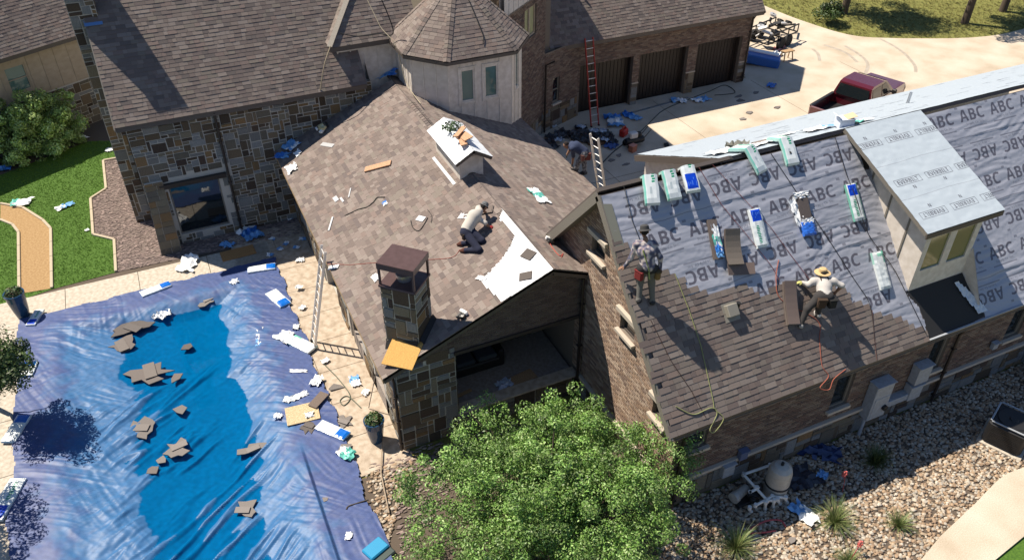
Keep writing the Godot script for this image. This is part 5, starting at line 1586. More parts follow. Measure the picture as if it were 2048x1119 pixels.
func dormer() -> void:
	var th := thing("shed_dormer", "shed dormer with two green windows and white sheet roof", "dormer", Vector3(17.3, 4.0, -11))
	var x0 := 16.40
	var x1 := 18.36
	var zf := -10.85
	var o := Vector3(x0, 4.0, zf)
	var holes := [Rect2(0.12, 0.62, 0.78, 1.12), Rect2(1.04, 0.62, 0.78, 1.12)]
	var g := Geo.new()
	wall_sheet(g, o, Vector3.RIGHT, PackedVector2Array([Vector2(0, 0), Vector2(1.96, 0), Vector2(1.96, 2.05), Vector2(0, 2.05)]), holes)
	wput(th, "front_wall", g, M.cream_trim)
	var gg := mat("dormer_glass", srgb(0.16, 0.175, 0.055), 0.06)
	gg.metallic_specular = 0.8
	for h in holes: window(th, o, Vector3.RIGHT, h, M.cream_trim, null, {"glass": gg, "fw": 0.05, "d": -0.03, "rail": false})
	for x in [x0, x1]:
		var cg := Geo.new()
		var s := 0.02 if x == x0 else -0.02
		for q in [x, x + s * 2]:
			cg.tri(Vector3(q, 3.98, zf), Vector3(q, 6.03, zf), Vector3(q, 7.28, -13.72))
		var ck := wput(th, "cheek_wall", cg, M.cream)
		for k in 3:   # board joints
			var z := zf - 0.62 - k * 0.72
			var yb := 4.0 + (zf - z) * 1.1098
			var yt := 6.03 + (zf - z) * 0.4355
			if yt - yb < 0.1: continue
			var bg := Geo.new()
			bg.box(Transform3D(Basis(), Vector3(x - s * 0.6, (yb + yt) / 2, z)), Vector3(0.02, yt - yb, 0.05))
			put(ck, "batten", bg, M.fascia_light)
	var ro := Vector3(15.99, 6.10, -10.62)
	var rv := (Vector3(15.99, 7.44, -13.86) - ro).normalized()
	var rl := ro.distance_to(Vector3(15.99, 7.44, -13.86))
	var rf := plain_roof(th, "roof", [ro, ro + Vector3(2.66, 0, 0), ro + Vector3(2.66, 0, 0) + rv * rl, ro + rv * rl], M.fascia_light, 0.10)
	# printed white sheet
	var px := 150.0
	var im := Image.create(int(2.68 * px), int(rl * px), false, Image.FORMAT_RGB8)
	im.fill(Color(0.66, 0.705, 0.735))
	var ink := Color(0.36, 0.37, 0.40)
	for q in [[0.62, true], [1.72, true], [2.80, false]]:
		pass
	var rows := [[0.50, 0.62, true], [1.55, 0.62, false], [2.85, 0.30, true]]
	for q in rows:
		for k in 3:
			var c := Vector2((q[1] + k * 1.05) * px, (rl - q[0]) * px)
			var half := Vector2(0.43, 0.095) * px
			if c.x - half.x > im.get_width(): continue
			print_text(im, "EVERBILT", c, 0.125 * px, q[2], ink, 0.92)
			for e in [Rect2i(c - half, Vector2i(int(half.x * 2), 2)), Rect2i(c + Vector2(-half.x, half.y), Vector2i(int(half.x * 2), 2)), Rect2i(c - half, Vector2i(2, int(half.y * 2))), Rect2i(c + Vector2(half.x, -half.y), Vector2i(2, int(half.y * 2) + 2))]: im.fill_rect(e.intersection(Rect2i(Vector2i.ZERO, im.get_size())), ink)
			var sy := -0.22 if q[2] else 0.22
			print_text(im, "N", c + Vector2(0.05, sy) * px, 0.10 * px, q[2], ink, 1.0)
	for v in [1.06, 2.14]:
		for x in im.get_width():
			for d in 2: im.set_pixel(x, clampi(int((rl - v) * px + 2.0 * sin(x * 0.02)) + d, 0, im.get_height() - 1), Color(0.55, 0.58, 0.61))
			if x % 9 < 2: im.set_pixel(x, clampi(int((rl - v) * px) - 14, 0, im.get_height() - 1), Color(0.5, 0.52, 0.55))
	var m := mat("white_sheet", Color.WHITE, 0.5)
	m.albedo_texture = ImageTexture.create_from_image(im)
	var nz := noise(1.2, 95, 3)
	var nrm := Vector3.RIGHT.cross(rv)
	put(rf, "printed_sheet", cloth(ro, Vector3.RIGHT, rv, 2.68, rl, 0.05, func(x, y): return 0.012 + 0.010 * (1.0 - absf(nz.get_noise_2d(x + y * 0.4, y * 1.8)) * 2.0)), m)
	trim_bar(th, "fascia", ro + Vector3(0, -0.08, 0), ro + Vector3(2.66, -0.08, 0), 0.03, 0.14, Vector3.UP, M.fascia)
	# splayed board and torn sheet at the right foot
	var bg := Geo.new()
	bg.quad(Vector3(18.36, 4.9, -10.83), Vector3(18.50, 3.42, -10.14), Vector3(18.50, 3.36, -10.24), Vector3(18.36, 4.10, -10.9))
	bg.quad(Vector3(18.38, 4.9, -10.83), Vector3(18.38, 4.10, -10.9), Vector3(18.52, 3.36, -10.24), Vector3(18.52, 3.42, -10.14))
	wput(th, "splay_board", bg, M.cream)
	var tr := noise(3.0, 96)
	var torn := cloth(Vector3(17.97, 3.94, -10.73) + FN * 0.03, Vector3.RIGHT, -FV, 0.45, 1.0, 0.05, func(x, y): return -0.02 - 0.05 * tr.get_noise_2d(x * 4.0, y * 3.0), func(x, y): return x > y * 0.2 - 0.1 and x < 0.18 + y * 0.35)
	for k in torn.v.size(): torn.v[k] += Vector3.RIGHT * (Vector3(17.97, 3.94, -10.73).y - torn.v[k].y) * 0.5
	wput(th, "torn_sheet", torn, M.white_membrane)

var wraps := {}
func wrap_mat(kind: int) -> StandardMaterial3D:   # printed plastic of the shingle bundles
	if wraps.has(kind): return wraps[kind]
	var im := Image.create(192, 64, false, Image.FORMAT_RGB8)
	im.fill(Color(0.90, 0.93, 0.94))
	var r := RandomNumberGenerator.new()
	r.seed = 60 + kind
	var blue := Color(0.05, 0.27, 0.80)
	var teal := Color(0.06, 0.58, 0.42)
	if kind == 0 or kind == 1:
		im.fill_rect(Rect2i(6, 8, 56, 50), blue)
		for k in 5: im.fill_rect(Rect2i(12 + r.randi() % 30, 14 + k * 9, 6 + r.randi() % 16, 3), Color(0.35, 0.55, 0.95))
		for k in 11:
			var x := 84 + k * 8
			im.fill_rect(Rect2i(x, 34 - (k % 3), 5, 12 + (k * 5) % 7), teal)
		for k in 4: im.fill_rect(Rect2i(90 + k * 20, 14, 14, 2), Color(0.6, 0.66, 0.68))
	if kind == 1: im.fill_rect(Rect2i(0, 0, 192, 5), teal)
	if kind == 2:
		for k in 12: im.fill_rect(Rect2i(20 + k * 9, 12 + (k * 7) % 5, 6, 13), teal)
		im.fill_rect(Rect2i(0, 56, 192, 8), Color(0.55, 0.85, 0.78))
		im.fill_rect(Rect2i(140, 30, 24, 10), Color(0.75, 0.80, 0.82))
	if kind == 3:
		im.fill_rect(Rect2i(0, 0, 60, 10), Color(0.45, 0.80, 0.70))
		im.fill_rect(Rect2i(8, 10, 18, 30), Color(0.62, 0.86, 0.78))
	if kind == 4: im.fill_rect(Rect2i(130, 4, 62, 56), Color(0.04, 0.42, 0.80))
	var m := mat("bundle_wrap_%d" % kind, Color(0.92, 0.92, 0.92), 0.3)
	m.albedo_texture = ImageTexture.create_from_image(im)
	wraps[kind] = m
	return m
func bundle_geo(len: float, wid: float, hgt: float, sd: int, drape := Vector2.ZERO) -> Geo:   # x length, y up; drape = fall of the two halves
	var nz := noise(3.0, sd, 2)
	var g := Geo.new()
	var nx := 14
	var ny := 5
	var f := func(s: float, t: float, top: bool) -> Vector3:
		var x := (s - 0.5) * len
		var z := (t - 0.5) * wid
		var e := minf(minf(s, 1 - s) * len, minf(t, 1 - t) * wid)
		var y := (hgt * (0.72 + 0.28 * smoothstep(0.0, 0.05, e)) + 0.010 * nz.get_noise_2d(s * 9.0, t * 4.0)) if top else 0.0
		var fall := absf(x) * (drape.x if x < 0 else drape.y)
		return Vector3(x, y - fall, z + 0.012 * nz.get_noise_1d(s * 5.0))
	for x in nx:
		for y in ny:
			var k := g.v.size()
			for q in [[x, y], [x + 1, y], [x + 1, y + 1], [x, y + 1]]:
				g.v.append(f.call(float(q[0]) / nx, float(q[1]) / ny, true))
				g.t.append(Vector2(float(q[0]) / nx, float(q[1]) / ny)); g.c.append(Color.WHITE)
			var nn := (g.v[k + 3] - g.v[k]).cross(g.v[k + 1] - g.v[k]).normalized()
			for q in 4: g.n.append(nn)
			g.i.append_array([k, k + 1, k + 2, k, k + 2, k + 3])
	for x in nx:
		for s in [0.0, 1.0]:
			var k := g.v.size()
			for q in [[x, true], [x + 1, true], [x + 1, false], [x, false]]:
				g.v.append(f.call(float(q[0]) / nx, s, q[1]))
				g.t.append(Vector2(float(q[0]) / nx, s)); g.c.append(Color.WHITE); g.n.append(Vector3(0, 0, 1 if s > 0.5 else -1))
			if s > 0.5: g.i.append_array([k, k + 1, k + 2, k, k + 2, k + 3])
			else: g.i.append_array([k, k + 2, k + 1, k, k + 3, k + 2])
	for s in [0.0, 1.0]:
		var k := g.v.size()
		for q in [[0.0, true], [1.0, true], [1.0, false], [0.0, false]]:
			g.v.append(f.call(s, q[0], q[1]))
			g.t.append(Vector2(s, q[0])); g.c.append(Color.WHITE); g.n.append(Vector3(1 if s > 0.5 else -1, 0, 0))
		if s > 0.5: g.i.append_array([k, k + 2, k + 1, k, k + 3, k + 2])
		else: g.i.append_array([k, k + 1, k + 2, k, k + 2, k + 3])
	return g
func bundle(label: String, tr: Transform3D, kind: int, sd: int, group := "", len := 0.98, wid := 0.34, drape := Vector2.ZERO) -> Node3D:
	var o := solo("shingle_bundle", bundle_geo(len, wid, 0.10, sd, drape), wrap_mat(kind), label, "shingle bundle", Vector3.ZERO, group)
	o.transform = tr
	return o
func crumple(g: Geo, tr: Transform3D, w: float, h: float, sd: int, cols: Array, rough := 1.0) -> void:   # a scrap of thin plastic with folds, flat bottom on the ground
	var nz := noise(1.0, sd, 3)
	var nx := 9
	var ny := 7
	var pt := func(x: int, y: int) -> Vector3:
		var s := float(x) / nx - 0.5
		var t := float(y) / ny - 0.5
		var edge := 1.0 + 0.35 * nz.get_noise_2d(s * 3.0 + 5.0, t * 3.0)
		var up := maxf(0.0, 0.35 + 0.9 * nz.get_noise_2d(s * 4.5, t * 4.5 + 9.0)) * 0.22 * minf(w, h) * rough
		return tr * Vector3(s * w * edge + 0.08 * w * nz.get_noise_1d(t * 4.0), up + 0.008, t * h * edge)
	for x in nx:
		for y in ny:
			if (x == 0 or x == nx - 1 or y == 0 or y == ny - 1) and nz.get_noise_2d(x * 1.7, y * 1.7) > 0.42: continue
			var q := nz.get_noise_2d(x * 0.35 + 40.0, y * 0.25)
			var ci := clampi(int((float(x) / nx + 0.35 * q) * cols.size()), 0, cols.size() - 1)
			g.quad(pt.call(x, y + 1), pt.call(x + 1, y + 1), pt.call(x + 1, y), pt.call(x, y), cols[ci])
const WHITE := Color(0.80, 0.82, 0.83)
const BLUE := Color(0.03, 0.17, 0.55)
const SKYB := Color(0.15, 0.36, 0.66)
const TEAL := Color(0.12, 0.45, 0.38)
func scrap(label: String, tr: Transform3D, w: float, h: float, sd: int, cols: Array, group := "", rough := 1.0) -> void:
	var g := Geo.new()
	crumple(g, Transform3D(), w, h, sd, cols, rough)
	var o := solo("plastic_wrapper", g, M.plastic, label, "plastic wrapper", Vector3.ZERO, group)
	o.transform = tr
func shingle_stack(th: Node3D, tr: Transform3D, n: int, len: float, wid: float, sd: int, bend := 0.0) -> void:
	var r := RandomNumberGenerator.new()
	r.seed = sd
	var tones := shingle_tones(0)
	for k in n:
		var g := Geo.new()
		var off := Vector3(r.randf_range(-0.02, 0.02), 0.006 + k * 0.011, r.randf_range(-0.015, 0.015))
		var segs := 6
		var col: Color = tones[r.randi() % 7] * 0.9
		for s in segs:
			var x0 := (float(s) / segs - 0.5) * len
			var x1 := (float(s + 1) / segs - 0.5) * len
			var y0 := bend * x0 * x0
			var y1 := bend * x1 * x1
			var t := Transform3D(Basis(Vector3(x1 - x0, y1 - y0, 0).normalized(), Vector3(-(y1 - y0), x1 - x0, 0).normalized(), Vector3(0, 0, 1)), off + Vector3((x0 + x1) / 2, (y0 + y1) / 2, 0))
			g.box(tr * t, Vector3(Vector2(x1 - x0, y1 - y0).length() + 0.002, 0.009, wid), col)
		put(th, "shingle", g, M.shingle)
func rope(nm: String, label: String, cat: String, pts: Array, rad: float, col: Color, group := "") -> void:
	var cv := Curve3D.new()
	for k in pts.size():
		var d: Vector3 = (pts[mini(k + 1, pts.size() - 1)] - pts[maxi(k - 1, 0)]) * 0.17
		cv.add_point(pts[k], -d, d)
	var q := []
	for p in cv.tessellate(3, 5.0): q.append(p - pts[0])
	var g := Geo.new()
	g.tube(q, rad, 5, col)
	solo(nm, g, M.matte, label, cat, pts[0], group)
func on_front(list: Array, h := 0.045) -> Array:
	var out := []
	for p in list: out.append(p + FN * h)
	return out
func on_left(list: Array, h := 0.03) -> Array:
	var out := []
	for p in list: out.append(p + LN * h)
	return out
func ladder(nm: String, label: String, a: Vector3, b: Vector3, side: Vector3, w: float, rungs: int, rail: Material, rung: Material) -> void:   # a foot, b top
	var th := thing(nm, label, "ladder", a)
	var s := side.normalized() * w * 0.5
	var ax := (b - a).normalized()
	var face := ax.cross(s).normalized()
	for q in [-1.0, 1.0]:
		var g := Geo.new()
		g.bar(a + s * q, b + s * q, 0.03, 0.075, face)
		g.bar(a + s * q + face * 0.03 + ax * 0.0, b + s * q + face * 0.03, 0.045, 0.012, face)
		wput(th, "rail", g, rail)
		var f := Geo.new()
		f.box(Transform3D(Basis(), a + s * q + Vector3(0, 0.03, 0)), Vector3(0.07, 0.06, 0.10))
		wput(th, "foot", f, M.rubber)
	for k in rungs:
		var p := a.lerp(b, (k + 0.6) / rungs)
		var g := Geo.new()
		g.tube([p - s, p + s], 0.017, 8)
		wput(th, "rung", g, rung)
func board(nm: String, label: String, tr: Transform3D, sz: Vector3, m: Material, cat := "board") -> void:
	var g := Geo.new()
	g.box(Transform3D(Basis(), Vector3(0, sz.y / 2, 0)), sz, Color.WHITE, 0.004)
	var o := solo(nm, g, m, label, cat)
	o.transform = tr

func roof_cargo() -> void:
	var up := FV
	# bundles lying on the steep front slope, long side up the slope
	var fs := func(p: Vector3, deg: float) -> Transform3D: return on_slope(p + FN * 0.03, FN, (-FV).rotated(FN, deg_to_rad(deg)))
	bundle("white wrapped shingle bundle with blue upper end, below the paired ridge bundles", fs.call(Vector3(12.47, 6.04, -12.63), -4), 0, 601, "bundles on the steep roof")
	bundle("white wrapped shingle bundle with blue end nearest the dormer's top", fs.call(Vector3(15.55, 6.01, -12.60), -3), 1, 602, "bundles on the steep roof")
	bundle("all white shingle bundle beside the foot of the dormer", fs.call(Vector3(15.70, 4.62, -11.35), -3), 3, 603, "bundles on the steep roof")
	var ob := thing("opened_shingle_bundle", "torn open bundle showing dark shingles, wrap peeled back to blue end", "shingle bundle", Vector3(13.89, 6.03, -12.62), "bundles on the steep roof")
	var t0: Transform3D = fs.call(Vector3(13.93, 6.05, -12.63), -6)
	t0.origin -= ob.position
	shingle_stack(ob, t0, 7, 0.96, 0.33, 604)
	var wg := bundle_geo(0.36, 0.36, 0.115, 605)
	var wo := put(ob, "wrap_end", wg, mat("wrap_blue", srgb(0.03, 0.15, 0.62), 0.35))
	wo.transform = t0 * Transform3D(Basis(), Vector3(0.36, 0, 0))
	var pg := Geo.new()
	crumple(pg, t0 * Transform3D(Basis.from_euler(Vector3(0, 0.2, 0)), Vector3(-0.08, 0.02, 0.24)), 0.75, 0.26, 606, [WHITE], 1.3)
	crumple(pg, t0 * Transform3D(Basis(), Vector3(-0.50, 0.05, 0.02)), 0.16, 0.42, 607, [WHITE], 1.6)
	crumple(pg, t0 * Transform3D(Basis(), Vector3(0.18, 0.085, 0.0)), 0.14, 0.36, 608, [WHITE], 1.0)
	put(ob, "torn_wrap", pg, M.plastic)
	var ob2 := thing("opened_shingle_bundle", "half empty bundle with white wrap strip and olive shingles spilling beside it", "shingle bundle", Vector3(11.29, 6.04, -12.62), "bundles on the steep roof")
	var t1: Transform3D = fs.call(Vector3(11.20, 6.07, -12.65), -8)
	t1.origin -= ob2.position
	shingle_stack(ob2, t1, 4, 0.95, 0.26, 609)
	var p2 := Geo.new()
	crumple(p2, t1 * Transform3D(Basis(), Vector3(-0.02, 0.06, -0.02)), 0.62, 0.22, 610, [WHITE, WHITE, TEAL, WHITE, BLUE], 0.8)
	crumple(p2, t1 * Transform3D(Basis(), Vector3(0.32, 0.06, -0.03)), 0.26, 0.2, 611, [BLUE, SKYB], 0.8)
	put(ob2, "torn_wrap", p2, M.plastic)
	var t2: Transform3D = fs.call(Vector3(11.59, 5.84, -12.45), -12)
	t2.origin -= ob2.position
	shingle_stack(ob2, t2.translated_local(Vector3(0, 0.05, 0)), 5, 0.85, 0.42, 612, 0.35)
	var t3: Transform3D = fs.call(Vector3(11.63, 5.43, -12.08), 78)
	t3.origin -= ob2.position
	shingle_stack(ob2, t3.translated_local(Vector3(0, 0.04, 0)), 3, 0.75, 0.28, 613, 0.3)
	var st := thing("shingle_stack", "unwrapped brown shingle stack standing beside the straw-hatted worker", "shingle stack", Vector3(12.74, 4.58, -11.31))
	var t4: Transform3D = fs.call(Vector3(12.72, 4.58, -11.30), -14)
	t4.origin -= st.position
	shingle_stack(st, t4, 9, 1.06, 0.34, 614, 0.12)
	# bundles draped over the ridge
	var rdg := func(x: float) -> Vector3: return Vector3(x, 7.44, -13.86)
	var dr := Vector2(0.9, 0.9)
	for a in [[9.86, 2, "leftmost ridge bundle, white with green lettering, hanging over the steep slope", -0.30], [10.38, 2, "crumpled white bundle torn open on the ridge between two others", -0.12], [10.92, 0, "ridge bundle showing a large blue panel, third from the gable", -0.16]]:
		var k: int = int(a[0] * 100)
		var b := Basis(Vector3(0, 0, 1).rotated(Vector3.UP, a[3]), Vector3.UP, Vector3(-1, 0, 0).rotated(Vector3.UP, a[3]))
		if a[1] == 0: b = b * Basis(Vector3.UP, PI)
		bundle(a[2], Transform3D(b, rdg.call(a[0]) + Vector3(0.05, 0.06, 0.10)), a[1], k, "bundles draped over the ridge", 0.95, 0.36, Vector2(0.85, 1.0))
	var op := thing("loose_shingles", "few dark shingles poking from the torn middle ridge bundle", "shingle stack", Vector3(10.48, 7.07, -13.55))
	var t5: Transform3D = fs.call(Vector3(10.49, 7.07, -13.56), 8)
	t5.origin -= op.position
	shingle_stack(op, t5, 5, 0.34, 0.30, 618)
	for a in [[12.93, 2, "white and green bundle draped over the ridge, second from the dormer", 0.25], [14.05, 2, "white bundle split by a dark strap on the ridge, nearest the dormer", -0.1]]:
		var k: int = int(a[0] * 100)
		var b := Basis(Vector3(0, 0, 1).rotated(Vector3.UP, a[3]), Vector3.UP, Vector3(-1, 0, 0).rotated(Vector3.UP, a[3]))
		bundle(a[2], Transform3D(b, rdg.call(a[0]) + Vector3(0, 0.07, -0.05)), a[1], k, "bundles draped over the ridge", 0.98, 0.38, Vector2(0.42, 0.95))
	var sg := Geo.new()
	sg.bar(Vector3(14.0, 7.56, -13.95), Vector3(14.02, 7.30, -13.58), 0.05, 0.012, FN)
	solo("strap", sg, M.rubber, "dark strap across the white bundle nearest the dormer", "strap")
	# shed roof behind the ridge
	var sn := Vector3(0, 0.91, -0.414)
	var so := Vector3(12.15, 5.70, -17.66)
	var sv := Vector3(0, 0.4147, 0.91)
	var sp := func(x: float, v: float) -> Transform3D: return on_slope(so + Vector3(x, 0, 0) + sv * v + sn * 0.045, sn, Vector3.RIGHT)
	scrap("white plastic sheet crumpled at the left end of the rear roof", sp.call(0.75, 3.35), 1.15, 0.55, 621, [WHITE], "", 0.7)
	scrap("white sheet piece lying near the ridge behind the first bundles", sp.call(1.7, 3.55), 0.9, 0.4, 622, [WHITE], "", 0.7)
	scrap("long white strip of plastic lying on the rear roof", sp.call(2.7, 3.0), 0.95, 0.22, 623, [WHITE], "", 0.5)
	scrap("white wrapper sheet beside the second ridge bundle on the rear roof", sp.call(3.7, 3.35), 0.9, 0.5, 624, [WHITE, WHITE, SKYB], "", 0.6)
	scrap("white and teal wrapper above the ridge bundle nearest the dormer", sp.call(1.55 + 3.2, 3.8), 0.7, 0.35, 625, [TEAL, WHITE], "", 0.8)
	var gb := Geo.new()
	crumple(gb, Transform3D(), 0.5, 0.42, 626, [Color(0.20, 0.20, 0.18)], 2.6)
	var go := solo("grey_bag", gb, M.cloth, "small grey heaped bag on the rear roof near its left end", "bag")
	go.transform = sp.call(1.15, 3.2)
	var ol := thing("loose_shingles", "olive grey shingle pieces lying flat on the rear roof", "shingle stack", so + Vector3(2.1, 0, 0) + sv * 3.3)
	shingle_stack(ol, Transform3D(sp.call(2.1, 3.35).basis, sn * 0.04), 3, 0.9, 0.32, 627)
	var bx := thing("cardboard_box", "small white box with tan flap standing by the dormer's upper corner", "box", so + Vector3(4.15, 0, 0) + sv * 3.8)
	var bt := Transform3D(Basis(Vector3.UP, -0.25), Vector3(0, 0.16, 0))
	var bg := Geo.new()
	bg.box(bt, Vector3(0.42, 0.26, 0.30), Color(0.62, 0.66, 0.74), 0.006)
	put(bx, "carton", bg, M.paint)
	var bf := Geo.new()
	bf.box(bt * Transform3D(Basis.from_euler(Vector3(0, 0, 0.25)), Vector3(0.12, 0.16, 0)), Vector3(0.3, 0.008, 0.26), Color(0.60, 0.42, 0.26))
	bf.box(bt * Transform3D(Basis.from_euler(Vector3(0, 0, -0.6)), Vector3(-0.24, 0.2, 0)), Vector3(0.16, 0.008, 0.26), Color(0.8, 0.8, 0.78))
	put(bx, "flap", bf, M.paint)
	# vent on the new shingles
	var vt := thing("roof_vent", "grey metal box vent on the newly shingled slope", "roof vent", Vector3(11.04, 4.74, -11.45))
	var vb := Basis(Vector3.RIGHT, FN, -FV)
	var vg := Geo.new()
	vg.box(Transform3D(vb, FN * 0.10 + FV * 0.05), Vector3(0.30, 0.16, 0.30), Color.WHITE, 0.015)
	put(vt, "hood", vg, mat("weathered_vent", srgb(0.24, 0.225, 0.19), 0.7))
	var vf := Geo.new()
	vf.box(Transform3D(vb, FN * 0.035 + FV * 0.02), Vector3(0.42, 0.012, 0.46))
	put(vt, "flange", vf, M.weathered_vent)
	var p3 := Geo.new()
	p3.tube([Vector3(11.22, 4.75, -11.46) - Vector3(11.04, 4.74, -11.45), Vector3(11.22, 4.75, -11.46) - Vector3(11.04, 4.74, -11.45) + Vector3(0.02, 0.24, 0.02)], 0.055, 10)
	put(vt, "pipe", p3, M.black_plastic)
	# ropes and hoses on the steep roof
	rope("safety_rope", "black rope from the gable peak down beside the patterned-shirt worker", "rope", on_front([Vector3(9.25, 7.39, -13.84), Vector3(9.20, 6.78, -13.29), Vector3(9.28, 6.12, -12.69), Vector3(9.23, 5.96, -12.56)]), 0.008, Color(0.03, 0.03, 0.03))
	rope("safety_rope", "black rope running from ridge past the middle bundles to the dormer side eave", "rope", on_front([Vector3(13.49, 7.35, -13.81), Vector3(13.91, 6.49, -13.03), Vector3(14.38, 5.57, -12.20), Vector3(14.83, 4.60, -11.33), Vector3(15.05, 4.06, -10.84), Vector3(14.83, 3.32, -10.18)]), 0.008, Color(0.03, 0.025, 0.025))
	rope("safety_rope", "black rope beside the dormer's left cheek across the blue-ended bundle", "rope", [Vector3(15.58, 7.32, -13.78) + FN * 0.05, Vector3(15.56, 6.57, -13.10) + FN * 0.06, Vector3(15.55, 6.06, -12.65) + FN * 0.16, Vector3(15.67, 5.34, -11.99) + FN * 0.06, Vector3(16.17, 4.49, -11.23) + FN * 0.05, Vector3(16.51, 3.18, -10.05) + FN * 0.06], 0.010, Color(0.03, 0.025, 0.025))
	rope("safety_rope", "red rope from ridge to the straw-hatted worker, upper strand", "rope", on_front([Vector3(11.76, 7.37, -13.83), Vector3(12.28, 6.70, -13.22), Vector3(12.85, 5.99, -12.58), Vector3(13.18, 5.40, -12.05), Vector3(13.50, 4.86, -11.56)]), 0.007, Color(0.24, 0.07, 0.07))
	rope("safety_rope", "thin red rope from ridge to the stepped shingle edge, lower strand", "rope", on_front([Vector3(11.36, 7.39, -13.84), Vector3(11.67, 6.63, -13.16), Vector3(12.11, 5.98, -12.57), Vector3(12.52, 5.34, -11.99), Vector3(12.62, 5.03, -11.72)]), 0.007, Color(0.24, 0.07, 0.07))
	rope("air_hose", "thin red hose trailing down the new shingles to a loop at the eave", "hose", on_front([Vector3(12.79, 5.38, -12.03), Vector3(12.54, 5.05, -11.73), Vector3(12.53, 4.67, -11.39)]) + on_front([Vector3(13.35, 4.12, -10.89), Vector3(13.25, 3.76, -10.57), Vector3(13.10, 3.31, -10.17)]) + [Vector3(13.19, 3.09, -9.96) + FN * 0.04, Vector3(12.85, 2.98, -9.80), Vector3(13.12, 2.86, -9.74), Vector3(13.3, 3.05, -9.84), Vector3(13.75, 3.09, -9.97) + FN * 0.04], 0.011, Color(0.34, 0.10, 0.065))
	rope("air_hose", "yellow green hose down the new shingles with a loop over the eave", "hose", on_front([Vector3(9.88, 5.68, -12.30), Vector3(9.96, 5.01, -11.69), Vector3(9.99, 4.36, -11.11), Vector3(9.94, 3.88, -10.68), Vector3(9.88, 3.40, -10.24), Vector3(9.86, 3.24, -10.10)]) + [Vector3(10.01, 3.04, -9.92) + FN * 0.04, Vector3(9.72, 2.86, -9.78), Vector3(9.60, 2.95, -9.82), Vector3(9.88, 3.16, -10.03) + FN * 0.05, Vector3(9.77, 3.29, -10.14) + FN * 0.05, Vector3(9.28, 3.29, -10.14) + FN * 0.05, Vector3(8.90, 3.52, -10.35) + FN * 0.05], 0.011, Color(0.26, 0.28, 0.12))
	rope("extension_cord", "thin black cord slanting across the new shingles to the eave corner", "cord", on_front([Vector3(8.92, 5.04, -11.72), Vector3(9.12, 4.28, -11.04), Vector3(9.40, 3.69, -10.50), Vector3(9.57, 3.16, -10.03)]), 0.009, Color(0.05, 0.03, 0.03))
	rope("safety_rope", "brown rope down the new shingles right of the straw-hatted worker to the eave", "rope", on_front([Vector3(15.07, 3.96, -10.75), Vector3(14.87, 3.41, -10.26), Vector3(14.75, 3.05, -9.93)]), 0.009, Color(0.10, 0.05, 0.04))
	# porch roof
	var ls := func(p: Vector3, deg: float) -> Transform3D: return on_slope(p + LN * 0.018, LN, Vector3(0, 0, 1).rotated(LN, deg_to_rad(deg)))
	board("plank", "pale wooden plank lying on the porch roof below the turret", ls.call(Vector3(5.84, 4.06, -23.04), 60), Vector3(0.95, 0.05, 0.24), mat("fresh_pine", srgb(0.62, 0.38, 0.24), 0.8, M.plywood.albedo_texture, 1.4), "plank")
	var osb := Transform3D(Basis(), Vector3.ZERO)
	board("osb_board", "square yellow chipboard sheet at the porch roof's front corner", on_slope(Vector3(3.88, 3.25, -14.95) + LN * 0.03 + Vector3(0, 0.05, 0.05), (LN + Vector3(0.1, 0, 0.2)).normalized(), Vector3(1, 0, -1)), Vector3(0.82, 0.03, 0.86), M.osb)
	var cp := thing("plywood_offcuts", "cut pine offcuts and leaves heaped on the cupola", "offcuts", Vector3(7.95, 5.8, -20.9))
	var r := RandomNumberGenerator.new()
	r.seed = 630
	for k in 5:
		var g := Geo.new()
		g.box(Transform3D(Basis.from_euler(Vector3(r.randf_range(-0.2, 0.2), r.randf_range(-0.9, 0.2), r.randf_range(0.2, 0.5))), Vector3(-0.12 + r.randf_range(-0.15, 0.15), 0.03 + k * 0.03, r.randf_range(-0.05, 0.65))), Vector3(r.randf_range(0.16, 0.3), 0.03, r.randf_range(0.35, 0.6)))
		put(cp, "offcut", g, M.fresh_pine)
	var lf := Geo.new()
	leaf_blob(lf, Vector3(-0.15, 0.12, -0.35), Vector3(0.32, 0.12, 0.28), 160, 0.10, [Color(0.03, 0.07, 0.02), Color(0.05, 0.10, 0.03)], 631)
	put(cp, "leaves", lf, M.leaf)
	for a in [[Vector3(4.26, 3.40, -22.75), 4.0, 0.30, 0.16, "short grey metal flashing strip lying on the porch roof"], [Vector3(4.41, 3.46, -22.52), 4.0, 0.30, 0.08, "narrow grey flashing strip beside the short one on the porch roof"], [Vector3(4.71, 3.59, -22.62), 62.0, 0.05, 0.45, "thin dark metal rod on the porch roof above the flashing strips"], [Vector3(6.01, 4.13, -19.39), 28.0, 0.30, 0.20, "square grey flashing piece in the middle of the porch roof"], [Vector3(3.79, 3.21, -21.68), 60.0, 0.07, 0.62, "bright bent drip edge strip near the porch eave"]]:
		board("flashing_strip", a[4], ls.call(a[0], a[1]), Vector3(a[2], 0.012, a[3]), M.galvanised, "flashing")
	rope("flashing_coil", "long black wavy flashing scrap lying across the porch roof", "flashing", on_left([Vector3(4.25, 3.40, -21.64), Vector3(4.65, 3.56, -21.56), Vector3(4.94, 3.68, -21.40), Vector3(5.17, 3.78, -21.45), Vector3(5.32, 3.84, -21.54), Vector3(5.51, 3.92, -21.34)], 0.02), 0.02, Color(0.03, 0.028, 0.025))
	rope("strap_loop", "black loop of strapping in the middle of the porch roof", "strap", on_left([Vector3(5.76, 4.02, -19.57), Vector3(5.70, 4.00, -19.22), Vector3(5.78, 4.03, -18.94), Vector3(6.02, 4.13, -19.08), Vector3(6.18, 4.20, -19.24)], 0.03), 0.012, Color(0.03, 0.03, 0.03))
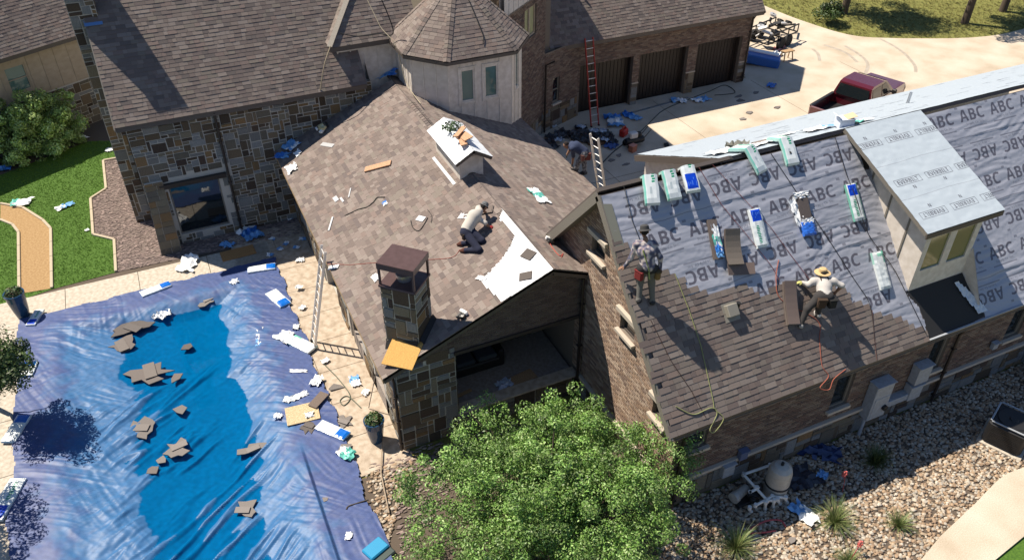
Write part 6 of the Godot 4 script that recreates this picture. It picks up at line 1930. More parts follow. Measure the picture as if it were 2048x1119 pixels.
	rope("strap_loop", "short black strap curling near the kneeling worker's left", "strap", on_left([Vector3(6.30, 4.25, -19.59), Vector3(6.30, 4.25, -19.22), Vector3(6.18, 4.20, -18.95)], 0.03), 0.008, Color(0.03, 0.03, 0.03))
	rope("air_hose", "thin red hose lying across the porch roof behind the hooded chimney", "hose", on_left([Vector3(3.21, 2.96, -19.97), Vector3(3.74, 3.18, -19.33), Vector3(4.43, 3.47, -18.70), Vector3(5.61, 3.96, -17.55), Vector3(6.11, 4.17, -17.12), Vector3(6.38, 4.28, -17.22)], 0.02), 0.009, Color(0.30, 0.08, 0.06))
	var kb := thing("loose_shingles", "dark shingles laid ready above the kneeling worker", "shingle stack", Vector3(7.39, 4.70, -18.17))
	var kt: Transform3D = ls.call(Vector3(7.47, 4.73, -18.13), 55)
	kt.origin -= kb.position
	shingle_stack(kb, kt, 4, 0.62, 0.30, 640)
	var kt2: Transform3D = ls.call(Vector3(7.23, 4.63, -18.24), 55)
	kt2.origin -= kb.position
	shingle_stack(kb, kt2, 2, 0.60, 0.22, 641)
	scrap("white wrapper strip left of the kneeling worker's shingles", ls.call(Vector3(7.07, 4.56, -18.32), 45), 0.55, 0.2, 642, [WHITE], "", 0.8)
	scrap("white and teal wrapper on the porch roof's right slope", on_slope(Vector3(9.66, 4.18, -19.04) + RN * 0.02, RN, Vector3(0, 0, -1)), 0.9, 0.5, 643, [WHITE, TEAL, WHITE], "", 0.6)
	scrap("small white scrap at the lower edge of the bare white patch", ls.call(Vector3(6.40, 4.29, -15.75), 30), 0.3, 0.14, 644, [WHITE])
	scrap("white wrapper near the porch roof's far eave corner", ls.call(Vector3(3.50, 3.08, -25.91), 0), 0.5, 0.4, 645, [WHITE], "", 1.2)
	scrap("blue wrapper in the shade where the porch roof meets the stone wall", ls.call(Vector3(3.82, 3.22, -27.36), 20), 0.7, 0.5, 646, [SKYB, SKYB, WHITE], "", 1.2)
	scrap("blue strip of wrapper at the far eave tip of the porch roof", ls.call(Vector3(3.42, 3.05, -27.05), 40), 0.7, 0.3, 647, [BLUE, SKYB], "", 1.2)
	scrap("white scrap just below the blue wrapper on the porch roof edge", ls.call(Vector3(3.90, 3.25, -26.63), 10), 0.35, 0.25, 648, [WHITE], "", 1.2)
	scrap("light blue wrapper between the turret and the stone wing", ls.call(Vector3(7.82, 4.88, -28.29), 60), 1.0, 0.5, 649, [SKYB, SKYB, BLUE], "", 1.3)
	scrap("tiny blue wrapper scrap in the middle of the porch roof", ls.call(Vector3(5.42, 3.88, -21.06), 0), 0.22, 0.16, 650, [BLUE, WHITE])
	var hp := thing("tool_heap", "heap of white and black tools at the shaded edge of the porch roof", "tools", Vector3(5.01, 3.71, -27.05))
	var hg := Geo.new()
	for k in 7:
		hg.box(on_slope(Vector3(r.randf_range(-0.25, 0.25), 0.1 + r.randf_range(-0.02, 0.1), r.randf_range(-0.3, 0.3)), LN, Vector3(r.randf_range(-1, 1), 0, r.randf_range(-1, 1))), Vector3(r.randf_range(0.12, 0.4), 0.09, r.randf_range(0.06, 0.16)), [WHITE, Color(0.02, 0.02, 0.02), Color(0.5, 0.45, 0.25), WHITE][k % 4], 0.01)
	put(hp, "tools", hg, M.plastic)
	board("flashing_strip", "grey flashing strip below the tool heap on the porch roof", ls.call(Vector3(4.87, 3.65, -26.04), 30), Vector3(0.65, 0.012, 0.18), M.galvanised, "flashing")
	scrap("white caulk tube and rag at the porch eave beside the ladder top", ls.call(Vector3(3.31, 3.01, -19.64), 60), 0.35, 0.14, 651, [WHITE], "", 1.2)
	scrap("white scrap beside the hooded chimney's left face", ls.call(Vector3(4.18, 3.37, -18.16), 10), 0.3, 0.2, 652, [WHITE], "", 1.0)
	for a in [[Vector3(5.60, 3.96, -14.97), LN, "nailer", "black and white nail gun on the porch roof near the gable edge", 20.0], [Vector3(8.55, 4.64, -16.11), RN, "nailer", "white and black nail gun with red hose beside the brick gable", 70.0]]:
		var ng := thing(a[2], a[3], "nail gun", a[0] + a[1] * 0.02)
		var nt := on_slope(Vector3.ZERO, a[1], Vector3(0, 0, 1).rotated(a[1], deg_to_rad(a[4])))
		var g1 := Geo.new()
		g1.box(nt * Transform3D(Basis(), Vector3(0, 0.06, 0)), Vector3(0.26, 0.10, 0.09), Color(0.75, 0.75, 0.73), 0.02)
		put(ng, "body", g1, M.plastic)
		var g2 := Geo.new()
		g2.box(nt * Transform3D(Basis(), Vector3(-0.06, 0.05, 0.13)), Vector3(0.07, 0.06, 0.2), Color(0.02, 0.02, 0.02), 0.015)
		g2.lathe(nt * Transform3D(Basis(), Vector3(0.06, 0.0, 0.12)), [Vector2(0.075, 0), Vector2(0.08, 0.02), Vector2(0.08, 0.1), Vector2(0.0, 0.11)], 12, Color(0.02, 0.02, 0.02))
		put(ng, "handle", g2, M.plastic)
	rope("air_hose", "red hose looping from the nail gun beside the brick gable", "hose", [Vector3(8.46, 4.68, -15.93) + RN * 0.04, Vector3(8.44, 4.69, -15.72) + RN * 0.02, Vector3(8.44, 4.69, -15.31) + RN * 0.02, Vector3(8.63, 4.61, -15.45) + RN * 0.02, Vector3(8.45, 4.68, -15.22) + RN * 0.02], 0.012, Color(0.40, 0.08, 0.06))
	# lines from the far roofs
	rope("roof_cable", "black cable slung from the hip roof across to the turret roof", "cable", [Vector3(9.0, 7.3, -26.2) + Vector3(-1.3, 0.8, -1.4), Vector3(8.05, 6.75, -27.5), Vector3(7.6, 6.62, -27.9), Vector3(6.9, 6.60, -28.0), Vector3(6.3, 6.75, -28.15)], 0.02, Color(0.02, 0.02, 0.02))
	rope("roof_cable", "tan cord down the stone wing's roof below the hip strip", "cord", [Vector3(5.85, 6.42, -27.95), Vector3(5.47, 5.91, -27.62) + FN * 0.05, Vector3(5.16, 5.11, -27.42)], 0.022, Color(0.30, 0.25, 0.17))
	rope("roof_cable", "pale cord from the hip roof down over the turret's left wall to the porch ridge", "cord", [Vector3(7.53, 7.62, -28.60), Vector3(7.70, 6.88, -27.90), Vector3(8.0, 6.36, -27.2), Vector3(8.1, 5.2, -26.6), Vector3(8.10, 4.99, -25.06) + LN * 0.03], 0.016, Color(0.36, 0.31, 0.22))
	rope("roof_cable", "short black cable hanging on the turret's front roof face", "cable", [Vector3(10.6, 7.85, -26.62), Vector3(10.68, 7.3, -26.08), Vector3(10.72, 6.85, -25.62), Vector3(10.62, 6.62, -25.40)], 0.016, Color(0.02, 0.02, 0.02))
	# ladders
	ladder("aluminium_ladder", "aluminium ladder leaning on the porch eave beside the tarp", Vector3(2.35, 0.02, -20.05), Vector3(3.16, 3.55, -19.95), Vector3(0, 0, 1), 0.42, 12, M.aluminium, M.aluminium)
	ladder("red_ladder", "red fibreglass ladder leaning on the garage eave", Vector3(18.02, 0.02, -29.75), Vector3(17.95, 3.95, -30.66), Vector3.RIGHT, 0.40, 12, M.red_glassfibre, M.aluminium)
	ladder("court_ladder", "pale ladder standing up past the eave beside the bent-over worker", Vector3(13.55, 0.02, -20.75), Vector3(12.62, 4.75, -20.85), Vector3(0.15, 0, 1), 0.42, 16, M.aluminium, M.aluminium)

func leaf_blob(g: Geo, c: Vector3, rad: Vector3, n: int, size: float, cols: Array, sd: int, hollow := 0.35) -> void:
	var r := RandomNumberGenerator.new()
	r.seed = sd
	for k in n:
		var d := Vector3(r.randfn(), r.randfn(), r.randfn()).normalized()
		var q := lerpf(hollow, 1.0, sqrt(r.randf()))
		var p := c + d * rad * q
		var nn := (d + Vector3(r.randfn(), r.randfn() + 0.5, r.randfn()) * 0.55).normalized()
		var t := nn.cross(Vector3(r.randfn(), r.randfn(), r.randfn())).normalized()
		var s := nn.cross(t)
		var l := size * r.randf_range(0.7, 1.35)
		var col: Color = cols[r.randi() % cols.size()] * r.randf_range(0.8, 1.2)
		g.quad(p - t * l * 0.5, p - s * l * 0.24 + nn * l * 0.06, p + t * l * 0.5, p + s * l * 0.24 + nn * l * 0.06, col)

func pot(label: String, at: Vector3, tall: float, rad: float, sd: int) -> void:
	var th := thing("planter_pot", label, "planter", at, "blue glazed pots by the pool")
	var g := Geo.new()
	g.lathe(Transform3D(), [Vector2(rad * 0.62, 0.0), Vector2(rad * 0.78, tall * 0.3), Vector2(rad * 0.94, tall * 0.72), Vector2(rad * 0.95, tall * 0.9), Vector2(rad * 1.06, tall * 0.93), Vector2(rad * 1.06, tall), Vector2(rad * 0.9, tall), Vector2(rad * 0.86, tall * 0.9)], 28)
	put(th, "pot", g, M.blue_glaze)
	var s := Geo.new()
	s.lathe(Transform3D(), [Vector2(rad * 0.87, tall * 0.9), Vector2(0.0, tall * 0.93)], 20)
	put(th, "soil", s, M.soil)
	var l := Geo.new()
	leaf_blob(l, Vector3(0, tall * 1.04, 0), Vector3(rad * 0.95, rad * 0.55, rad * 0.95), 260, 0.10, [Color(0.05, 0.10, 0.03), Color(0.07, 0.13, 0.04), Color(0.10, 0.10, 0.04)], sd)
	put(th, "plant", l, M.leaf)

func prism_x(g: Geo, prof: Array, w0: float, tr := Transform3D(), tuck := [], col := Color.WHITE) -> void:   # side outline (x, y) drawn counter-clockwise, spread in z; tuck narrows each point
	var n := prof.size()
	var l := []
	var r := []
	for k in n:
		var w: float = w0 * 0.5 - (tuck[k] if tuck.size() else 0.0)
		l.append(tr * Vector3(prof[k].x, prof[k].y, w))
		r.append(tr * Vector3(prof[k].x, prof[k].y, -w))
	for k in n:
		var b := (k + 1) % n
		g.quad(r[k], r[b], l[b], l[k], col)
	var ix := Geometry2D.triangulate_polygon(PackedVector2Array(prof))
	for k in range(0, ix.size(), 3):
		g.tri(l[ix[k]], l[ix[k + 1]], l[ix[k + 2]], col)
		g.tri(r[ix[k]], r[ix[k + 2]], r[ix[k + 1]], col)

func truck() -> void:
	var th := thing("pickup_truck", "maroon crew cab pickup truck parked behind the right wing", "pickup truck", Vector3(29.04, 1.90, -24.44) * Vector3(1, 0, 1) + Vector3(0.9, 0, -1.1))
	th.rotation.y = deg_to_rad(19.5)
	var b := Geo.new()
	prism_x(b, [Vector2(-3.1, 0.55), Vector2(2.75, 0.5), Vector2(2.85, 0.85), Vector2(2.7, 1.12), Vector2(1.25, 1.22), Vector2(-1.05, 1.22), Vector2(-1.05, 0.75), Vector2(-3.1, 0.75)], 1.98, Transform3D(), [0.03, 0.1, 0.08, 0.12, 0.03, 0.03, 0.0, 0.0])
	for s in [-1, 1]:
		b.box(Transform3D(Basis(), Vector3(-2.05, 0.97, s * 0.93)), Vector3(2.1, 0.5, 0.12), Color.WHITE, 0.04)
	b.box(Transform3D(Basis(), Vector3(-3.08, 0.97, 0)), Vector3(0.10, 0.5, 1.9), Color.WHITE, 0.04)
	put(th, "body", b, M.maroon_paint)
	var bedg := Geo.new()
	bedg.box(Transform3D(Basis(), Vector3(-2.05, 0.77, 0)), Vector3(2.0, 0.03, 1.72))
	for s in [-1, 1]: bedg.box(Transform3D(Basis(), Vector3(-2.05, 1.235, s * 0.93)), Vector3(2.1, 0.03, 0.14), Color.WHITE, 0.01)
	put(th, "bed_liner", bedg, M.black_plastic)
	var cb := Geo.new()
	prism_x(cb, [Vector2(-1.08, 1.2), Vector2(1.3, 1.2), Vector2(0.62, 1.80), Vector2(0.35, 1.88), Vector2(-0.7, 1.90), Vector2(-0.92, 1.82)], 1.86, Transform3D(), [0.0, 0.0, 0.16, 0.18, 0.18, 0.16])
	put(th, "cab", cb, M.maroon_paint)
	var gl := Geo.new()
	gl.quad(Vector3(1.22, 1.27, 0.80), Vector3(1.22, 1.27, -0.80), Vector3(0.665, 1.775, -0.69), Vector3(0.665, 1.775, 0.69))
	for k in 4: gl.v[k] += Vector3(0.02, 0.02, 0)
	gl.quad(Vector3(-1.07, 1.27, -0.80), Vector3(-1.07, 1.27, 0.80), Vector3(-0.955, 1.76, 0.71), Vector3(-0.955, 1.76, -0.71))
	for k in 4: gl.v[4 + k] += Vector3(-0.03, 0, 0)
	put(th, "windscreen", gl, M.glass)
	for s in [-1.0, 1.0]:
		for w in [[-0.86, -0.02], [0.06, 0.95]]:
			var sg := Geo.new()
			var t0: float = w[0]
			var t1: float = w[1]
			sg.quad(Vector3(t0, 1.27, s * 0.93), Vector3(t1, 1.27, s * 0.93), Vector3(minf(t1, 0.52), 1.77, s * 0.795), Vector3(t0 + 0.02, 1.77, s * 0.795))
			put(th, "side_window", sg, M.glass)
		var mg := Geo.new()
		mg.box(Transform3D(Basis(), Vector3(0.85, 1.32, s * 1.14)), Vector3(0.14, 0.24, 0.20), Color.WHITE, 0.04)
		mg.bar(Vector3(0.85, 1.28, s * 0.92), Vector3(0.85, 1.28, s * 1.06), 0.05, 0.05)
		put(th, "mirror", mg, M.black_plastic)
		for x in [-2.05, 1.85]:
			var wg := Geo.new()
			wg.lathe(Transform3D(Basis(Vector3.RIGHT, deg_to_rad(90.0 * s)), Vector3(x, 0.4, s * 0.76)), [Vector2(0.24, 0.0), Vector2(0.40, 0.02), Vector2(0.40, 0.22), Vector2(0.26, 0.25)], 24)
			var wn := put(th, "wheel", wg, M.rubber)
			var rg := Geo.new()
			rg.lathe(Transform3D(Basis(Vector3.RIGHT, deg_to_rad(90.0 * s)), Vector3(x, 0.4, s * 0.76)), [Vector2(0.27, 0.22), Vector2(0.05, 0.20), Vector2(0.0, 0.24)], 16)
			put(wn, "rim", rg, M.aluminium)
		var hg := Geo.new()
		hg.box(Transform3D(Basis(), Vector3(2.74, 0.95, s * 0.70)), Vector3(0.14, 0.2, 0.36), Color.WHITE, 0.03)
		put(th, "headlight", hg, M.pvc)

func trailer() -> void:
	var at := Vector3(32.36, 0.00, -34.84) * Vector3(1, 0, 1)
	var th := thing("utility_trailer", "black steel trailer loaded with frames beside the garage end", "trailer", at)
	th.rotation.y = deg_to_rad(18)
	var g := Geo.new()
	for z in [-0.75, 0.75]:
		for y in [0.5, 0.95]: g.bar(Vector3(-1.5, y, z), Vector3(1.5, y, z), 0.06, 0.06)
		for x in [-1.5, -0.5, 0.5, 1.5]: g.bar(Vector3(x, 0.5, z), Vector3(x, 0.95, z), 0.05, 0.05)
	for x in [-1.5, -0.75, 0.0, 0.75, 1.5]: g.bar(Vector3(x, 0.5, -0.75), Vector3(x, 0.5, 0.75), 0.06, 0.06)
	g.bar(Vector3(1.5, 0.5, 0.5), Vector3(2.5, 0.5, 0), 0.08, 0.08); g.bar(Vector3(1.5, 0.5, -0.5), Vector3(2.5, 0.5, 0), 0.08, 0.08)
	put(th, "frame", g, M.black_plastic)
	for s in [-1, 1]:
		for x in [-0.4, 0.35]:
			var w := Geo.new()
			w.lathe(Transform3D(Basis(Vector3.RIGHT, deg_to_rad(90.0 * s)), Vector3(x, 0.33, s * 0.80)), [Vector2(0.12, 0.0), Vector2(0.33, 0.01), Vector2(0.33, 0.18), Vector2(0.15, 0.2), Vector2(0.0, 0.17)], 18)
			put(th, "wheel", w, M.rubber)
	var r := RandomNumberGenerator.new()
	r.seed = 71
	for k in 22:
		var lg := Geo.new()
		var p := Vector3(r.randf_range(-1.3, 1.3), r.randf_range(0.6, 1.35), r.randf_range(-0.6, 0.6))
		var b := Basis.from_euler(Vector3(r.randf_range(-0.6, 0.6), r.randf() * TAU, r.randf_range(-0.6, 0.6)))
		if k % 3 == 0: lg.lathe(Transform3D(b, p), [Vector2(0.06, 0), Vector2(0.2, 0.02), Vector2(0.2, 0.12), Vector2(0.06, 0.14)], 12)
		else: lg.box(Transform3D(b, p), Vector3(r.randf_range(0.3, 0.9), r.randf_range(0.04, 0.16), r.randf_range(0.05, 0.25)), Color.WHITE, 0.01)
		put(th, "load_piece", lg, M.black_plastic if k % 4 else M.aluminium)

func cabinet(th: Node3D, nm: String, c: Vector3, s: Vector3, m: Material) -> MeshInstance3D:
	var g := Geo.new()
	g.box(Transform3D(Basis(), c), s, Color.WHITE, 0.012)
	g.box(Transform3D(Basis(), c + Vector3(0, s.y / 2 + 0.012, 0.02)), Vector3(s.x + 0.04, 0.025, s.z + 0.04), Color.WHITE, 0.006)
	return wput(th, nm, g, m)

func yard_things() -> void:
	pot("blue glazed pot with leafy plant at the porch corner", Vector3(3.00, 0.00, -15.42) * Vector3(1, 0, 1) + Vector3(0, 0.02, 0), 0.80, 0.27, 701)
	pot("tall blue glazed pot on the walkway at far left", Vector3(-5.96, 0.00, -25.50) * Vector3(1, 0, 1) + Vector3(0, 0.02, 0), 0.95, 0.30, 702)
	# power meters on the wall
	var em := thing("electric_panel", "large grey electric meter cabinet with round meter on the right wing wall", "electric panel", Vector3(15.45, 0.5, -10.0), "grey cabinets on the right wall")
	cabinet(em, "cabinet", Vector3(15.45, 1.35, -9.98), Vector3(0.62, 1.25, 0.30), M.grey_paint)
	var dg := Geo.new()
	dg.box(Transform3D(Basis(), Vector3(15.47, 1.15, -9.825)), Vector3(0.52, 0.72, 0.015), Color.WHITE, 0.004)
	wput(em, "door", dg, M.grey_paint)
	var mg := Geo.new()
	mg.lathe(Transform3D(Basis(Vector3.RIGHT, PI / 2), Vector3(15.62, 1.10, -9.82)), [Vector2(0.085, 0), Vector2(0.085, 0.08), Vector2(0.0, 0.1)], 18)
	wput(em, "meter", mg, M.black_plastic)
	var cg := Geo.new()
	cg.tube([Vector3(15.25, 0.75, -9.98), Vector3(15.25, -0.02, -9.98)], 0.05, 10)
	wput(em, "conduit", cg, M.grey_paint)
	var e2 := thing("electric_panel", "pair of smaller grey breaker boxes right of the meter cabinet", "electric panel", Vector3(16.9, 0.6, -10.0), "grey cabinets on the right wall")
	cabinet(e2, "upper_box", Vector3(16.92, 1.70, -10.0), Vector3(0.50, 0.62, 0.26), M.grey_paint)
	cabinet(e2, "lower_box", Vector3(16.90, 1.04, -10.01), Vector3(0.46, 0.52, 0.24), M.grey_paint)
	var tg := Geo.new()
	tg.box(Transform3D(Basis(), Vector3(16.22, 0.92, -10.03)), Vector3(0.92, 0.22, 0.2), Color.WHITE, 0.01)
	wput(e2, "trough", tg, M.grey_paint)
	var e3 := thing("control_box", "grey pool control box on the wall behind the filter tank", "control box", Vector3(10.68, 0.82, -10.05), "small boxes by the pool pump")
	cabinet(e3, "box", Vector3(10.69, 0.76, -10.05), Vector3(0.36, 0.42, 0.16), M.grey_paint)
	var e4 := thing("control_box", "small blue grey box on the wall right of the pool control box", "control box", Vector3(11.08, 1.14, -10.05), "small boxes by the pool pump")
	cabinet(e4, "box", Vector3(11.10, 1.13, -10.05), Vector3(0.24, 0.3, 0.14), mat("blue_grey", srgb(0.10, 0.13, 0.22), 0.5))
	var e5 := thing("hose_bib", "small blue tap fitting on the wall right of the breaker boxes", "tap", Vector3(19.92, 1.53, -10.05))
	cabinet(e5, "box", Vector3(19.92, 1.53, -10.05), Vector3(0.2, 0.22, 0.12), M.grey_paint)
	# air conditioners
	for a in [[Vector3(18.75, 0, -8.15), 0.98, "dark air conditioner unit standing on the rock bed", 24.0], [Vector3(21.9, 0, -9.15), 0.9, "dark air conditioner unit cut off at the right edge by the wall", 4.0]]:
		var ac := thing("air_conditioner", a[2], "air conditioner", a[0], "outdoor cooling units")
		ac.rotation.y = deg_to_rad(a[3])
		var s: float = a[1]
		var g := Geo.new()
		g.box(Transform3D(Basis(), Vector3(0, 0.43, 0)), Vector3(s, 0.76, s), Color.WHITE, 0.07)
		put(ac, "casing", g, M.black_plastic)
		var rim := Geo.new()
		for k in 4:
			var b := Basis(Vector3.UP, k * PI / 2)
			rim.box(Transform3D(b, Vector3(0, 0.84, 0) + b * Vector3(0, 0, s * 0.47)), Vector3(s * 0.9, 0.035, 0.05), Color.WHITE, 0.012)
		put(ac, "rim", rim, M.grey_paint)
		var top := Geo.new()
		top.lathe(Transform3D(), [Vector2(s * 0.42, 0.815), Vector2(s * 0.40, 0.835), Vector2(0.12, 0.825), Vector2(0.10, 0.85), Vector2(0.0, 0.85)], 24)
		put(ac, "fan_guard", top, M.black_plastic)
		for k in 3:
			for q in 4:
				var lg := Geo.new()
				var b := Basis(Vector3.UP, q * PI / 2)
				for z in 4: lg.box(Transform3D(b, Vector3(0, 0.14 + k * 0.22 + z * 0.05, 0) + b * Vector3(0, 0, s * 0.5 + 0.004)), Vector3(s * 0.78, 0.02, 0.012))
				put(ac, "louvre", lg, M.black_plastic)
		var pad := Geo.new()
		pad.box(Transform3D(Basis(), Vector3(0, 0.03, 0)), Vector3(s + 0.15, 0.08, s + 0.15), Color.WHITE, 0.01)
		put(ac, "pad", pad, M.walk)
	# pool filter, pump and pipes
	var ft := thing("pool_filter", "tall beige pool filter tank with black band", "pool filter", Vector3(11.74, 0.00, -9.32))
	var fg := Geo.new()
	fg.lathe(Transform3D(), [Vector2(0.27, 0.02), Vector2(0.29, 0.08), Vector2(0.30, 0.5), Vector2(0.30, 0.95), Vector2(0.27, 1.08), Vector2(0.18, 1.16), Vector2(0.06, 1.19), Vector2(0.0, 1.19)], 28)
	put(ft, "tank", fg, M.tank)
	var bd := Geo.new()
	bd.lathe(Transform3D(), [Vector2(0.302, 0.50), Vector2(0.318, 0.51), Vector2(0.318, 0.555), Vector2(0.302, 0.565)], 28)
	put(ft, "clamp_band", bd, M.black_plastic)
	var kn := Geo.new()
	kn.lathe(Transform3D(Basis(), Vector3(0, 1.18, 0)), [Vector2(0.04, 0), Vector2(0.04, 0.09), Vector2(0.0, 0.1)], 10)
	put(ft, "air_valve", kn, M.black_plastic)
	var pp := thing("pool_pump", "beige pool pump with dark strainer left of the filter tank", "pool pump", Vector3(10.95, 0.00, -9.51))
	var pg := Geo.new()
	pg.lathe(Transform3D(Basis(Vector3(0.25, 0, 1).normalized(), PI / 2), Vector3(-0.1, 0.22, -0.1)), [Vector2(0.0, -0.3), Vector2(0.11, -0.28), Vector2(0.13, 0.1), Vector2(0.15, 0.14), Vector2(0.15, 0.26), Vector2(0.0, 0.28)], 16)
	put(pp, "motor", pg, M.tank)
	var sg := Geo.new()
	sg.lathe(Transform3D(Basis(), Vector3(0.18, 0.08, 0.12)), [Vector2(0.12, 0), Vector2(0.13, 0.24), Vector2(0.15, 0.25), Vector2(0.15, 0.3), Vector2(0.0, 0.32)], 16)
	put(pp, "strainer", sg, M.black_plastic)
	var bs := Geo.new()
	bs.box(Transform3D(Basis(), Vector3(0.02, 0.05, 0.0)), Vector3(0.62, 0.1, 0.34), Color.WHITE, 0.02)
	put(pp, "base", bs, M.black_plastic)
	var pipes := thing("pool_pipes", "white plastic pool pipes and valves in front of the filter tank", "pipes", Vector3(11.21, 0.00, -9.40))
	var o := pipes.position
	for a in [[Vector3(11.10, 0.55, -9.87), Vector3(11.15, 0.50, -9.42), Vector3(11.23, 0.40, -9.04), Vector3(11.41, 0.35, -9.00)], [Vector3(11.10, 0.55, -9.87), Vector3(11.86, 0.62, -9.78)], [Vector3(10.95, 0.45, -9.39), Vector3(11.19, 0.50, -9.40)], [Vector3(10.90, 0.35, -9.07), Vector3(11.42, 0.40, -9.09), Vector3(11.74, 0.35, -8.94), Vector3(11.89, 0.00, -8.98)], [Vector3(11.17, 0.38, -9.02), Vector3(11.26, 0.00, -9.06)], [Vector3(11.40, 0.38, -8.98), Vector3(11.49, 0.00, -9.03)], [Vector3(11.50, 0.38, -8.97), Vector3(11.71, 0.00, -9.03)], [Vector3(10.75, 0.30, -9.10), Vector3(10.88, 0.00, -9.14)], [Vector3(11.10, 0.55, -9.87), Vector3(11.42, 0.00, -10.10)]]:
		var g := Geo.new()
		g.tube(a, 0.038, 10)
		for p in a: g.lathe(Transform3D(Basis(), p), [Vector2(0.0, -0.055), Vector2(0.052, -0.05), Vector2(0.052, 0.05), Vector2(0.0, 0.055)], 10)
		wput(pipes, "pipe", g, M.pvc)
	for p in [Vector3(10.94, 0.42, -9.37), Vector3(11.25, 0.48, -9.39), Vector3(10.93, 0.36, -9.22)]:
		var g := Geo.new()
		g.lathe(Transform3D(Basis(), p), [Vector2(0.07, -0.06), Vector2(0.07, 0.05), Vector2(0.03, 0.06), Vector2(0.03, 0.10), Vector2(0.0, 0.1)], 12)
		wput(pipes, "valve", g, M.black_plastic)
	truck()
	trailer()
	# gear by the court
	var gc := thing("gas_can", "red plastic fuel can in the court near the ladders", "fuel can", Vector3(18.72, 0.00, -28.36))
	var gg := Geo.new()
	gg.box(Transform3D(Basis(Vector3.UP, 0.5), Vector3(0, 0.20, 0)), Vector3(0.46, 0.36, 0.28), Color(0.45, 0.02, 0.015), 0.06)
	put(gc, "body", gg, M.plastic)
	var gh := Geo.new()
	gh.tube([Vector3(-0.15, 0.38, 0.08), Vector3(-0.1, 0.47, 0.05), Vector3(0.1, 0.47, -0.05), Vector3(0.15, 0.38, -0.08)], 0.025, 8, Color(0.40, 0.02, 0.015))
	put(gc, "handle", gh, M.plastic)
	var co := thing("air_compressor", "black wheeled air compressor with white tank top on the driveway edge", "air compressor", Vector3(18.64, 0.00, -27.32))
	var c1 := Geo.new()
	c1.lathe(Transform3D(Basis(Vector3(0, 0, 1), PI / 2), Vector3(0, 0.30, 0)), [Vector2(0.0, -0.48), Vector2(0.14, -0.45), Vector2(0.17, -0.38), Vector2(0.17, 0.38), Vector2(0.14, 0.45), Vector2(0.0, 0.48)], 16)
	put(co, "tank", c1, M.black_plastic)
	var c2 := Geo.new()
	c2.box(Transform3D(Basis(), Vector3(-0.1, 0.58, 0)), Vector3(0.40, 0.28, 0.30), Color(0.55, 0.55, 0.55), 0.05)
	c2.box(Transform3D(Basis(), Vector3(0.22, 0.55, 0)), Vector3(0.18, 0.2, 0.22), Color(0.02, 0.02, 0.02), 0.03)
	put(co, "engine", c2, M.plastic)
	for s in [-1, 1]:
		var w := Geo.new()
		w.lathe(Transform3D(Basis(Vector3.RIGHT, deg_to_rad(90.0 * s)), Vector3(-0.3, 0.16, s * 0.18)), [Vector2(0.05, 0), Vector2(0.16, 0.01), Vector2(0.16, 0.08), Vector2(0.0, 0.08)], 16)
		put(co, "wheel", w, M.rubber)
	var hd := Geo.new()
	hd.tube([Vector3(0.4, 0.4, 0.15), Vector3(0.75, 0.75, 0.15), Vector3(0.75, 0.75, -0.15), Vector3(0.4, 0.4, -0.15)], 0.018, 8)
	put(co, "handle", hd, M.black_plastic)
	var nb := thing("nail_box", "orange cardboard nail box on the court corner near the rear roof tip", "box", Vector3(18.31, 0.00, -26.90))
	var ng := Geo.new()
	ng.box(Transform3D(Basis(Vector3.UP, 0.3), Vector3(0, 0.16, 0)), Vector3(0.30, 0.32, 0.24), Color(0.34, 0.13, 0.08), 0.008)
	ng.box(Transform3D(Basis(Vector3.UP, 0.3), Vector3(0, 0.325, 0)), Vector3(0.32, 0.02, 0.26), Color(0.55, 0.24, 0.18))
	put(nb, "carton", ng, M.paint)
	# by the garage end
	var bs2 := thing("blue_sheet_pack", "folded blue plastic sheet pack lying against the garage end", "plastic sheet", Vector3(30.05, 0.00, -32.49))
	var bg := Geo.new()
	bg.box(Transform3D(Basis(Vector3.UP, deg_to_rad(-42)) * Basis.from_euler(Vector3(0, 0, -0.1)), Vector3(-0.3, 0.32, -0.2)), Vector3(2.3, 0.5, 0.9), Color(0.025, 0.12, 0.42), 0.06)
	put(bs2, "sheet", bg, M.plastic)
	var bg2 := Geo.new()
	bg2.box(Transform3D(Basis(Vector3.UP, deg_to_rad(-42)) * Basis.from_euler(Vector3(0, 0, -0.1)), Vector3(-0.2, 0.62, -0.45)), Vector3(2.3, 0.09, 0.35), Color(0.75, 0.77, 0.8), 0.02)
	put(bs2, "white_edge", bg2, M.plastic)
	scrap("white plastic bundle beside the blue sheet pack", turned(Vector3(31.31, 0.00, -33.17), 20), 1.1, 0.6, 711, [WHITE], "", 1.8)
	scrap("reddish torn packaging near the trailer", turned(Vector3(32.22, 0.00, -33.89), 20), 0.9, 0.5, 712, [Color(0.55, 0.22, 0.20)], "", 1.5)
	var tr2 := thing("wooden_trestle", "small tan wooden trestle on the driveway beside the white plastic", "trestle", Vector3(31.50, 0.00, -32.44))
	for k in 4:
		var g := Geo.new()
		g.bar(Vector3(-0.3 + 0.6 * (k % 2), 0, -0.2 + 0.4 * (k / 2)), Vector3(-0.25 + 0.5 * (k % 2), 0.5, -0.1 + 0.2 * (k / 2)), 0.05, 0.05)
		put(tr2, "leg", g, M.plywood)
	var g3 := Geo.new()
	g3.box(Transform3D(Basis(), Vector3(0, 0.52, 0)), Vector3(0.75, 0.06, 0.3), Color.WHITE, 0.005)
	put(tr2, "top", g3, M.plywood)
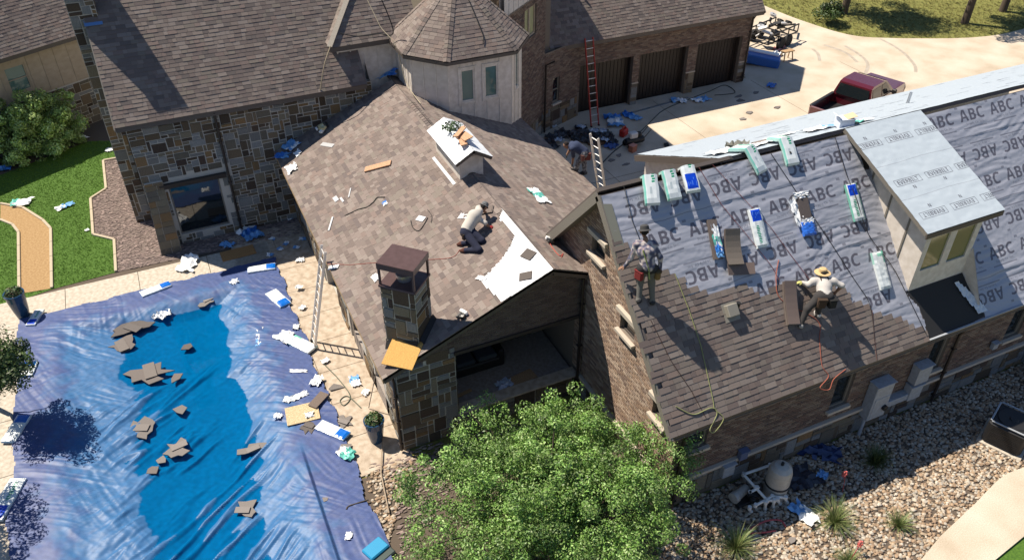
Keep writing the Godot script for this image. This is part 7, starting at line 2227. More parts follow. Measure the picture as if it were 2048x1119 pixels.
	# porch furniture, in the dark
	for a in [[Vector3(6.35, 0.62, -16.5), 1.7, 0.0, "dark sofa with grey cushions in the shade of the porch"], [Vector3(7.6, 0.62, -17.4), 1.9, 0.0, "dark second sofa at the back of the porch"]]:
		var sf := thing("sofa", a[3], "sofa", a[0], "porch seating")
		var w: float = a[1]
		var f1 := Geo.new()
		f1.box(Transform3D(Basis(), Vector3(0, 0.18, 0)), Vector3(w, 0.34, 0.8), Color.WHITE, 0.04)
		for s in [-1, 1]: f1.box(Transform3D(Basis(), Vector3(s * (w / 2 - 0.09), 0.32, 0)), Vector3(0.18, 0.62, 0.84), Color.WHITE, 0.05)
		f1.box(Transform3D(Basis(), Vector3(0, 0.42, -0.36)), Vector3(w - 0.3, 0.8, 0.18), Color.WHITE, 0.05)
		put(sf, "frame", f1, M.black_plastic)
		for s in [-1, 1]:
			var cu := Geo.new()
			cu.box(Transform3D(Basis(), Vector3(s * (w / 4 - 0.08), 0.42, 0.03)), Vector3(w / 2 - 0.22, 0.16, 0.7), Color.WHITE, 0.06)
			put(sf, "seat_cushion", cu, M.cushion)
			var bk := Geo.new()
			bk.box(Transform3D(Basis.from_euler(Vector3(-0.25, 0.15 * s, 0)), Vector3(s * (w / 4 - 0.08), 0.68, -0.18)), Vector3(w / 2 - 0.3, 0.42, 0.16), Color.WHITE, 0.07)
			put(sf, "back_cushion", bk, M.cushion)
	board("plywood_piece", "tan plywood piece lying on the porch floor by the opening", turned(Vector3(7.45, 0.62, -15.35), 8), Vector3(0.75, 0.05, 0.42), M.plywood)
	scrap("pale plastic wrapper beside the plywood on the porch floor", turned(Vector3(6.85, 0.62, -15.35), 15), 0.5, 0.4, 713, [Color(0.5, 0.55, 0.65)], "", 1.2)
	board("short_plank", "short tan plank lying on the porch floor beside the stone pier", turned(Vector3(5.65, 0.62, -15.5), 10), Vector3(0.5, 0.04, 0.1), M.plywood, "plank")
	# boards about the pool
	board("plywood_sheet", "tan plywood sheet lying on the walkway below the picture window", turned(Vector3(1.08, 0.00, -26.20) + Vector3(0, 0.02, 0), 2), Vector3(1.2, 0.03, 0.62), mat("warm_plywood", srgb(0.50, 0.28, 0.11), 0.85, M.plywood.albedo_texture, 1.2))
	var tb := turned(Vector3(1.36, 0.00, -17.18) + Vector3(0, 0.10, 0), -6)
	board("plywood_sheet", "pale cut plywood sheet lying on the tarp's right side", tb, Vector3(0.92, 0.03, 0.72), mat("pale_plywood", srgb(0.66, 0.55, 0.36), 0.85, M.plywood.albedo_texture, 1.2))
	board("loose_shingle", "brown shingle strip overlapping the pale plywood on the tarp", turned(Vector3(1.90, 0.00, -17.47) + Vector3(0, 0.16, 0), 40), Vector3(0.62, 0.02, 0.30), M.warm_shingle if M.has("warm_shingle") else mat("warm_shingle", srgb(0.19, 0.15, 0.13), 0.95, M.stone.albedo_texture, 2.0), "shingle")
	rope("wooden_pole", "long thin pole lying from patio to tarp edge by the planting bed", "pole", [Vector3(3.1, 0.10, -15.2), Vector3(2.75, 0.09, -14.2), Vector3(2.55, 0.08, -12.9)], 0.02, Color(0.32, 0.25, 0.18))
	rope("wooden_pole", "thin dark stick on the tarp at the pole's lower end", "stick", [Vector3(2.20, 0.10, -13.50), Vector3(1.72, 0.10, -13.52), Vector3(1.60, 0.10, -13.44)], 0.022, Color(0.07, 0.055, 0.05))
	rope("wooden_pole", "thin pole leaning from the blue pot up to the porch eave", "pole", [Vector3(3.15, 0.05, -16.66), Vector3(3.45, 1.50, -16.44), Vector3(3.61, 2.00, -16.33)], 0.014, Color(0.25, 0.20, 0.16))
	rope("air_hose", "dark hose looping over the patio beside the pale plywood", "hose", [Vector3(2.38, 0.04, -19.25), Vector3(2.64, 0.04, -18.35), Vector3(2.80, 0.04, -17.39), Vector3(2.54, 0.04, -17.07), Vector3(2.48, 0.04, -17.31), Vector3(2.73, 0.04, -17.38), Vector3(2.95, 0.04, -16.77)], 0.014, Color(0.10, 0.12, 0.09))
	rope("air_hose", "dark hose lying across the shaded driveway court", "hose", [Vector3(16.17, 0.04, -26.22), Vector3(17.42, 0.04, -27.13), Vector3(18.41, 0.04, -27.71)], 0.025, Color(0.05, 0.05, 0.05))
	rope("air_hose", "thin dark hose winding along the garage doors", "hose", [Vector3(19.48, 0.04, -28.25), Vector3(21.55, 0.04, -29.68), Vector3(23.07, 0.04, -30.22), Vector3(25.23, 0.04, -30.73), Vector3(26.37, 0.04, -31.02), Vector3(26.26, 0.04, -30.05), Vector3(25.16, 0.04, -30.23)], 0.02, Color(0.06, 0.07, 0.06))
	rope("garden_hose", "red hose curving out of the grass clump by the pool pump", "hose", [Vector3(10.50, 0.06, -8.71), Vector3(10.99, 0.06, -8.74), Vector3(11.35, 0.06, -8.61), Vector3(11.36, 0.06, -8.40)], 0.022, Color(0.50, 0.10, 0.10))
	rope("garden_hose", "second red hose below the first by the pool pump", "hose", [Vector3(10.43, 0.06, -8.61), Vector3(10.78, 0.06, -8.48), Vector3(11.06, 0.06, -8.41)], 0.022, Color(0.50, 0.10, 0.10))
	board("metal_flashing", "long pale metal strip lying in front of the middle garage door", turned(Vector3(21.72, 0.00, -30.37) + Vector3(0, 0.02, 0), 6), Vector3(4.2, 0.03, 0.12), M.galvanised, "flashing")

func skin(bones: Array, cell: float, k: float, into: Geo) -> void:   # bones: [a, b, ra, rb, colour]; one continuous surface round them all
	var lo := Vector3(1e9, 1e9, 1e9)
	var hi := -lo
	for b in bones:
		if k > 0.04 and not b[4].is_equal_approx(Color(0.30, 0.17, 0.11)):   # loose work clothes
			b[2] *= 1.2; b[3] *= 1.2
		var rr := Vector3.ONE * (maxf(b[2], b[3]) + k + cell * 3)
		lo = lo.min(b[0].min(b[1]) - rr); hi = hi.max(b[0].max(b[1]) + rr)
	var n := Vector3i((hi - lo) / cell) + Vector3i(2, 2, 2)
	var nx := n.x
	var nxy := n.x * n.y
	var f := PackedFloat32Array()
	f.resize(nxy * n.z)
	f.fill(1.0)
	var own := PackedInt32Array()
	own.resize(nxy * n.z)
	var best := PackedFloat32Array()
	best.resize(nxy * n.z)
	best.fill(9.0)
	for bi in bones.size():
		var b: Array = bones[bi]
		var a: Vector3 = b[0]
		var e: Vector3 = b[1]
		var ra: float = b[2]
		var rb: float = b[3]
		var ab := e - a
		var l2 := maxf(ab.length_squared(), 1e-9)
		var rr := Vector3.ONE * (maxf(ra, rb) + k + cell * 1.5)
		var i0 := Vector3i(((a.min(e) - rr - lo) / cell).floor()).clamp(Vector3i.ZERO, n - Vector3i.ONE)
		var i1 := Vector3i(((a.max(e) + rr - lo) / cell).ceil()).clamp(Vector3i.ZERO, n - Vector3i.ONE)
		for z in range(i0.z, i1.z + 1):
			for y in range(i0.y, i1.y + 1):
				var row := z * nxy + y * nx
				for x in range(i0.x, i1.x + 1):
					var p := lo + Vector3(x, y, z) * cell
					var t := clampf((p - a).dot(ab) / l2, 0.0, 1.0)
					var d := p.distance_to(a + ab * t) - lerpf(ra, rb, t)
					var ix := row + x
					if d < best[ix]:
						best[ix] = d; own[ix] = bi
					var g := f[ix]
					var h := clampf(0.5 + 0.5 * (g - d) / k, 0.0, 1.0)
					f[ix] = lerpf(g, d, h) - k * h * (1.0 - h)
	var vid := {}
	var base := into.v.size()
	var corner := [0, 1, nx, nx + 1, nxy, nxy + 1, nxy + nx, nxy + nx + 1]
	var off := [Vector3(0, 0, 0), Vector3(1, 0, 0), Vector3(0, 1, 0), Vector3(1, 1, 0), Vector3(0, 0, 1), Vector3(1, 0, 1), Vector3(0, 1, 1), Vector3(1, 1, 1)]
	var edges := [[0, 1], [2, 3], [4, 5], [6, 7], [0, 2], [1, 3], [4, 6], [5, 7], [0, 4], [1, 5], [2, 6], [3, 7]]
	for z in n.z - 1:
		for y in n.y - 1:
			var row := z * nxy + y * nx
			for x in nx - 1:
				var ix := row + x
				if best[ix] > cell * 2.5: continue
				var m := 0
				for c in 8:
					if f[ix + corner[c]] < 0.0: m += 1
				if m == 0 or m == 8: continue
				var s := Vector3.ZERO
				var q := 0
				for e in edges:
					var fa := f[ix + corner[e[0]]]
					var fb := f[ix + corner[e[1]]]
					if (fa < 0.0) != (fb < 0.0):
						s += off[e[0]].lerp(off[e[1]], fa / (fa - fb)); q += 1
				vid[ix] = into.v.size()
				into.v.append(lo + (Vector3(x, y, z) + s / q) * cell)
				into.n.append(Vector3.ZERO)
				into.c.append(bones[own[ix]][4])
				into.t.append(Vector2.ZERO)
	var st := [1, nx, nxy]
	for ix in vid:
		for ax in 3:
			var u: int = st[(ax + 1) % 3]
			var w: int = st[(ax + 2) % 3]
			var a := f[ix]
			var b := f[ix + st[ax]]
			if (a < 0.0) == (b < 0.0): continue
			if not (vid.has(ix - u) and vid.has(ix - w) and vid.has(ix - u - w)): continue
			var p0: int = vid[ix]
			var p1: int = vid[ix - u]
			var p2: int = vid[ix - u - w]
			var p3: int = vid[ix - w]
			var nn := (into.v[p2] - into.v[p0]).cross(into.v[p3] - into.v[p1])
			if a < 0.0:
				into.i.append_array([p0, p2, p1, p0, p3, p2])
			else:
				into.i.append_array([p0, p1, p2, p0, p2, p3])
				nn = -nn
			for p in [p0, p1, p2, p3]: into.n[p] += nn
	for k2 in range(base, into.n.size()): into.n[k2] = into.n[k2].normalized()
func hand(g: Geo, wrist: Vector3, dir: Vector3, palm_n: Vector3, col: Color, side: float, curl := 0.5) -> void:
	dir = dir.normalized()
	palm_n = (palm_n - dir * palm_n.dot(dir)).normalized()
	var s := dir.cross(palm_n) * side
	var bones := []
	bones.append([wrist, wrist + dir * 0.05, 0.026, 0.032, col])
	for k in 4:
		var b := wrist + dir * 0.085 + s * (0.030 - k * 0.020)
		bones.append([wrist + dir * 0.03 + s * (0.02 - k * 0.013), b, 0.020, 0.016, col])
		var l: float = [0.040, 0.046, 0.043, 0.034][k]
		var d1 := (dir + palm_n * curl * 0.7).normalized()
		var d2 := (dir + palm_n * curl * 2.2).normalized()
		bones.append([b, b + d1 * l, 0.0105, 0.0095, col])
		bones.append([b + d1 * l, b + d1 * l + d2 * l * 0.9, 0.0095, 0.008, col])
	var tb := wrist + dir * 0.03 + s * 0.032
	var t1 := tb + (dir * 0.6 + s * 0.7 + palm_n * 0.3).normalized() * 0.042
	bones.append([tb, t1, 0.014, 0.011, col])
	bones.append([t1, t1 + (dir + s * 0.15 + palm_n * 0.5).normalized() * 0.034, 0.011, 0.009, col])
	skin(bones, 0.0065, 0.010, g)
func head(g: Geo, c: Vector3, fwd: Vector3, up: Vector3, sk: Color, hair: Color) -> void:
	fwd = fwd.normalized()
	up = (up - fwd * up.dot(fwd)).normalized()
	var rt := fwd.cross(up)
	var b := []
	b.append([c + up * 0.035 - fwd * 0.015, c + up * 0.045 + fwd * 0.012, 0.092, 0.088, sk])
	b.append([c - up * 0.03 + fwd * 0.02, c - up * 0.085 + fwd * 0.045, 0.066, 0.036, sk])
	b.append([c + up * 0.005 + fwd * 0.088, c - up * 0.025 + fwd * 0.108, 0.010, 0.016, sk])
	for s in [-1.0, 1.0]:
		b.append([c + rt * s * 0.086 + up * 0.018, c + rt * s * 0.09 - up * 0.018, 0.018, 0.012, sk])
		b.append([c + rt * s * 0.034 + up * 0.014 + fwd * 0.083, c + rt * s * 0.036 + up * 0.014 + fwd * 0.084, 0.011, 0.011, Color(0.05, 0.04, 0.035)])
	b.append([c - up * 0.055 + fwd * 0.080 - rt * 0.02, c - up * 0.055 + fwd * 0.080 + rt * 0.02, 0.010, 0.010, sk * Color(0.8, 0.5, 0.5)])
	b.append([c + up * 0.065 - fwd * 0.025, c + up * 0.02 - fwd * 0.045, 0.090, 0.080, hair])
	skin(b, 0.012, 0.018, g)
func limb(b: Array, pts: Array, rad: Array, cols: Array) -> void:
	for k in pts.size() - 1: b.append([pts[k], pts[k + 1], rad[k], rad[k + 1], cols[mini(k, cols.size() - 1)]])
func boot(b: Array, ankle: Vector3, toe: Vector3, col: Color) -> void:
	var d := (toe - ankle)
	b.append([ankle, ankle + d * 0.35, 0.048, 0.050, col])
	b.append([ankle + d * 0.3, toe, 0.050, 0.038, col])
	b.append([ankle, ankle - d.normalized() * 0.05, 0.046, 0.04, col])
func straw_hat(th: Node3D, at: Vector3, up: Vector3, brim: float, m: Material, nm := "straw_hat") -> void:
	var y := up.normalized()
	var x := y.cross(Vector3(0.3, 0.1, 1)).normalized()
	var g := Geo.new()
	g.lathe(Transform3D(Basis(x, y, x.cross(y)), at), [Vector2(0.09, 0.002), Vector2(brim, -0.02), Vector2(brim, -0.01), Vector2(0.105, 0.014), Vector2(0.095, 0.09), Vector2(0.06, 0.115), Vector2(0.0, 0.11)], 24)
	put(th, nm, g, m)
func pouch(th: Node3D, nm: String, at: Vector3, s: Vector3, turn: float, col: Color) -> void:
	var g := Geo.new()
	g.box(Transform3D(Basis(Vector3.UP, turn), at), s, col, 0.03)
	g.box(Transform3D(Basis(Vector3.UP, turn), at + Vector3(0, s.y * 0.5, 0)), Vector3(s.x * 1.05, 0.02, s.z * 1.08), col * 0.7, 0.005)
	put(th, nm, g, M.cloth)

func people() -> void:
	var SK := Color(0.30, 0.17, 0.11)
	var HAIR := Color(0.012, 0.010, 0.009)
	# 1. patterned shirt, upright on the steep slope with one hand on the rake
	var A := Vector3(8.91, 5.37, -12.02)
	var th := thing("person", "worker in patterned shirt and dark cap standing by the gable edge", "person", A)
	var b := []
	var DK := Color(0.035, 0.035, 0.038)
	var GR := Color(0.16, 0.155, 0.145)
	var footl := Vector3(8.76, 5.42, -12.07) - A + FN * 0.07
	var footr := Vector3(9.08, 5.33, -11.98) - A + FN * 0.07
	var hip := Vector3(0.02, 0.92, -0.06)
	var rt := Vector3(0.908, 0, 0.419)
	var fw := Vector3(0.419, 0, -0.908)
	var hl := hip - rt * 0.10
	var hr := hip + rt * 0.10
	limb(b, [hl, hl * 0.5 + footl * 0.5 + fw * 0.10 + Vector3(0, 0.02, 0), footl], [0.095, 0.068, 0.048], [GR])
	limb(b, [hr, hr * 0.5 + footr * 0.5 + fw * 0.08, footr], [0.095, 0.068, 0.048], [GR])
	boot(b, footl, footl + fw * 0.15 + Vector3(0, -0.02, 0), DK)
	boot(b, footr, footr + fw * 0.15 + Vector3(0, -0.02, 0), DK)
	b.append([hl, hr, 0.11, 0.11, DK])
	var sh := Color(0.30, 0.26, 0.27)
	var chest := hip + Vector3(0, 0.36, 0) + fw * 0.14 - rt * 0.04
	var neck := hip + Vector3(0, 0.56, 0) + fw * 0.20 - rt * 0.07
	b.append([hip + Vector3(0, 0.08, 0), chest, 0.135, 0.155, sh])
	b.append([chest - rt * 0.07, chest + rt * 0.07, 0.14, 0.14, sh])
	var sl := neck - rt * 0.19 - Vector3(0, 0.05, 0)
	var sr := neck + rt * 0.18 - Vector3(0, 0.05, 0)
	b.append([sl, sr, 0.075, 0.075, sh])
	b.append([neck, neck + Vector3(0, 0.09, 0) + fw * 0.04, 0.058, 0.052, SK])
	var hnl := Vector3(8.57, 6.19, -12.45) - A
	limb(b, [sl, (sl + hnl) * 0.5 - Vector3(0, 0.05, 0) - fw * 0.06, hnl], [0.062, 0.050, 0.034], [sh, sh])
	var hnr := hip + rt * 0.30 - Vector3(0, 0.02, 0) + fw * 0.02
	limb(b, [sr, (sr + hnr) * 0.5 + rt * 0.07 - fw * 0.05, hnr], [0.062, 0.050, 0.034], [sh, sh])
	var g := Geo.new()
	skin(b, 0.022, 0.045, g)
	var pn := noise(9.0, 900, 1)   # blotchy printed cloth
	for k in g.v.size():
		if g.c[k].is_equal_approx(sh):
			var q := pn.get_noise_3dv(g.v[k])
			g.c[k] = Color(0.55, 0.50, 0.48) if q > 0.22 else (Color(0.10, 0.10, 0.15) if q < -0.15 else (Color(0.34, 0.24, 0.25) if q > 0.05 else Color(0.22, 0.22, 0.30)))
	hand(g, hnl, Vector3(-0.9, -0.2, -0.2), Vector3(0, -1, 0), SK, 1.0, 0.4)
	hand(g, hnr, Vector3(0.1, -1, 0.1), Vector3(-0.9, 0, 0.1), SK, -1.0, 0.5)
	var hc := neck + Vector3(0, 0.20, 0) + fw * 0.10 - rt * 0.03
	head(g, hc, fw + Vector3(0, -0.6, 0), Vector3.UP + fw * 0.4, SK, HAIR)
	put(th, "body", g, M.cloth)
	straw_hat(th, hc + Vector3(0, 0.07, 0), Vector3.UP + fw * 0.5 - rt * 0.1, 0.145, mat("dark_cap", srgb(0.045, 0.045, 0.045), 0.9), "cap")
	pouch(th, "tool_pouch", hip - rt * 0.20 + Vector3(0, -0.16, 0.06), Vector3(0.12, 0.24, 0.22), 0.3, Color(0.26, 0.03, 0.03))
	pouch(th, "tool_pouch", hip + rt * 0.21 + Vector3(0, -0.15, 0.05), Vector3(0.12, 0.22, 0.2), -0.2, Color(0.22, 0.14, 0.05))
	var bl := Geo.new()
	bl.tube([hip - rt * 0.17 - fw * 0.02 + Vector3(0, 0.0, 0), hip - fw * 0.15 + Vector3(0, 0.01, 0), hip + rt * 0.17 - fw * 0.02], 0.03, 6, Color(0.05, 0.04, 0.03))
	bl.tube([chest - rt * 0.10 - fw * 0.14 + Vector3(0, 0.12, 0), hip - fw * 0.15 + Vector3(0, 0.1, 0), hip + rt * 0.05 - fw * 0.16 - Vector3(0, 0.2, 0)], 0.018, 6, Color(0.30, 0.36, 0.12))
	put(th, "harness", bl, M.cloth)
	# 2. straw hat, stooping up the slope with feet wide apart
	A = Vector3(13.22, 4.18, -10.95)
	th = thing("person", "worker in pale shirt and straw hat stooping on the new shingles", "person", A)
	b = []
	var JN := Color(0.05, 0.045, 0.045)
	footl = Vector3(12.82, 4.13, -10.91) - A + FN * 0.07
	footr = Vector3(13.40, 4.22, -10.98) - A + FN * 0.07
	hip = Vector3(13.40, 4.84, -10.90) - A
	hl = hip - rt * 0.10
	hr = hip + rt * 0.10
	var kl := Vector3(13.01, 4.56, -10.95) - A
	var kr := Vector3(13.38, 4.51, -10.95) - A
	limb(b, [hl, kl, footl], [0.10, 0.072, 0.050], [JN])
	limb(b, [hr, kr, footr], [0.10, 0.072, 0.050], [JN])
	boot(b, footl, footl - rt * 0.03 + fw * 0.15, Color(0.42, 0.40, 0.38))
	boot(b, footr, footr - rt * 0.06 + fw * 0.14, Color(0.72, 0.71, 0.69))
	b.append([hl, hr, 0.115, 0.115, JN])
	sh = Color(0.56, 0.53, 0.50)
	chest = Vector3(13.57, 4.93, -11.11) - A
	neck = Vector3(13.65, 5.05, -11.26) - A
	b.append([hip + (chest - hip) * 0.2, chest, 0.13, 0.155, sh])
	sl = Vector3(13.42, 5.01, -11.33) - A
	sr = Vector3(13.85, 5.01, -11.13) - A
	b.append([chest, neck, 0.15, 0.09, sh])
	b.append([sl, sr, 0.085, 0.085, sh])
	var hc2 := Vector3(13.67, 5.12, -11.33) - A
	b.append([neck, hc2, 0.06, 0.055, SK])
	hnl = Vector3(13.23, 4.93, -11.49) - A
	limb(b, [sl, Vector3(13.31, 4.92, -11.36) - A, hnl], [0.068, 0.055, 0.036], [sh, sh])
	hnr = Vector3(13.94, 4.75, -11.02) - A
	limb(b, [sr, Vector3(14.00, 4.95, -10.96) - A, hnr], [0.068, 0.055, 0.036], [sh, SK])
	g = Geo.new()
	skin(b, 0.022, 0.045, g)
	hand(g, hnl, -rt, Vector3(0, -1, 0), Color(0.50, 0.48, 0.16), 1.0, 0.6)
	hand(g, hnr, Vector3(-0.3, -0.8, -0.2), -rt, SK, -1.0, 0.7)
	head(g, hc2, fw + Vector3(0, -0.8, 0), Vector3.UP + fw * 0.6, SK, HAIR)
	put(th, "body", g, M.cloth)
	straw_hat(th, hc2 + Vector3(0, 0.06, 0.0) + fw * 0.05, Vector3.UP * 1.2 + fw * 0.15, 0.20, mat("straw", srgb(0.62, 0.46, 0.24), 0.9, M.stone.albedo_texture, 6.0))
	pouch(th, "tool_pouch", hip - fw * 0.16 - rt * 0.08 + Vector3(0, -0.08, 0), Vector3(0.22, 0.26, 0.12), -0.42, Color(0.07, 0.04, 0.025))
	pouch(th, "tool_pouch", hip + rt * 0.20 - fw * 0.10 + Vector3(0, -0.12, 0), Vector3(0.20, 0.26, 0.16), -0.3, Color(0.02, 0.02, 0.022))
	bl = Geo.new()
	for s in [-0.06, 0.05]: bl.tube([hip - fw * 0.14 + rt * s, (hip + chest) * 0.5 - fw * 0.14 + rt * s + Vector3(0, 0.05, 0), chest - fw * 0.10 + rt * s * 1.3 + Vector3(0, 0.10, 0), neck - fw * 0.02 + rt * s * 1.6 + Vector3(0, 0.08, 0)], 0.020, 6, Color(0.05, 0.035, 0.03))
	bl.tube([hip - rt * 0.17, hip - fw * 0.15, hip + rt * 0.17], 0.032, 6, Color(0.05, 0.03, 0.02))
	put(th, "harness", bl, M.cloth)
	# 3. kneeling on the porch roof, bent over
	A = Vector3(6.73, 4.42, -17.04)
	th = thing("person", "worker in cream shirt and jeans kneeling on the porch roof", "person", A)
	b = []
	var NV := Color(0.016, 0.020, 0.050)
	sh = Color(0.60, 0.56, 0.50)
	var an := Vector3(A.x, A.y, A.z)
	hip = Vector3(6.38, 5.17, -16.56) - A
	hip = Vector3(6.59, 4.37, -17.36) - A + Vector3(0.05, 0.42, 0.0)
	var kn1 := Vector3(6.97, 4.52, -16.98) - A + LN * 0.07
	var kn2 := Vector3(6.77, 4.44, -16.72) - A + LN * 0.07
	var ft1 := Vector3(6.52, 4.34, -17.33) - A + LN * 0.06
	var ft2 := Vector3(6.48, 4.32, -17.02) - A + LN * 0.06
	var ax := (kn1 - kn2).normalized()
	hl = hip + ax * 0.10
	hr = hip - ax * 0.10
	limb(b, [hl, kn1, ft1], [0.105, 0.078, 0.05], [NV])
	limb(b, [hr, kn2, ft2], [0.105, 0.078, 0.05], [NV])
	boot(b, ft1, ft1 + (ft1 - kn1).normalized() * 0.14 - LN * 0.01, Color(0.10, 0.035, 0.02))
	boot(b, ft2, ft2 + (ft2 - kn2).normalized() * 0.14 - LN * 0.01, Color(0.10, 0.035, 0.02))
	b.append([hl, hr, 0.12, 0.12, NV])
	chest = hip + Vector3(0.32, 0.26, -0.16)
	neck = hip + Vector3(0.50, 0.30, -0.26)
	b.append([hip + Vector3(0.03, 0.04, 0), chest, 0.135, 0.16, sh])
	b.append([chest, neck, 0.15, 0.09, sh])
	sl = neck + ax * 0.17 - Vector3(0.05, 0.02, 0)
	sr = neck - ax * 0.17 - Vector3(0.05, 0.02, 0)
	b.append([sl, sr, 0.08, 0.08, sh])
	hc2 = neck + Vector3(0.17, 0.02, -0.10)
	b.append([neck, hc2, 0.06, 0.055, SK])
	hnl = Vector3(7.48, 4.74, -17.94) - A + LN * 0.08
	limb(b, [sl, (sl + hnl) * 0.5 + Vector3(0.02, 0.06, -0.04), hnl], [0.065, 0.05, 0.035], [sh, SK])
	hnr = Vector3(7.33, 4.67, -17.31) - A + LN * 0.07
	limb(b, [sr, (sr + hnr) * 0.5 + Vector3(0.04, 0.02, 0.10), hnr], [0.065, 0.05, 0.035], [sh, SK])
	g = Geo.new()
	skin(b, 0.022, 0.045, g)
	hand(g, hnl, Vector3(0.6, -0.3, -0.6), -LN, SK, 1.0, 0.5)
	hand(g, hnr, Vector3(0.9, -0.1, 0.1), -LN, Color(0.36, 0.03, 0.03), -1.0, 0.6)
	head(g, hc2, Vector3(0.6, -0.8, -0.3), Vector3(0.8, 0.4, -0.4), SK, HAIR)
	put(th, "body", g, M.cloth)
	straw_hat(th, hc2 + Vector3(0.05, 0.05, -0.03), Vector3(0.7, 0.6, -0.4), 0.13, mat("grey_cap", srgb(0.12, 0.125, 0.13), 0.9), "cap")
	pouch(th, "tool_pouch", hip - ax * 0.18 + Vector3(0.02, -0.06, 0.0), Vector3(0.2, 0.2, 0.12), 0.3, Color(0.05, 0.03, 0.02))
	# 4. blue shirt, bent over by the court ladder
	A = Vector3(12.62, 2.95, -21.64)
	th = thing("person", "worker in blue shirt bent over at the eave beside the pale ladder", "person", A)
	b = []
	sh = Color(0.035, 0.050, 0.105)
	var CM := Color(0.13, 0.135, 0.15)
	footl = Vector3(12.48, 3.01, -21.74) - A + RN * 0.07
	footr = Vector3(12.74, 2.90, -21.56) - A + RN * 0.07
	var o4 := Vector3(12.62, 2.95, -21.64)
	hip = Vector3(0.02, 0.80, 0.0) + rt * 0.10
	hl = hip - fw * 0.09 - rt * 0.02
	hr = hip + fw * 0.09 + rt * 0.02
	limb(b, [hl, hl * 0.5 + footl * 0.5 - rt * 0.04, footl], [0.10, 0.072, 0.05], [CM])
	limb(b, [hr, hr * 0.5 + footr * 0.5 - rt * 0.02, footr], [0.10, 0.072, 0.05], [CM])
	boot(b, footl, footl - rt * 0.14 - Vector3(0, 0.0, 0), Color(0.02, 0.02, 0.025))
	boot(b, footr, footr - rt * 0.14, Color(0.02, 0.02, 0.025))
	b.append([hl, hr, 0.115, 0.115, CM])
	chest = hip - rt * 0.30 + Vector3(0, 0.20, 0) + fw * 0.06
	neck = hip - rt * 0.46 + Vector3(0, 0.20, 0) + fw * 0.10
	b.append([hip - rt * 0.03 + Vector3(0, 0.05, 0), chest, 0.14, 0.16, sh])
	b.append([chest, neck, 0.15, 0.09, sh])
	sl = neck - fw * 0.17 + rt * 0.04
	sr = neck + fw * 0.17 + rt * 0.04
	b.append([sl, sr, 0.082, 0.082, sh])
	hc2 = neck - rt * 0.15 - Vector3(0, 0.01, 0) + fw * 0.05
	b.append([neck, hc2, 0.06, 0.055, SK])
	hnl = Vector3(12.52, 3.00, -22.11) - A + RN * 0.12
	limb(b, [sl, (sl + hnl) * 0.5 + rt * 0.03, hnl], [0.066, 0.052, 0.036], [sh, SK])
	hnr = sr - rt * 0.16 - Vector3(0, 0.42, 0)
	limb(b, [sr, (sr + hnr) * 0.5 + rt * 0.02, hnr], [0.066, 0.052, 0.036], [sh, SK])
	g = Geo.new()
	skin(b, 0.022, 0.045, g)
	for k in g.v.size():
		if g.c[k].is_equal_approx(CM):
			var q := pn.get_noise_3dv(g.v[k])
			g.c[k] = Color(0.22, 0.23, 0.25) if q > 0.15 else (Color(0.06, 0.065, 0.08) if q < -0.12 else CM)
	hand(g, hnl, Vector3(-0.2, -1, 0.0), -rt, Color(0.03, 0.03, 0.03), 1.0, 0.5)
	hand(g, hnr, Vector3(-0.2, -1, 0.0), -rt, Color(0.03, 0.03, 0.03), -1.0, 0.5)
	head(g, hc2, -rt + Vector3(0, -0.8, 0), Vector3.UP * 0.6 - rt * 0.7, SK, HAIR)
	put(th, "body", g, M.cloth)
	pouch(th, "tool_pouch", hip + rt * 0.12 - fw * 0.10 + Vector3(0, -0.10, 0), Vector3(0.2, 0.26, 0.12), -0.42, Color(0.13, 0.035, 0.03))
	pouch(th, "tool_pouch", hip - fw * 0.2 - rt * 0.06 + Vector3(0, -0.10, 0), Vector3(0.16, 0.22, 0.12), 0.4, Color(0.12, 0.045, 0.04))

func torn_shingle(label: String, at: Vector3, size: float, sd: int, group := "torn shingle pieces on the tarp", stretch := 1.0) -> void:
	var r := RandomNumberGenerator.new()
	r.seed = sd
	var pts := PackedVector2Array()
	var n := 13 if size > 0.45 else 5
	var a0 := r.randf() * TAU
	for k in n:
		var a := a0 + TAU * k / n + r.randf_range(-0.2, 0.2)
		var q := size * 0.5 * r.randf_range(0.45, 1.2)
		pts.append(Vector2(cos(a) * q * stretch, sin(a) * q / stretch))
	if Geometry2D.triangulate_polygon(pts).is_empty(): return
	var g := Geo.new()
	var nz := noise(2.0, sd)
	var top := func(p: Vector2) -> Vector3: return Vector3(p.x, 0.018 + 0.03 * nz.get_noise_2d(p.x * 3.0, p.y * 3.0), p.y)
	var rev := pts.duplicate()
	rev.reverse()
	var base: Array = [[0.23, 0.205, 0.19], [0.20, 0.175, 0.16], [0.26, 0.235, 0.215], [0.15, 0.13, 0.12]][r.randi() % 4]
	var col := Color(base[0], base[1], base[2])
	g.poly(rev, top, col)
	for k in n:
		var a := pts[k]
		var b := pts[(k + 1) % n]
		g.quad(top.call(a) - Vector3(0, 0.03, 0), top.call(b) - Vector3(0, 0.03, 0), top.call(b), top.call(a), col * 0.8)
	if size > 0.45:
		var s := Geo.new()
		s.box(Transform3D(Basis(Vector3.UP, r.randf() * TAU), Vector3(r.randf_range(-0.1, 0.1), 0.045, r.randf_range(-0.1, 0.1))), Vector3(size * 0.6, 0.012, size * 0.3), col * 1.15)
		var th := thing("torn_shingle", label, "torn shingle", at, group)
		put(th, "lower_piece", g, M.shingle)
		put(th, "upper_piece", s, M.shingle)
	else:
		solo("torn_shingle", g, M.shingle, label, "torn shingle", at, group)

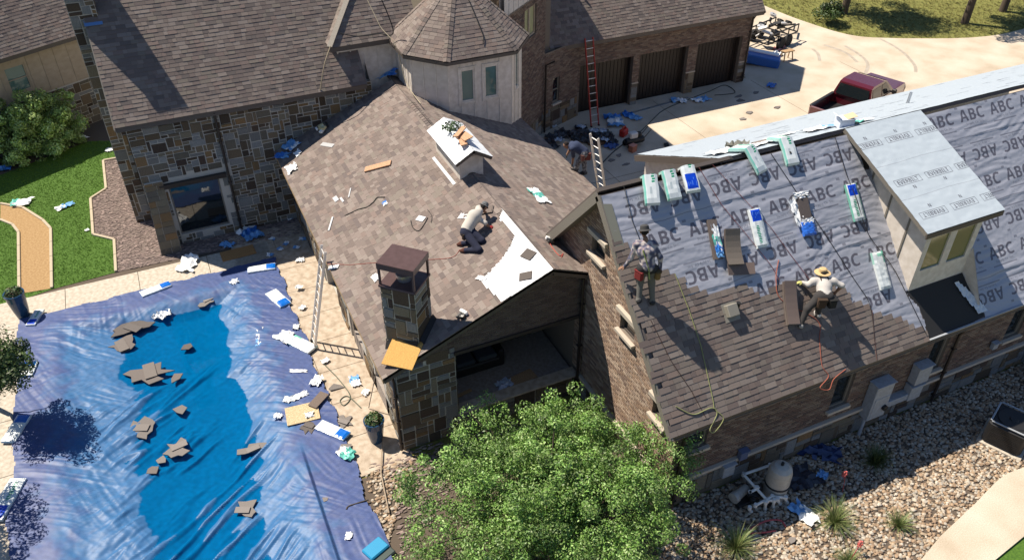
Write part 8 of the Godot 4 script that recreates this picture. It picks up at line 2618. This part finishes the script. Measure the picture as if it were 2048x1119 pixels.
func litter() -> void:
	torn_shingle("folded torn shingle mat at the upper left of the tarp water", Vector3(-3.11, -0.13, -22.76), 1.0, 801)
	torn_shingle("long torn shingle strip just above the folded mat on the tarp", Vector3(-2.81, -0.10, -23.53), 0.95, 802, "torn shingle pieces on the tarp", 1.5)
	torn_shingle("largest ragged shingle piece in the middle of the tarp water", Vector3(-2.55, -0.13, -21.06), 1.15, 803, "torn shingle pieces on the tarp", 1.25)
	torn_shingle("small triangular shingle scrap right of the largest ragged piece", Vector3(-1.76, -0.13, -20.48), 0.42, 804)
	torn_shingle("rounded torn shingle piece at the left edge of the water", Vector3(-2.85, -0.12, -18.74), 0.85, 805)
	torn_shingle("small dark folded shingle right of the rounded piece", Vector3(-1.81, -0.13, -19.04), 0.42, 806)
	torn_shingle("squarish torn shingle piece in the lower middle of the water", Vector3(-2.09, -0.13, -17.54), 0.72, 807)
	torn_shingle("small torn shingle lump below left of the squarish piece", Vector3(-2.46, -0.13, -17.28), 0.34, 808)
	torn_shingle("dark torn shingle lump lowest of the chain in the water", Vector3(-2.78, -0.13, -17.09), 0.42, 809)
	torn_shingle("small shingle scrap at the upper middle of the water", Vector3(-1.27, -0.13, -21.81), 0.38, 810)
	torn_shingle("dark torn shingle near the tarp's far end", Vector3(-0.38, -0.08, -23.85), 0.55, 811, "torn shingle pieces on the tarp", 1.3)
	torn_shingle("narrow torn shingle on the right edge of the water", Vector3(-0.13, -0.10, -16.65), 0.6, 812, "torn shingle pieces on the tarp", 1.5)
	torn_shingle("brown torn shingle lying in the lower right puddle", Vector3(-0.70, -0.12, -14.69), 0.62, 813)
	torn_shingle("dark torn shingle right of the lower right puddle", Vector3(0.25, -0.10, -14.46), 0.35, 814)
	torn_shingle("small round shingle scrap on the dry lower tarp", Vector3(1.22, 0.08, -13.98), 0.2, 815)
	torn_shingle("dark shingle corner lying on the patio above the blue pot", Vector3(2.39, 0.04, -16.44), 0.5, 816, "")
	torn_shingle("dark shingle piece tucked under the pale plywood on the tarp", Vector3(1.37, 0.09, -16.60), 0.5, 817, "")
	torn_shingle("small brown shingle piece lying on the patio in the sun", Vector3(2.51, 0.04, -17.89), 0.42, 818, "", 1.6)
	torn_shingle("dark shingle piece beside the torn bundle on the tarp edge", Vector3(2.10, 0.08, -15.37), 0.45, 819, "")
	torn_shingle("dark shingle piece on the rock bed near the red hoses", Vector3(11.23, 0.08, -8.01), 0.3, 820, "")
	for a in [[Vector3(25.99, 0.03, -29.22), "largest, under the right door"], [Vector3(26.20, 0.03, -29.64), "just behind the largest one"], [Vector3(25.50, 0.03, -27.88), "in the sun, upper of two squares"], [Vector3(24.77, 0.03, -27.44), "in the sun, lower of two squares"], [Vector3(27.20, 0.03, -29.58), "right of the garage corner's foot"], [Vector3(27.07, 0.03, -27.77), "alone in the sun past the garage"], [Vector3(17.54, 0.03, -26.79), "square one near the pale ladder"], [Vector3(17.08, 0.03, -26.55), "thin one nearest the pale ladder"], [Vector3(17.42, 0.03, -26.00), "by the shade edge near the rear roof"], [Vector3(18.25, 0.03, -25.52), "on the sunny patch by the rear roof"]]:
		torn_shingle("dark shingle scrap on the driveway, " + a[1], a[0], 0.42 if a[0].x > 22.0 else 0.34, 830 + int(a[0].x * 7), "dark scraps on the driveway", 1.3)
	# bundles holding the tarp down
	var flat := func(p: Vector3, deg: float) -> Transform3D: return turned(p + Vector3(0, 0.07, 0), deg)
	bundle("white shingle bundle with blue end at the tarp's far edge", flat.call(Vector3(-1.86, 0.00, -25.06), 14), 4, 841, "bundles weighing down the tarp", 1.0, 0.33)
	bundle("white and blue bundle on the tarp's far left corner", flat.call(Vector3(-5.59, 0.00, -25.10), 70), 0, 842, "bundles weighing down the tarp", 0.8, 0.3)
	bundle("small white bundle with blue end on the tarp's upper left edge", flat.call(Vector3(-5.80, 0.00, -22.49), 75), 4, 843, "bundles weighing down the tarp", 0.62, 0.5)
	bundle("tilted white bundle with blue foot in the tree shade on the tarp's left edge", flat.call(Vector3(-6.02, 0.00, -19.96), 66), 4, 844, "bundles weighing down the tarp", 1.0, 0.4)
	bundle("large white and green bundle with blue top at the lower left frame edge", flat.call(Vector3(-6.19, 0.00, -17.38), 66), 0, 845, "bundles weighing down the tarp", 1.3, 0.42)
	bundle("white bundle with blue lower end on the tarp's right edge near the ladder top", flat.call(Vector3(1.84, 0.00, -22.78), -72), 4, 846, "bundles weighing down the tarp", 1.0, 0.42)
	bundle("white bundle with blue tip at the tarp's far right corner", flat.call(Vector3(1.67, 0.00, -24.77), -10), 4, 847, "bundles weighing down the tarp", 0.95, 0.36)
	bundle("plain white bundle at the tarp edge beside the ladder foot", flat.call(Vector3(2.02, 0.00, -20.13), -58), 3, 848, "bundles weighing down the tarp", 0.95, 0.42)
	bundle("torn white bundle with sky blue end below the pale plywood", flat.call(Vector3(1.97, 0.00, -16.18), -52), 4, 849, "bundles weighing down the tarp", 0.98, 0.36)
	var bb := Geo.new()
	bb.box(Transform3D(Basis(Vector3.UP, 0.4), Vector3(0, 0.1, 0)), Vector3(0.55, 0.16, 0.4), Color(0.02, 0.25, 0.45), 0.03)
	bb.box(Transform3D(Basis(Vector3.UP, 0.4), Vector3(0.05, 0.06, 0.25)), Vector3(0.7, 0.10, 0.3), Color(0.05, 0.07, 0.06), 0.03)
	solo("folded_tarp", bb, M.plastic, "folded blue and dark green sheet at the tarp's near right corner", "folded sheet", Vector3(1.93, 0.00, -12.01))
	# wrappers
	var w := func(lb: String, p: Vector3, ww: float, hh: float, sd: int, cols: Array, grp := "", ro := 1.0) -> void: scrap(lb, turned(p, sd * 37.0), ww, hh, sd, cols, grp, ro)
	w.call("white wrapper with teal print on the lawn beside the sandy court", Vector3(-6.17, 0.03, -33.37), 0.75, 0.55, 851, [WHITE, WHITE, TEAL], "", 1.2)
	w.call("blue and white wrapper lying in the middle of the lawn", Vector3(-4.62, 0.03, -32.36), 0.7, 0.32, 852, [SKYB, WHITE], "", 1.2)
	w.call("white scrap on the lawn against the mulch bed's upper corner", Vector3(-2.72, 0.03, -36.71), 0.35, 0.3, 853, [WHITE], "", 1.2)
	w.call("white scrap in the shade beneath the stone base at far left", Vector3(-3.76, 0.03, -39.46), 0.4, 0.35, 854, [WHITE], "", 1.6)
	w.call("second white scrap in the shade right below the first at far left", Vector3(-3.69, 0.03, -38.43), 0.4, 0.3, 855, [WHITE], "", 1.4)
	w.call("blue and white wrapper in the dark bed at the left frame edge", Vector3(-6.93, 0.03, -36.76), 0.6, 0.45, 856, [SKYB, BLUE], "", 1.4)
	w.call("tiny white scrap on the lawn left of the mulch bed", Vector3(-3.86, 0.03, -30.15), 0.16, 0.14, 857, [WHITE], "", 1.6)
	w.call("white wrapper on the walkway left of the plywood sheet", Vector3(-0.66, 0.04, -26.22), 0.95, 0.6, 858, [WHITE], "", 1.2)
	w.call("blue wrapper heap behind the plywood sheet by the stone wall", Vector3(1.71, 0.03, -27.27), 1.1, 0.7, 859, [SKYB, BLUE, WHITE], "", 1.6)
	w.call("light blue wrapper at the plywood sheet's upper left corner", Vector3(0.82, 0.05, -26.84), 0.5, 0.35, 860, [SKYB], "", 1.2)
	for a in [[Vector3(2.42, 0.03, -26.58), "right of the blue heap"], [Vector3(2.53, 0.03, -25.80), "middle of the slab"], [Vector3(2.81, 0.03, -26.07), "beside the middle one"], [Vector3(3.10, 0.03, -25.64), "nearest the ladder"], [Vector3(3.43, 0.03, -26.11), "under the eave"], [Vector3(2.12, 0.03, -25.57), "nearest the plywood"], [Vector3(3.32, 0.03, -27.72), "against the stone wall"]]: w.call("small white scrap in the shaded porch corner, " + a[1], a[0], 0.25, 0.2, 861 + int(absf(a[0].x * 5) + absf(a[0].z * 7)), [WHITE, SKYB], "white scraps in the shaded corner", 1.4)
	w.call("white ball of wrap on the tarp's far right", Vector3(0.65, 0.05, -24.39), 0.3, 0.28, 871, [WHITE], "", 2.0)
	w.call("white crumpled wrapper floating near the top of the water", Vector3(-1.81, -0.12, -23.80), 0.5, 0.45, 872, [WHITE], "", 1.8)
	w.call("white wrapper with blue tip on the tarp left of the ladder foot", Vector3(0.90, 0.02, -21.09), 0.85, 0.28, 873, [WHITE, WHITE, SKYB], "", 1.4)
	w.call("white wrapper sheet between the tarp wrapper and the plain white bundle", Vector3(1.64, 0.10, -20.62), 0.7, 0.4, 874, [WHITE], "", 1.4)
	w.call("slim white strip of wrap on the tarp above the pale plywood", Vector3(1.65, 0.08, -19.00), 0.5, 0.13, 875, [WHITE], "", 1.2)
	w.call("white wedge of wrap upper left of the pale plywood", Vector3(1.43, 0.08, -17.93), 0.5, 0.22, 876, [WHITE], "", 1.8)
	w.call("white crumpled wrap on the tarp edge by the sunny patio", Vector3(2.06, 0.10, -18.31), 0.4, 0.3, 877, [WHITE], "", 1.8)
	w.call("blue and white wrapper lying on the sunny patio", Vector3(3.09, 0.04, -17.88), 0.45, 0.3, 878, [WHITE, SKYB], "", 1.4)
	w.call("white and teal rag on the tarp edge below the torn bundle", Vector3(2.09, 0.08, -15.22), 0.5, 0.35, 879, [TEAL, WHITE], "", 1.8)
	w.call("white scrap on the patio above the ladder foot", Vector3(3.04, 0.04, -24.79), 0.3, 0.25, 880, [WHITE], "", 1.4)
	for a in [[Vector3(1.09, 0.08, -17.91), "upper left of the pale plywood"], [Vector3(0.71, 0.08, -17.39), "left of the pale plywood"], [Vector3(1.52, 0.13, -17.01), "on top of the pale plywood"], [Vector3(1.80, 0.10, -20.79), "above the plain white bundle, left one"], [Vector3(2.05, 0.10, -21.03), "above the plain white bundle, right one"], [Vector3(2.62, 0.10, -23.10), "at the tarp edge near the ladder top"], [Vector3(2.48, 0.06, -22.01), "on the patio behind the ladder"], [Vector3(2.51, 0.05, -19.13), "on the patio below the ladder foot"], [Vector3(3.23, 0.05, -17.29), "on the patio above the blue pot"]]: w.call("small white plastic scrap " + a[1], a[0], 0.24, 0.2, 881 + int(absf(a[0].x * 5) + absf(a[0].z * 7)), [WHITE], "white scraps beside the tarp", 1.8)
	w.call("small white scrap on the lower dry tarp", Vector3(1.44, 0.10, -12.64), 0.22, 0.16, 892, [WHITE], "", 1.4)
	w.call("white and blue wrapper on the rock bed beside a grass clump", Vector3(12.02, 0.06, -8.51), 0.75, 0.42, 893, [SKYB, WHITE, WHITE], "", 1.8)
	w.call("dark blue net heap in the shade right of the filter tank", Vector3(13.78, 0.05, -9.90), 1.1, 0.6, 894, [Color(0.02, 0.04, 0.12)], "", 1.4)
	w.call("dark tarp scrap lying flat right of the filter tank", Vector3(12.71, 0.05, -9.45), 0.9, 0.7, 895, [Color(0.03, 0.035, 0.05)], "", 0.8)
	w.call("light blue crumpled scrap in the shade by the grass clump", Vector3(13.31, 0.06, -9.26), 0.3, 0.25, 896, [SKYB], "", 1.8)
	# court rubbish
	w.call("pale blue wrapper heap on the court below the first garage door", Vector3(19.05, 0.04, -29.76), 1.3, 0.8, 897, [SKYB, WHITE, SKYB, BLUE], "", 1.4)
	w.call("long blue wrapper stretching right from the pale heap", Vector3(20.06, 0.04, -29.89), 1.1, 0.5, 898, [SKYB, BLUE], "", 1.2)
	w.call("white wrapper in front of the middle garage door", Vector3(23.12, 0.04, -30.39), 0.8, 0.5, 899, [WHITE, SKYB], "", 1.4)
	w.call("white wrapper in front of the right garage door", Vector3(24.18, 0.04, -30.03), 0.9, 0.5, 900, [SKYB, WHITE], "", 1.4)
	w.call("small blue wrapper on the driveway past the garage corner", Vector3(28.49, 0.04, -29.97), 0.6, 0.4, 901, [BLUE], "", 1.4)
	for a in [[Vector3(15.77, 0.04, -29.47), "left end of the heap"], [Vector3(16.35, 0.04, -29.59), "left of the red ladder"], [Vector3(16.67, 0.04, -29.22), "in front of the red ladder left"], [Vector3(17.22, 0.04, -29.52), "behind the ladder foot left"], [Vector3(17.49, 0.04, -29.06), "at the red ladder foot"], [Vector3(17.86, 0.04, -28.78), "right of the ladder foot"], [Vector3(17.92, 0.04, -28.21), "right end of the heap"], [Vector3(15.24, 0.04, -28.92), "nearest the porch eave"], [Vector3(16.85, 0.04, -28.60), "nearest the pale ladder top"]]: w.call("dark rubbish in the court, " + a[1], a[0], 0.9, 0.55, 902 + int(absf(a[0].x * 5) + absf(a[0].z * 7)), [Color(0.03, 0.03, 0.035), Color(0.06, 0.06, 0.07)], "dark rubbish heap in the court", 1.6)
	for a in [[Vector3(17.25, 0.15, -29.72), "left of the red ladder foot"], [Vector3(17.54, 0.20, -29.02), "under the red ladder foot"], [Vector3(17.97, 0.15, -28.93), "right of the red ladder foot"], [Vector3(17.60, 0.15, -28.12), "above the brown board"], [Vector3(16.17, 0.05, -30.55), "by the downspout"], [Vector3(15.72, 0.15, -28.99), "near the bent worker"]]: w.call("pale scrap in the court heap, " + a[1], a[0], 0.4, 0.3, 916 + int(absf(a[0].x * 5) + absf(a[0].z * 7)), [Color(0.45, 0.52, 0.60), Color(0.3, 0.36, 0.46)], "pale scraps in the court heap", 1.8)
	board("wooden_crate_lid", "brown board lying in the court beside the rubbish heap", turned(Vector3(17.28, 0.00, -28.16) + Vector3(0, 0.05, 0), 15), Vector3(0.9, 0.06, 0.45), mat("brown_board", srgb(0.16, 0.09, 0.05), 0.85, M.plywood.albedo_texture, 1.0))
	w.call("blue plastic sheet at the rubbish heap's right side in the court", Vector3(17.67, 0.04, -27.69), 0.6, 0.6, 925, [Color(0.04, 0.09, 0.26)], "", 1.0)
	w.call("small dark lump in the sun on the driveway near the rear roof", Vector3(19.98, 0.03, -26.74), 0.4, 0.22, 926, [Color(0.02, 0.02, 0.02)], "", 1.4)

func tree(nm: String, label: String, cat: String, at: Vector3, crown: Vector3, rad: Vector3, clumps: int, per: int, size: float, cols: Array, sd: int, group := "", trunk_r := 0.12, clump_r := 0.5) -> void:
	var th := thing(nm, label, cat, at, group)
	var r := RandomNumberGenerator.new()
	r.seed = sd
	var tg := Geo.new()
	var top := crown - at
	var fork := Vector3(top.x * 0.4, maxf(top.y - rad.y * 0.75, 0.25), top.z * 0.4)
	tg.tube([Vector3(0, -0.05, 0), fork * 0.5 + Vector3(0.04, 0, 0.02), fork], [trunk_r * 1.2, trunk_r, trunk_r * 0.85], 9)
	var tips := []
	for k in clumps:
		var d := Vector3(r.randfn(), r.randfn(), r.randfn()).normalized()
		if d.y < -0.35 and rad.y < crown.y + 0.3: d.y = -d.y
		var q := r.randf_range(0.55, 1.0) if k % 3 else r.randf_range(0.15, 0.6)
		var lump := 1.0 + 0.22 * sin(d.x * 7.0 + sd) * cos(d.z * 6.0 + sd * 0.7)
		tips.append(top + d * rad * q * lump)
	for k in mini(clumps, 36):
		var e: Vector3 = tips[k]
		var m := fork.lerp(e, 0.5) + Vector3(r.randfn() * 0.1, 0.12, r.randfn() * 0.1)
		tg.tube([fork, m, e], [trunk_r * 0.42, trunk_r * 0.24, 0.012], 5)
	put(th, "trunk", tg, M.bark)
	var g := Geo.new()
	for k in clumps:
		var t: float = r.randf_range(0.5, 1.25)
		var cc := []
		for c in cols: cc.append(c * t)
		var cr := clump_r * r.randf_range(0.6, 1.25)
		leaf_blob(g, tips[k], Vector3(cr, cr * 0.8, cr), int(per * r.randf_range(0.7, 1.3)), size, cc, sd * 1000 + k, 0.45)
	put(th, "crown", g, M.leaf)

func grass_clump(label: String, at: Vector3, n: int, len: float, cols: Array, sd: int) -> void:
	var r := RandomNumberGenerator.new()
	r.seed = sd
	var g := Geo.new()
	for k in n:
		var a := r.randf() * TAU
		var lean := r.randf_range(0.1, 1.15)
		var l := len * r.randf_range(0.65, 1.15)
		var d := Vector3(cos(a), 0, sin(a))
		var s := Vector3(-sin(a), 0, cos(a)) * r.randf_range(0.007, 0.012)
		var p := d * r.randf_range(0.0, 0.08)
		var col: Color = cols[r.randi() % cols.size()] * r.randf_range(0.8, 1.2)
		var prev := p
		for q in 3:
			var t := (q + 1) / 3.0
			var nx := p + d * sin(lean * (0.4 + 0.8 * t)) * l * t + Vector3.UP * cos(lean * (0.4 + 0.8 * t)) * l * t
			var w0 := 1.0 - q / 3.2
			var w1 := 1.0 - (q + 1) / 3.2
			g.quad(prev - s * w0, prev + s * w0, nx + s * w1, nx - s * w1, col)
			prev = nx
	solo("grass_clump", g, M.leaf, label, "ornamental grass", at, "grass clumps on the rock bed")

func plants() -> void:
	tree("leafy_tree", "large bright green leafy tree in front of the porch", "tree", Vector3(6.1, 0, -11.0), Vector3(5.85, 1.45, -10.35), Vector3(3.75, 1.75, 3.1), 1000, 140, 0.064, [Color(0.15, 0.29, 0.055), Color(0.20, 0.35, 0.08), Color(0.11, 0.22, 0.045), Color(0.26, 0.37, 0.12)], 31, "", 0.14, 0.26)
	tree("round_shrub", "rounded pale green shrub by the stone base at far left", "shrub", Vector3(-5.57, 0.95, -38.36) * Vector3(1, 0, 1), Vector3(-5.57, 0.95, -38.36), Vector3(2.3, 1.7, 2.0), 420, 170, 0.11, [Color(0.34, 0.48, 0.12), Color(0.44, 0.58, 0.22), Color(0.26, 0.38, 0.09)], 32, "", 0.09, 0.32)
	tree("yard_tree", "small dark tree at the lower left frame edge beside the tarp", "tree", Vector3(-7.0, 0, -21.6), Vector3(-5.87, 1.70, -20.37), Vector3(0.85, 1.2, 1.2), 46, 260, 0.09, [Color(0.05, 0.09, 0.02), Color(0.07, 0.11, 0.03)], 33, "", 0.08, 0.4)
	tree("yard_tree", "second dark tree mostly outside the frame at lower left", "tree", Vector3(-8.2, 0, -17.6), Vector3(-8.0, 2.4, -17.6), Vector3(1.5, 1.6, 1.9), 60, 260, 0.09, [Color(0.05, 0.09, 0.02), Color(0.07, 0.11, 0.03)], 34, "", 0.1, 0.45)
	for a in [[Vector3(39.85, 0.00, -36.99), 5.2, 2.8, "leaning tree at the lawn edge above the driveway, left of three", 35, 3.4], [Vector3(45.21, 0.00, -32.54), 5.4, 3.0, "tree with straight trunk on the far lawn, middle of three", 36, 3.6], [Vector3(49.16, 0.00, -33.10), 5.4, 2.8, "tree at the right frame edge on the far lawn, right of three", 37, 3.6]]:
		var p: Vector3 = a[0] * Vector3(1, 0, 1)
		tree("lawn_tree", a[3], "tree", p, p + Vector3(0.4, a[1], -0.3), Vector3(a[2], 1.9, a[2]), 70, 230, 0.17, [Color(0.045, 0.085, 0.018), Color(0.065, 0.11, 0.028)], a[4], "trees on the far lawn", 0.2, 0.75)
	tree("low_shrub", "low green shrub at the foot of the leaning lawn tree", "shrub", Vector3(39.16, 0.00, -37.11) * Vector3(1, 0, 1), Vector3(37.82, 0.60, -35.97), Vector3(0.9, 0.6, 0.9), 16, 160, 0.15, [Color(0.04, 0.08, 0.018), Color(0.06, 0.10, 0.025)], 38, "", 0.05, 0.4)
	var gc := [Color(0.14, 0.19, 0.06), Color(0.20, 0.24, 0.09), Color(0.26, 0.25, 0.12), Color(0.10, 0.15, 0.045)]
	grass_clump("large spiky green grass clump beside the white wrapper", Vector3(12.52, 0.00, -7.98), 340, 0.72, gc, 41)
	grass_clump("small round grass clump near the curved path", Vector3(13.93, 0.00, -7.26), 220, 0.48, gc, 42)
	grass_clump("spreading grass clump left of the red hoses", Vector3(9.83, 0.00, -8.40), 320, 0.75, gc, 43)
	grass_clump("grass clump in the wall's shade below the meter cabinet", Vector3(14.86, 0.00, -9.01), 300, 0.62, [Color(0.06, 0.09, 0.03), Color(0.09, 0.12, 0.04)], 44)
	grass_clump("grass clump cut off by the bottom frame edge", Vector3(12.00, 0.00, -6.95), 220, 0.5, gc, 45)
	for a in [[Vector3(13.42, 0.00, -8.64), Vector3(13.37, 0.70, -8.74), "red flower stalk rising from the large grass clump"], [Vector3(12.15, 0.00, -7.02), Vector3(12.45, 0.40, -7.11), "red flower stalk near the bottom frame edge"]]:
		var th := thing("flower_stalk", a[2], "flower stalk", a[0])
		var g := Geo.new()
		var e: Vector3 = a[1] - a[0]
		g.tube([Vector3.ZERO, e * 0.5 + Vector3(0.02, 0.05, 0), e], [0.012, 0.010, 0.006], 5, Color(0.36, 0.07, 0.06))
		put(th, "stalk", g, M.matte)
		var f := Geo.new()
		leaf_blob(f, e * 0.92, Vector3(0.06, 0.14, 0.06), 60, 0.06, [Color(0.55, 0.08, 0.08), Color(0.62, 0.14, 0.12)], 46)
		put(th, "flowers", f, M.leaf)
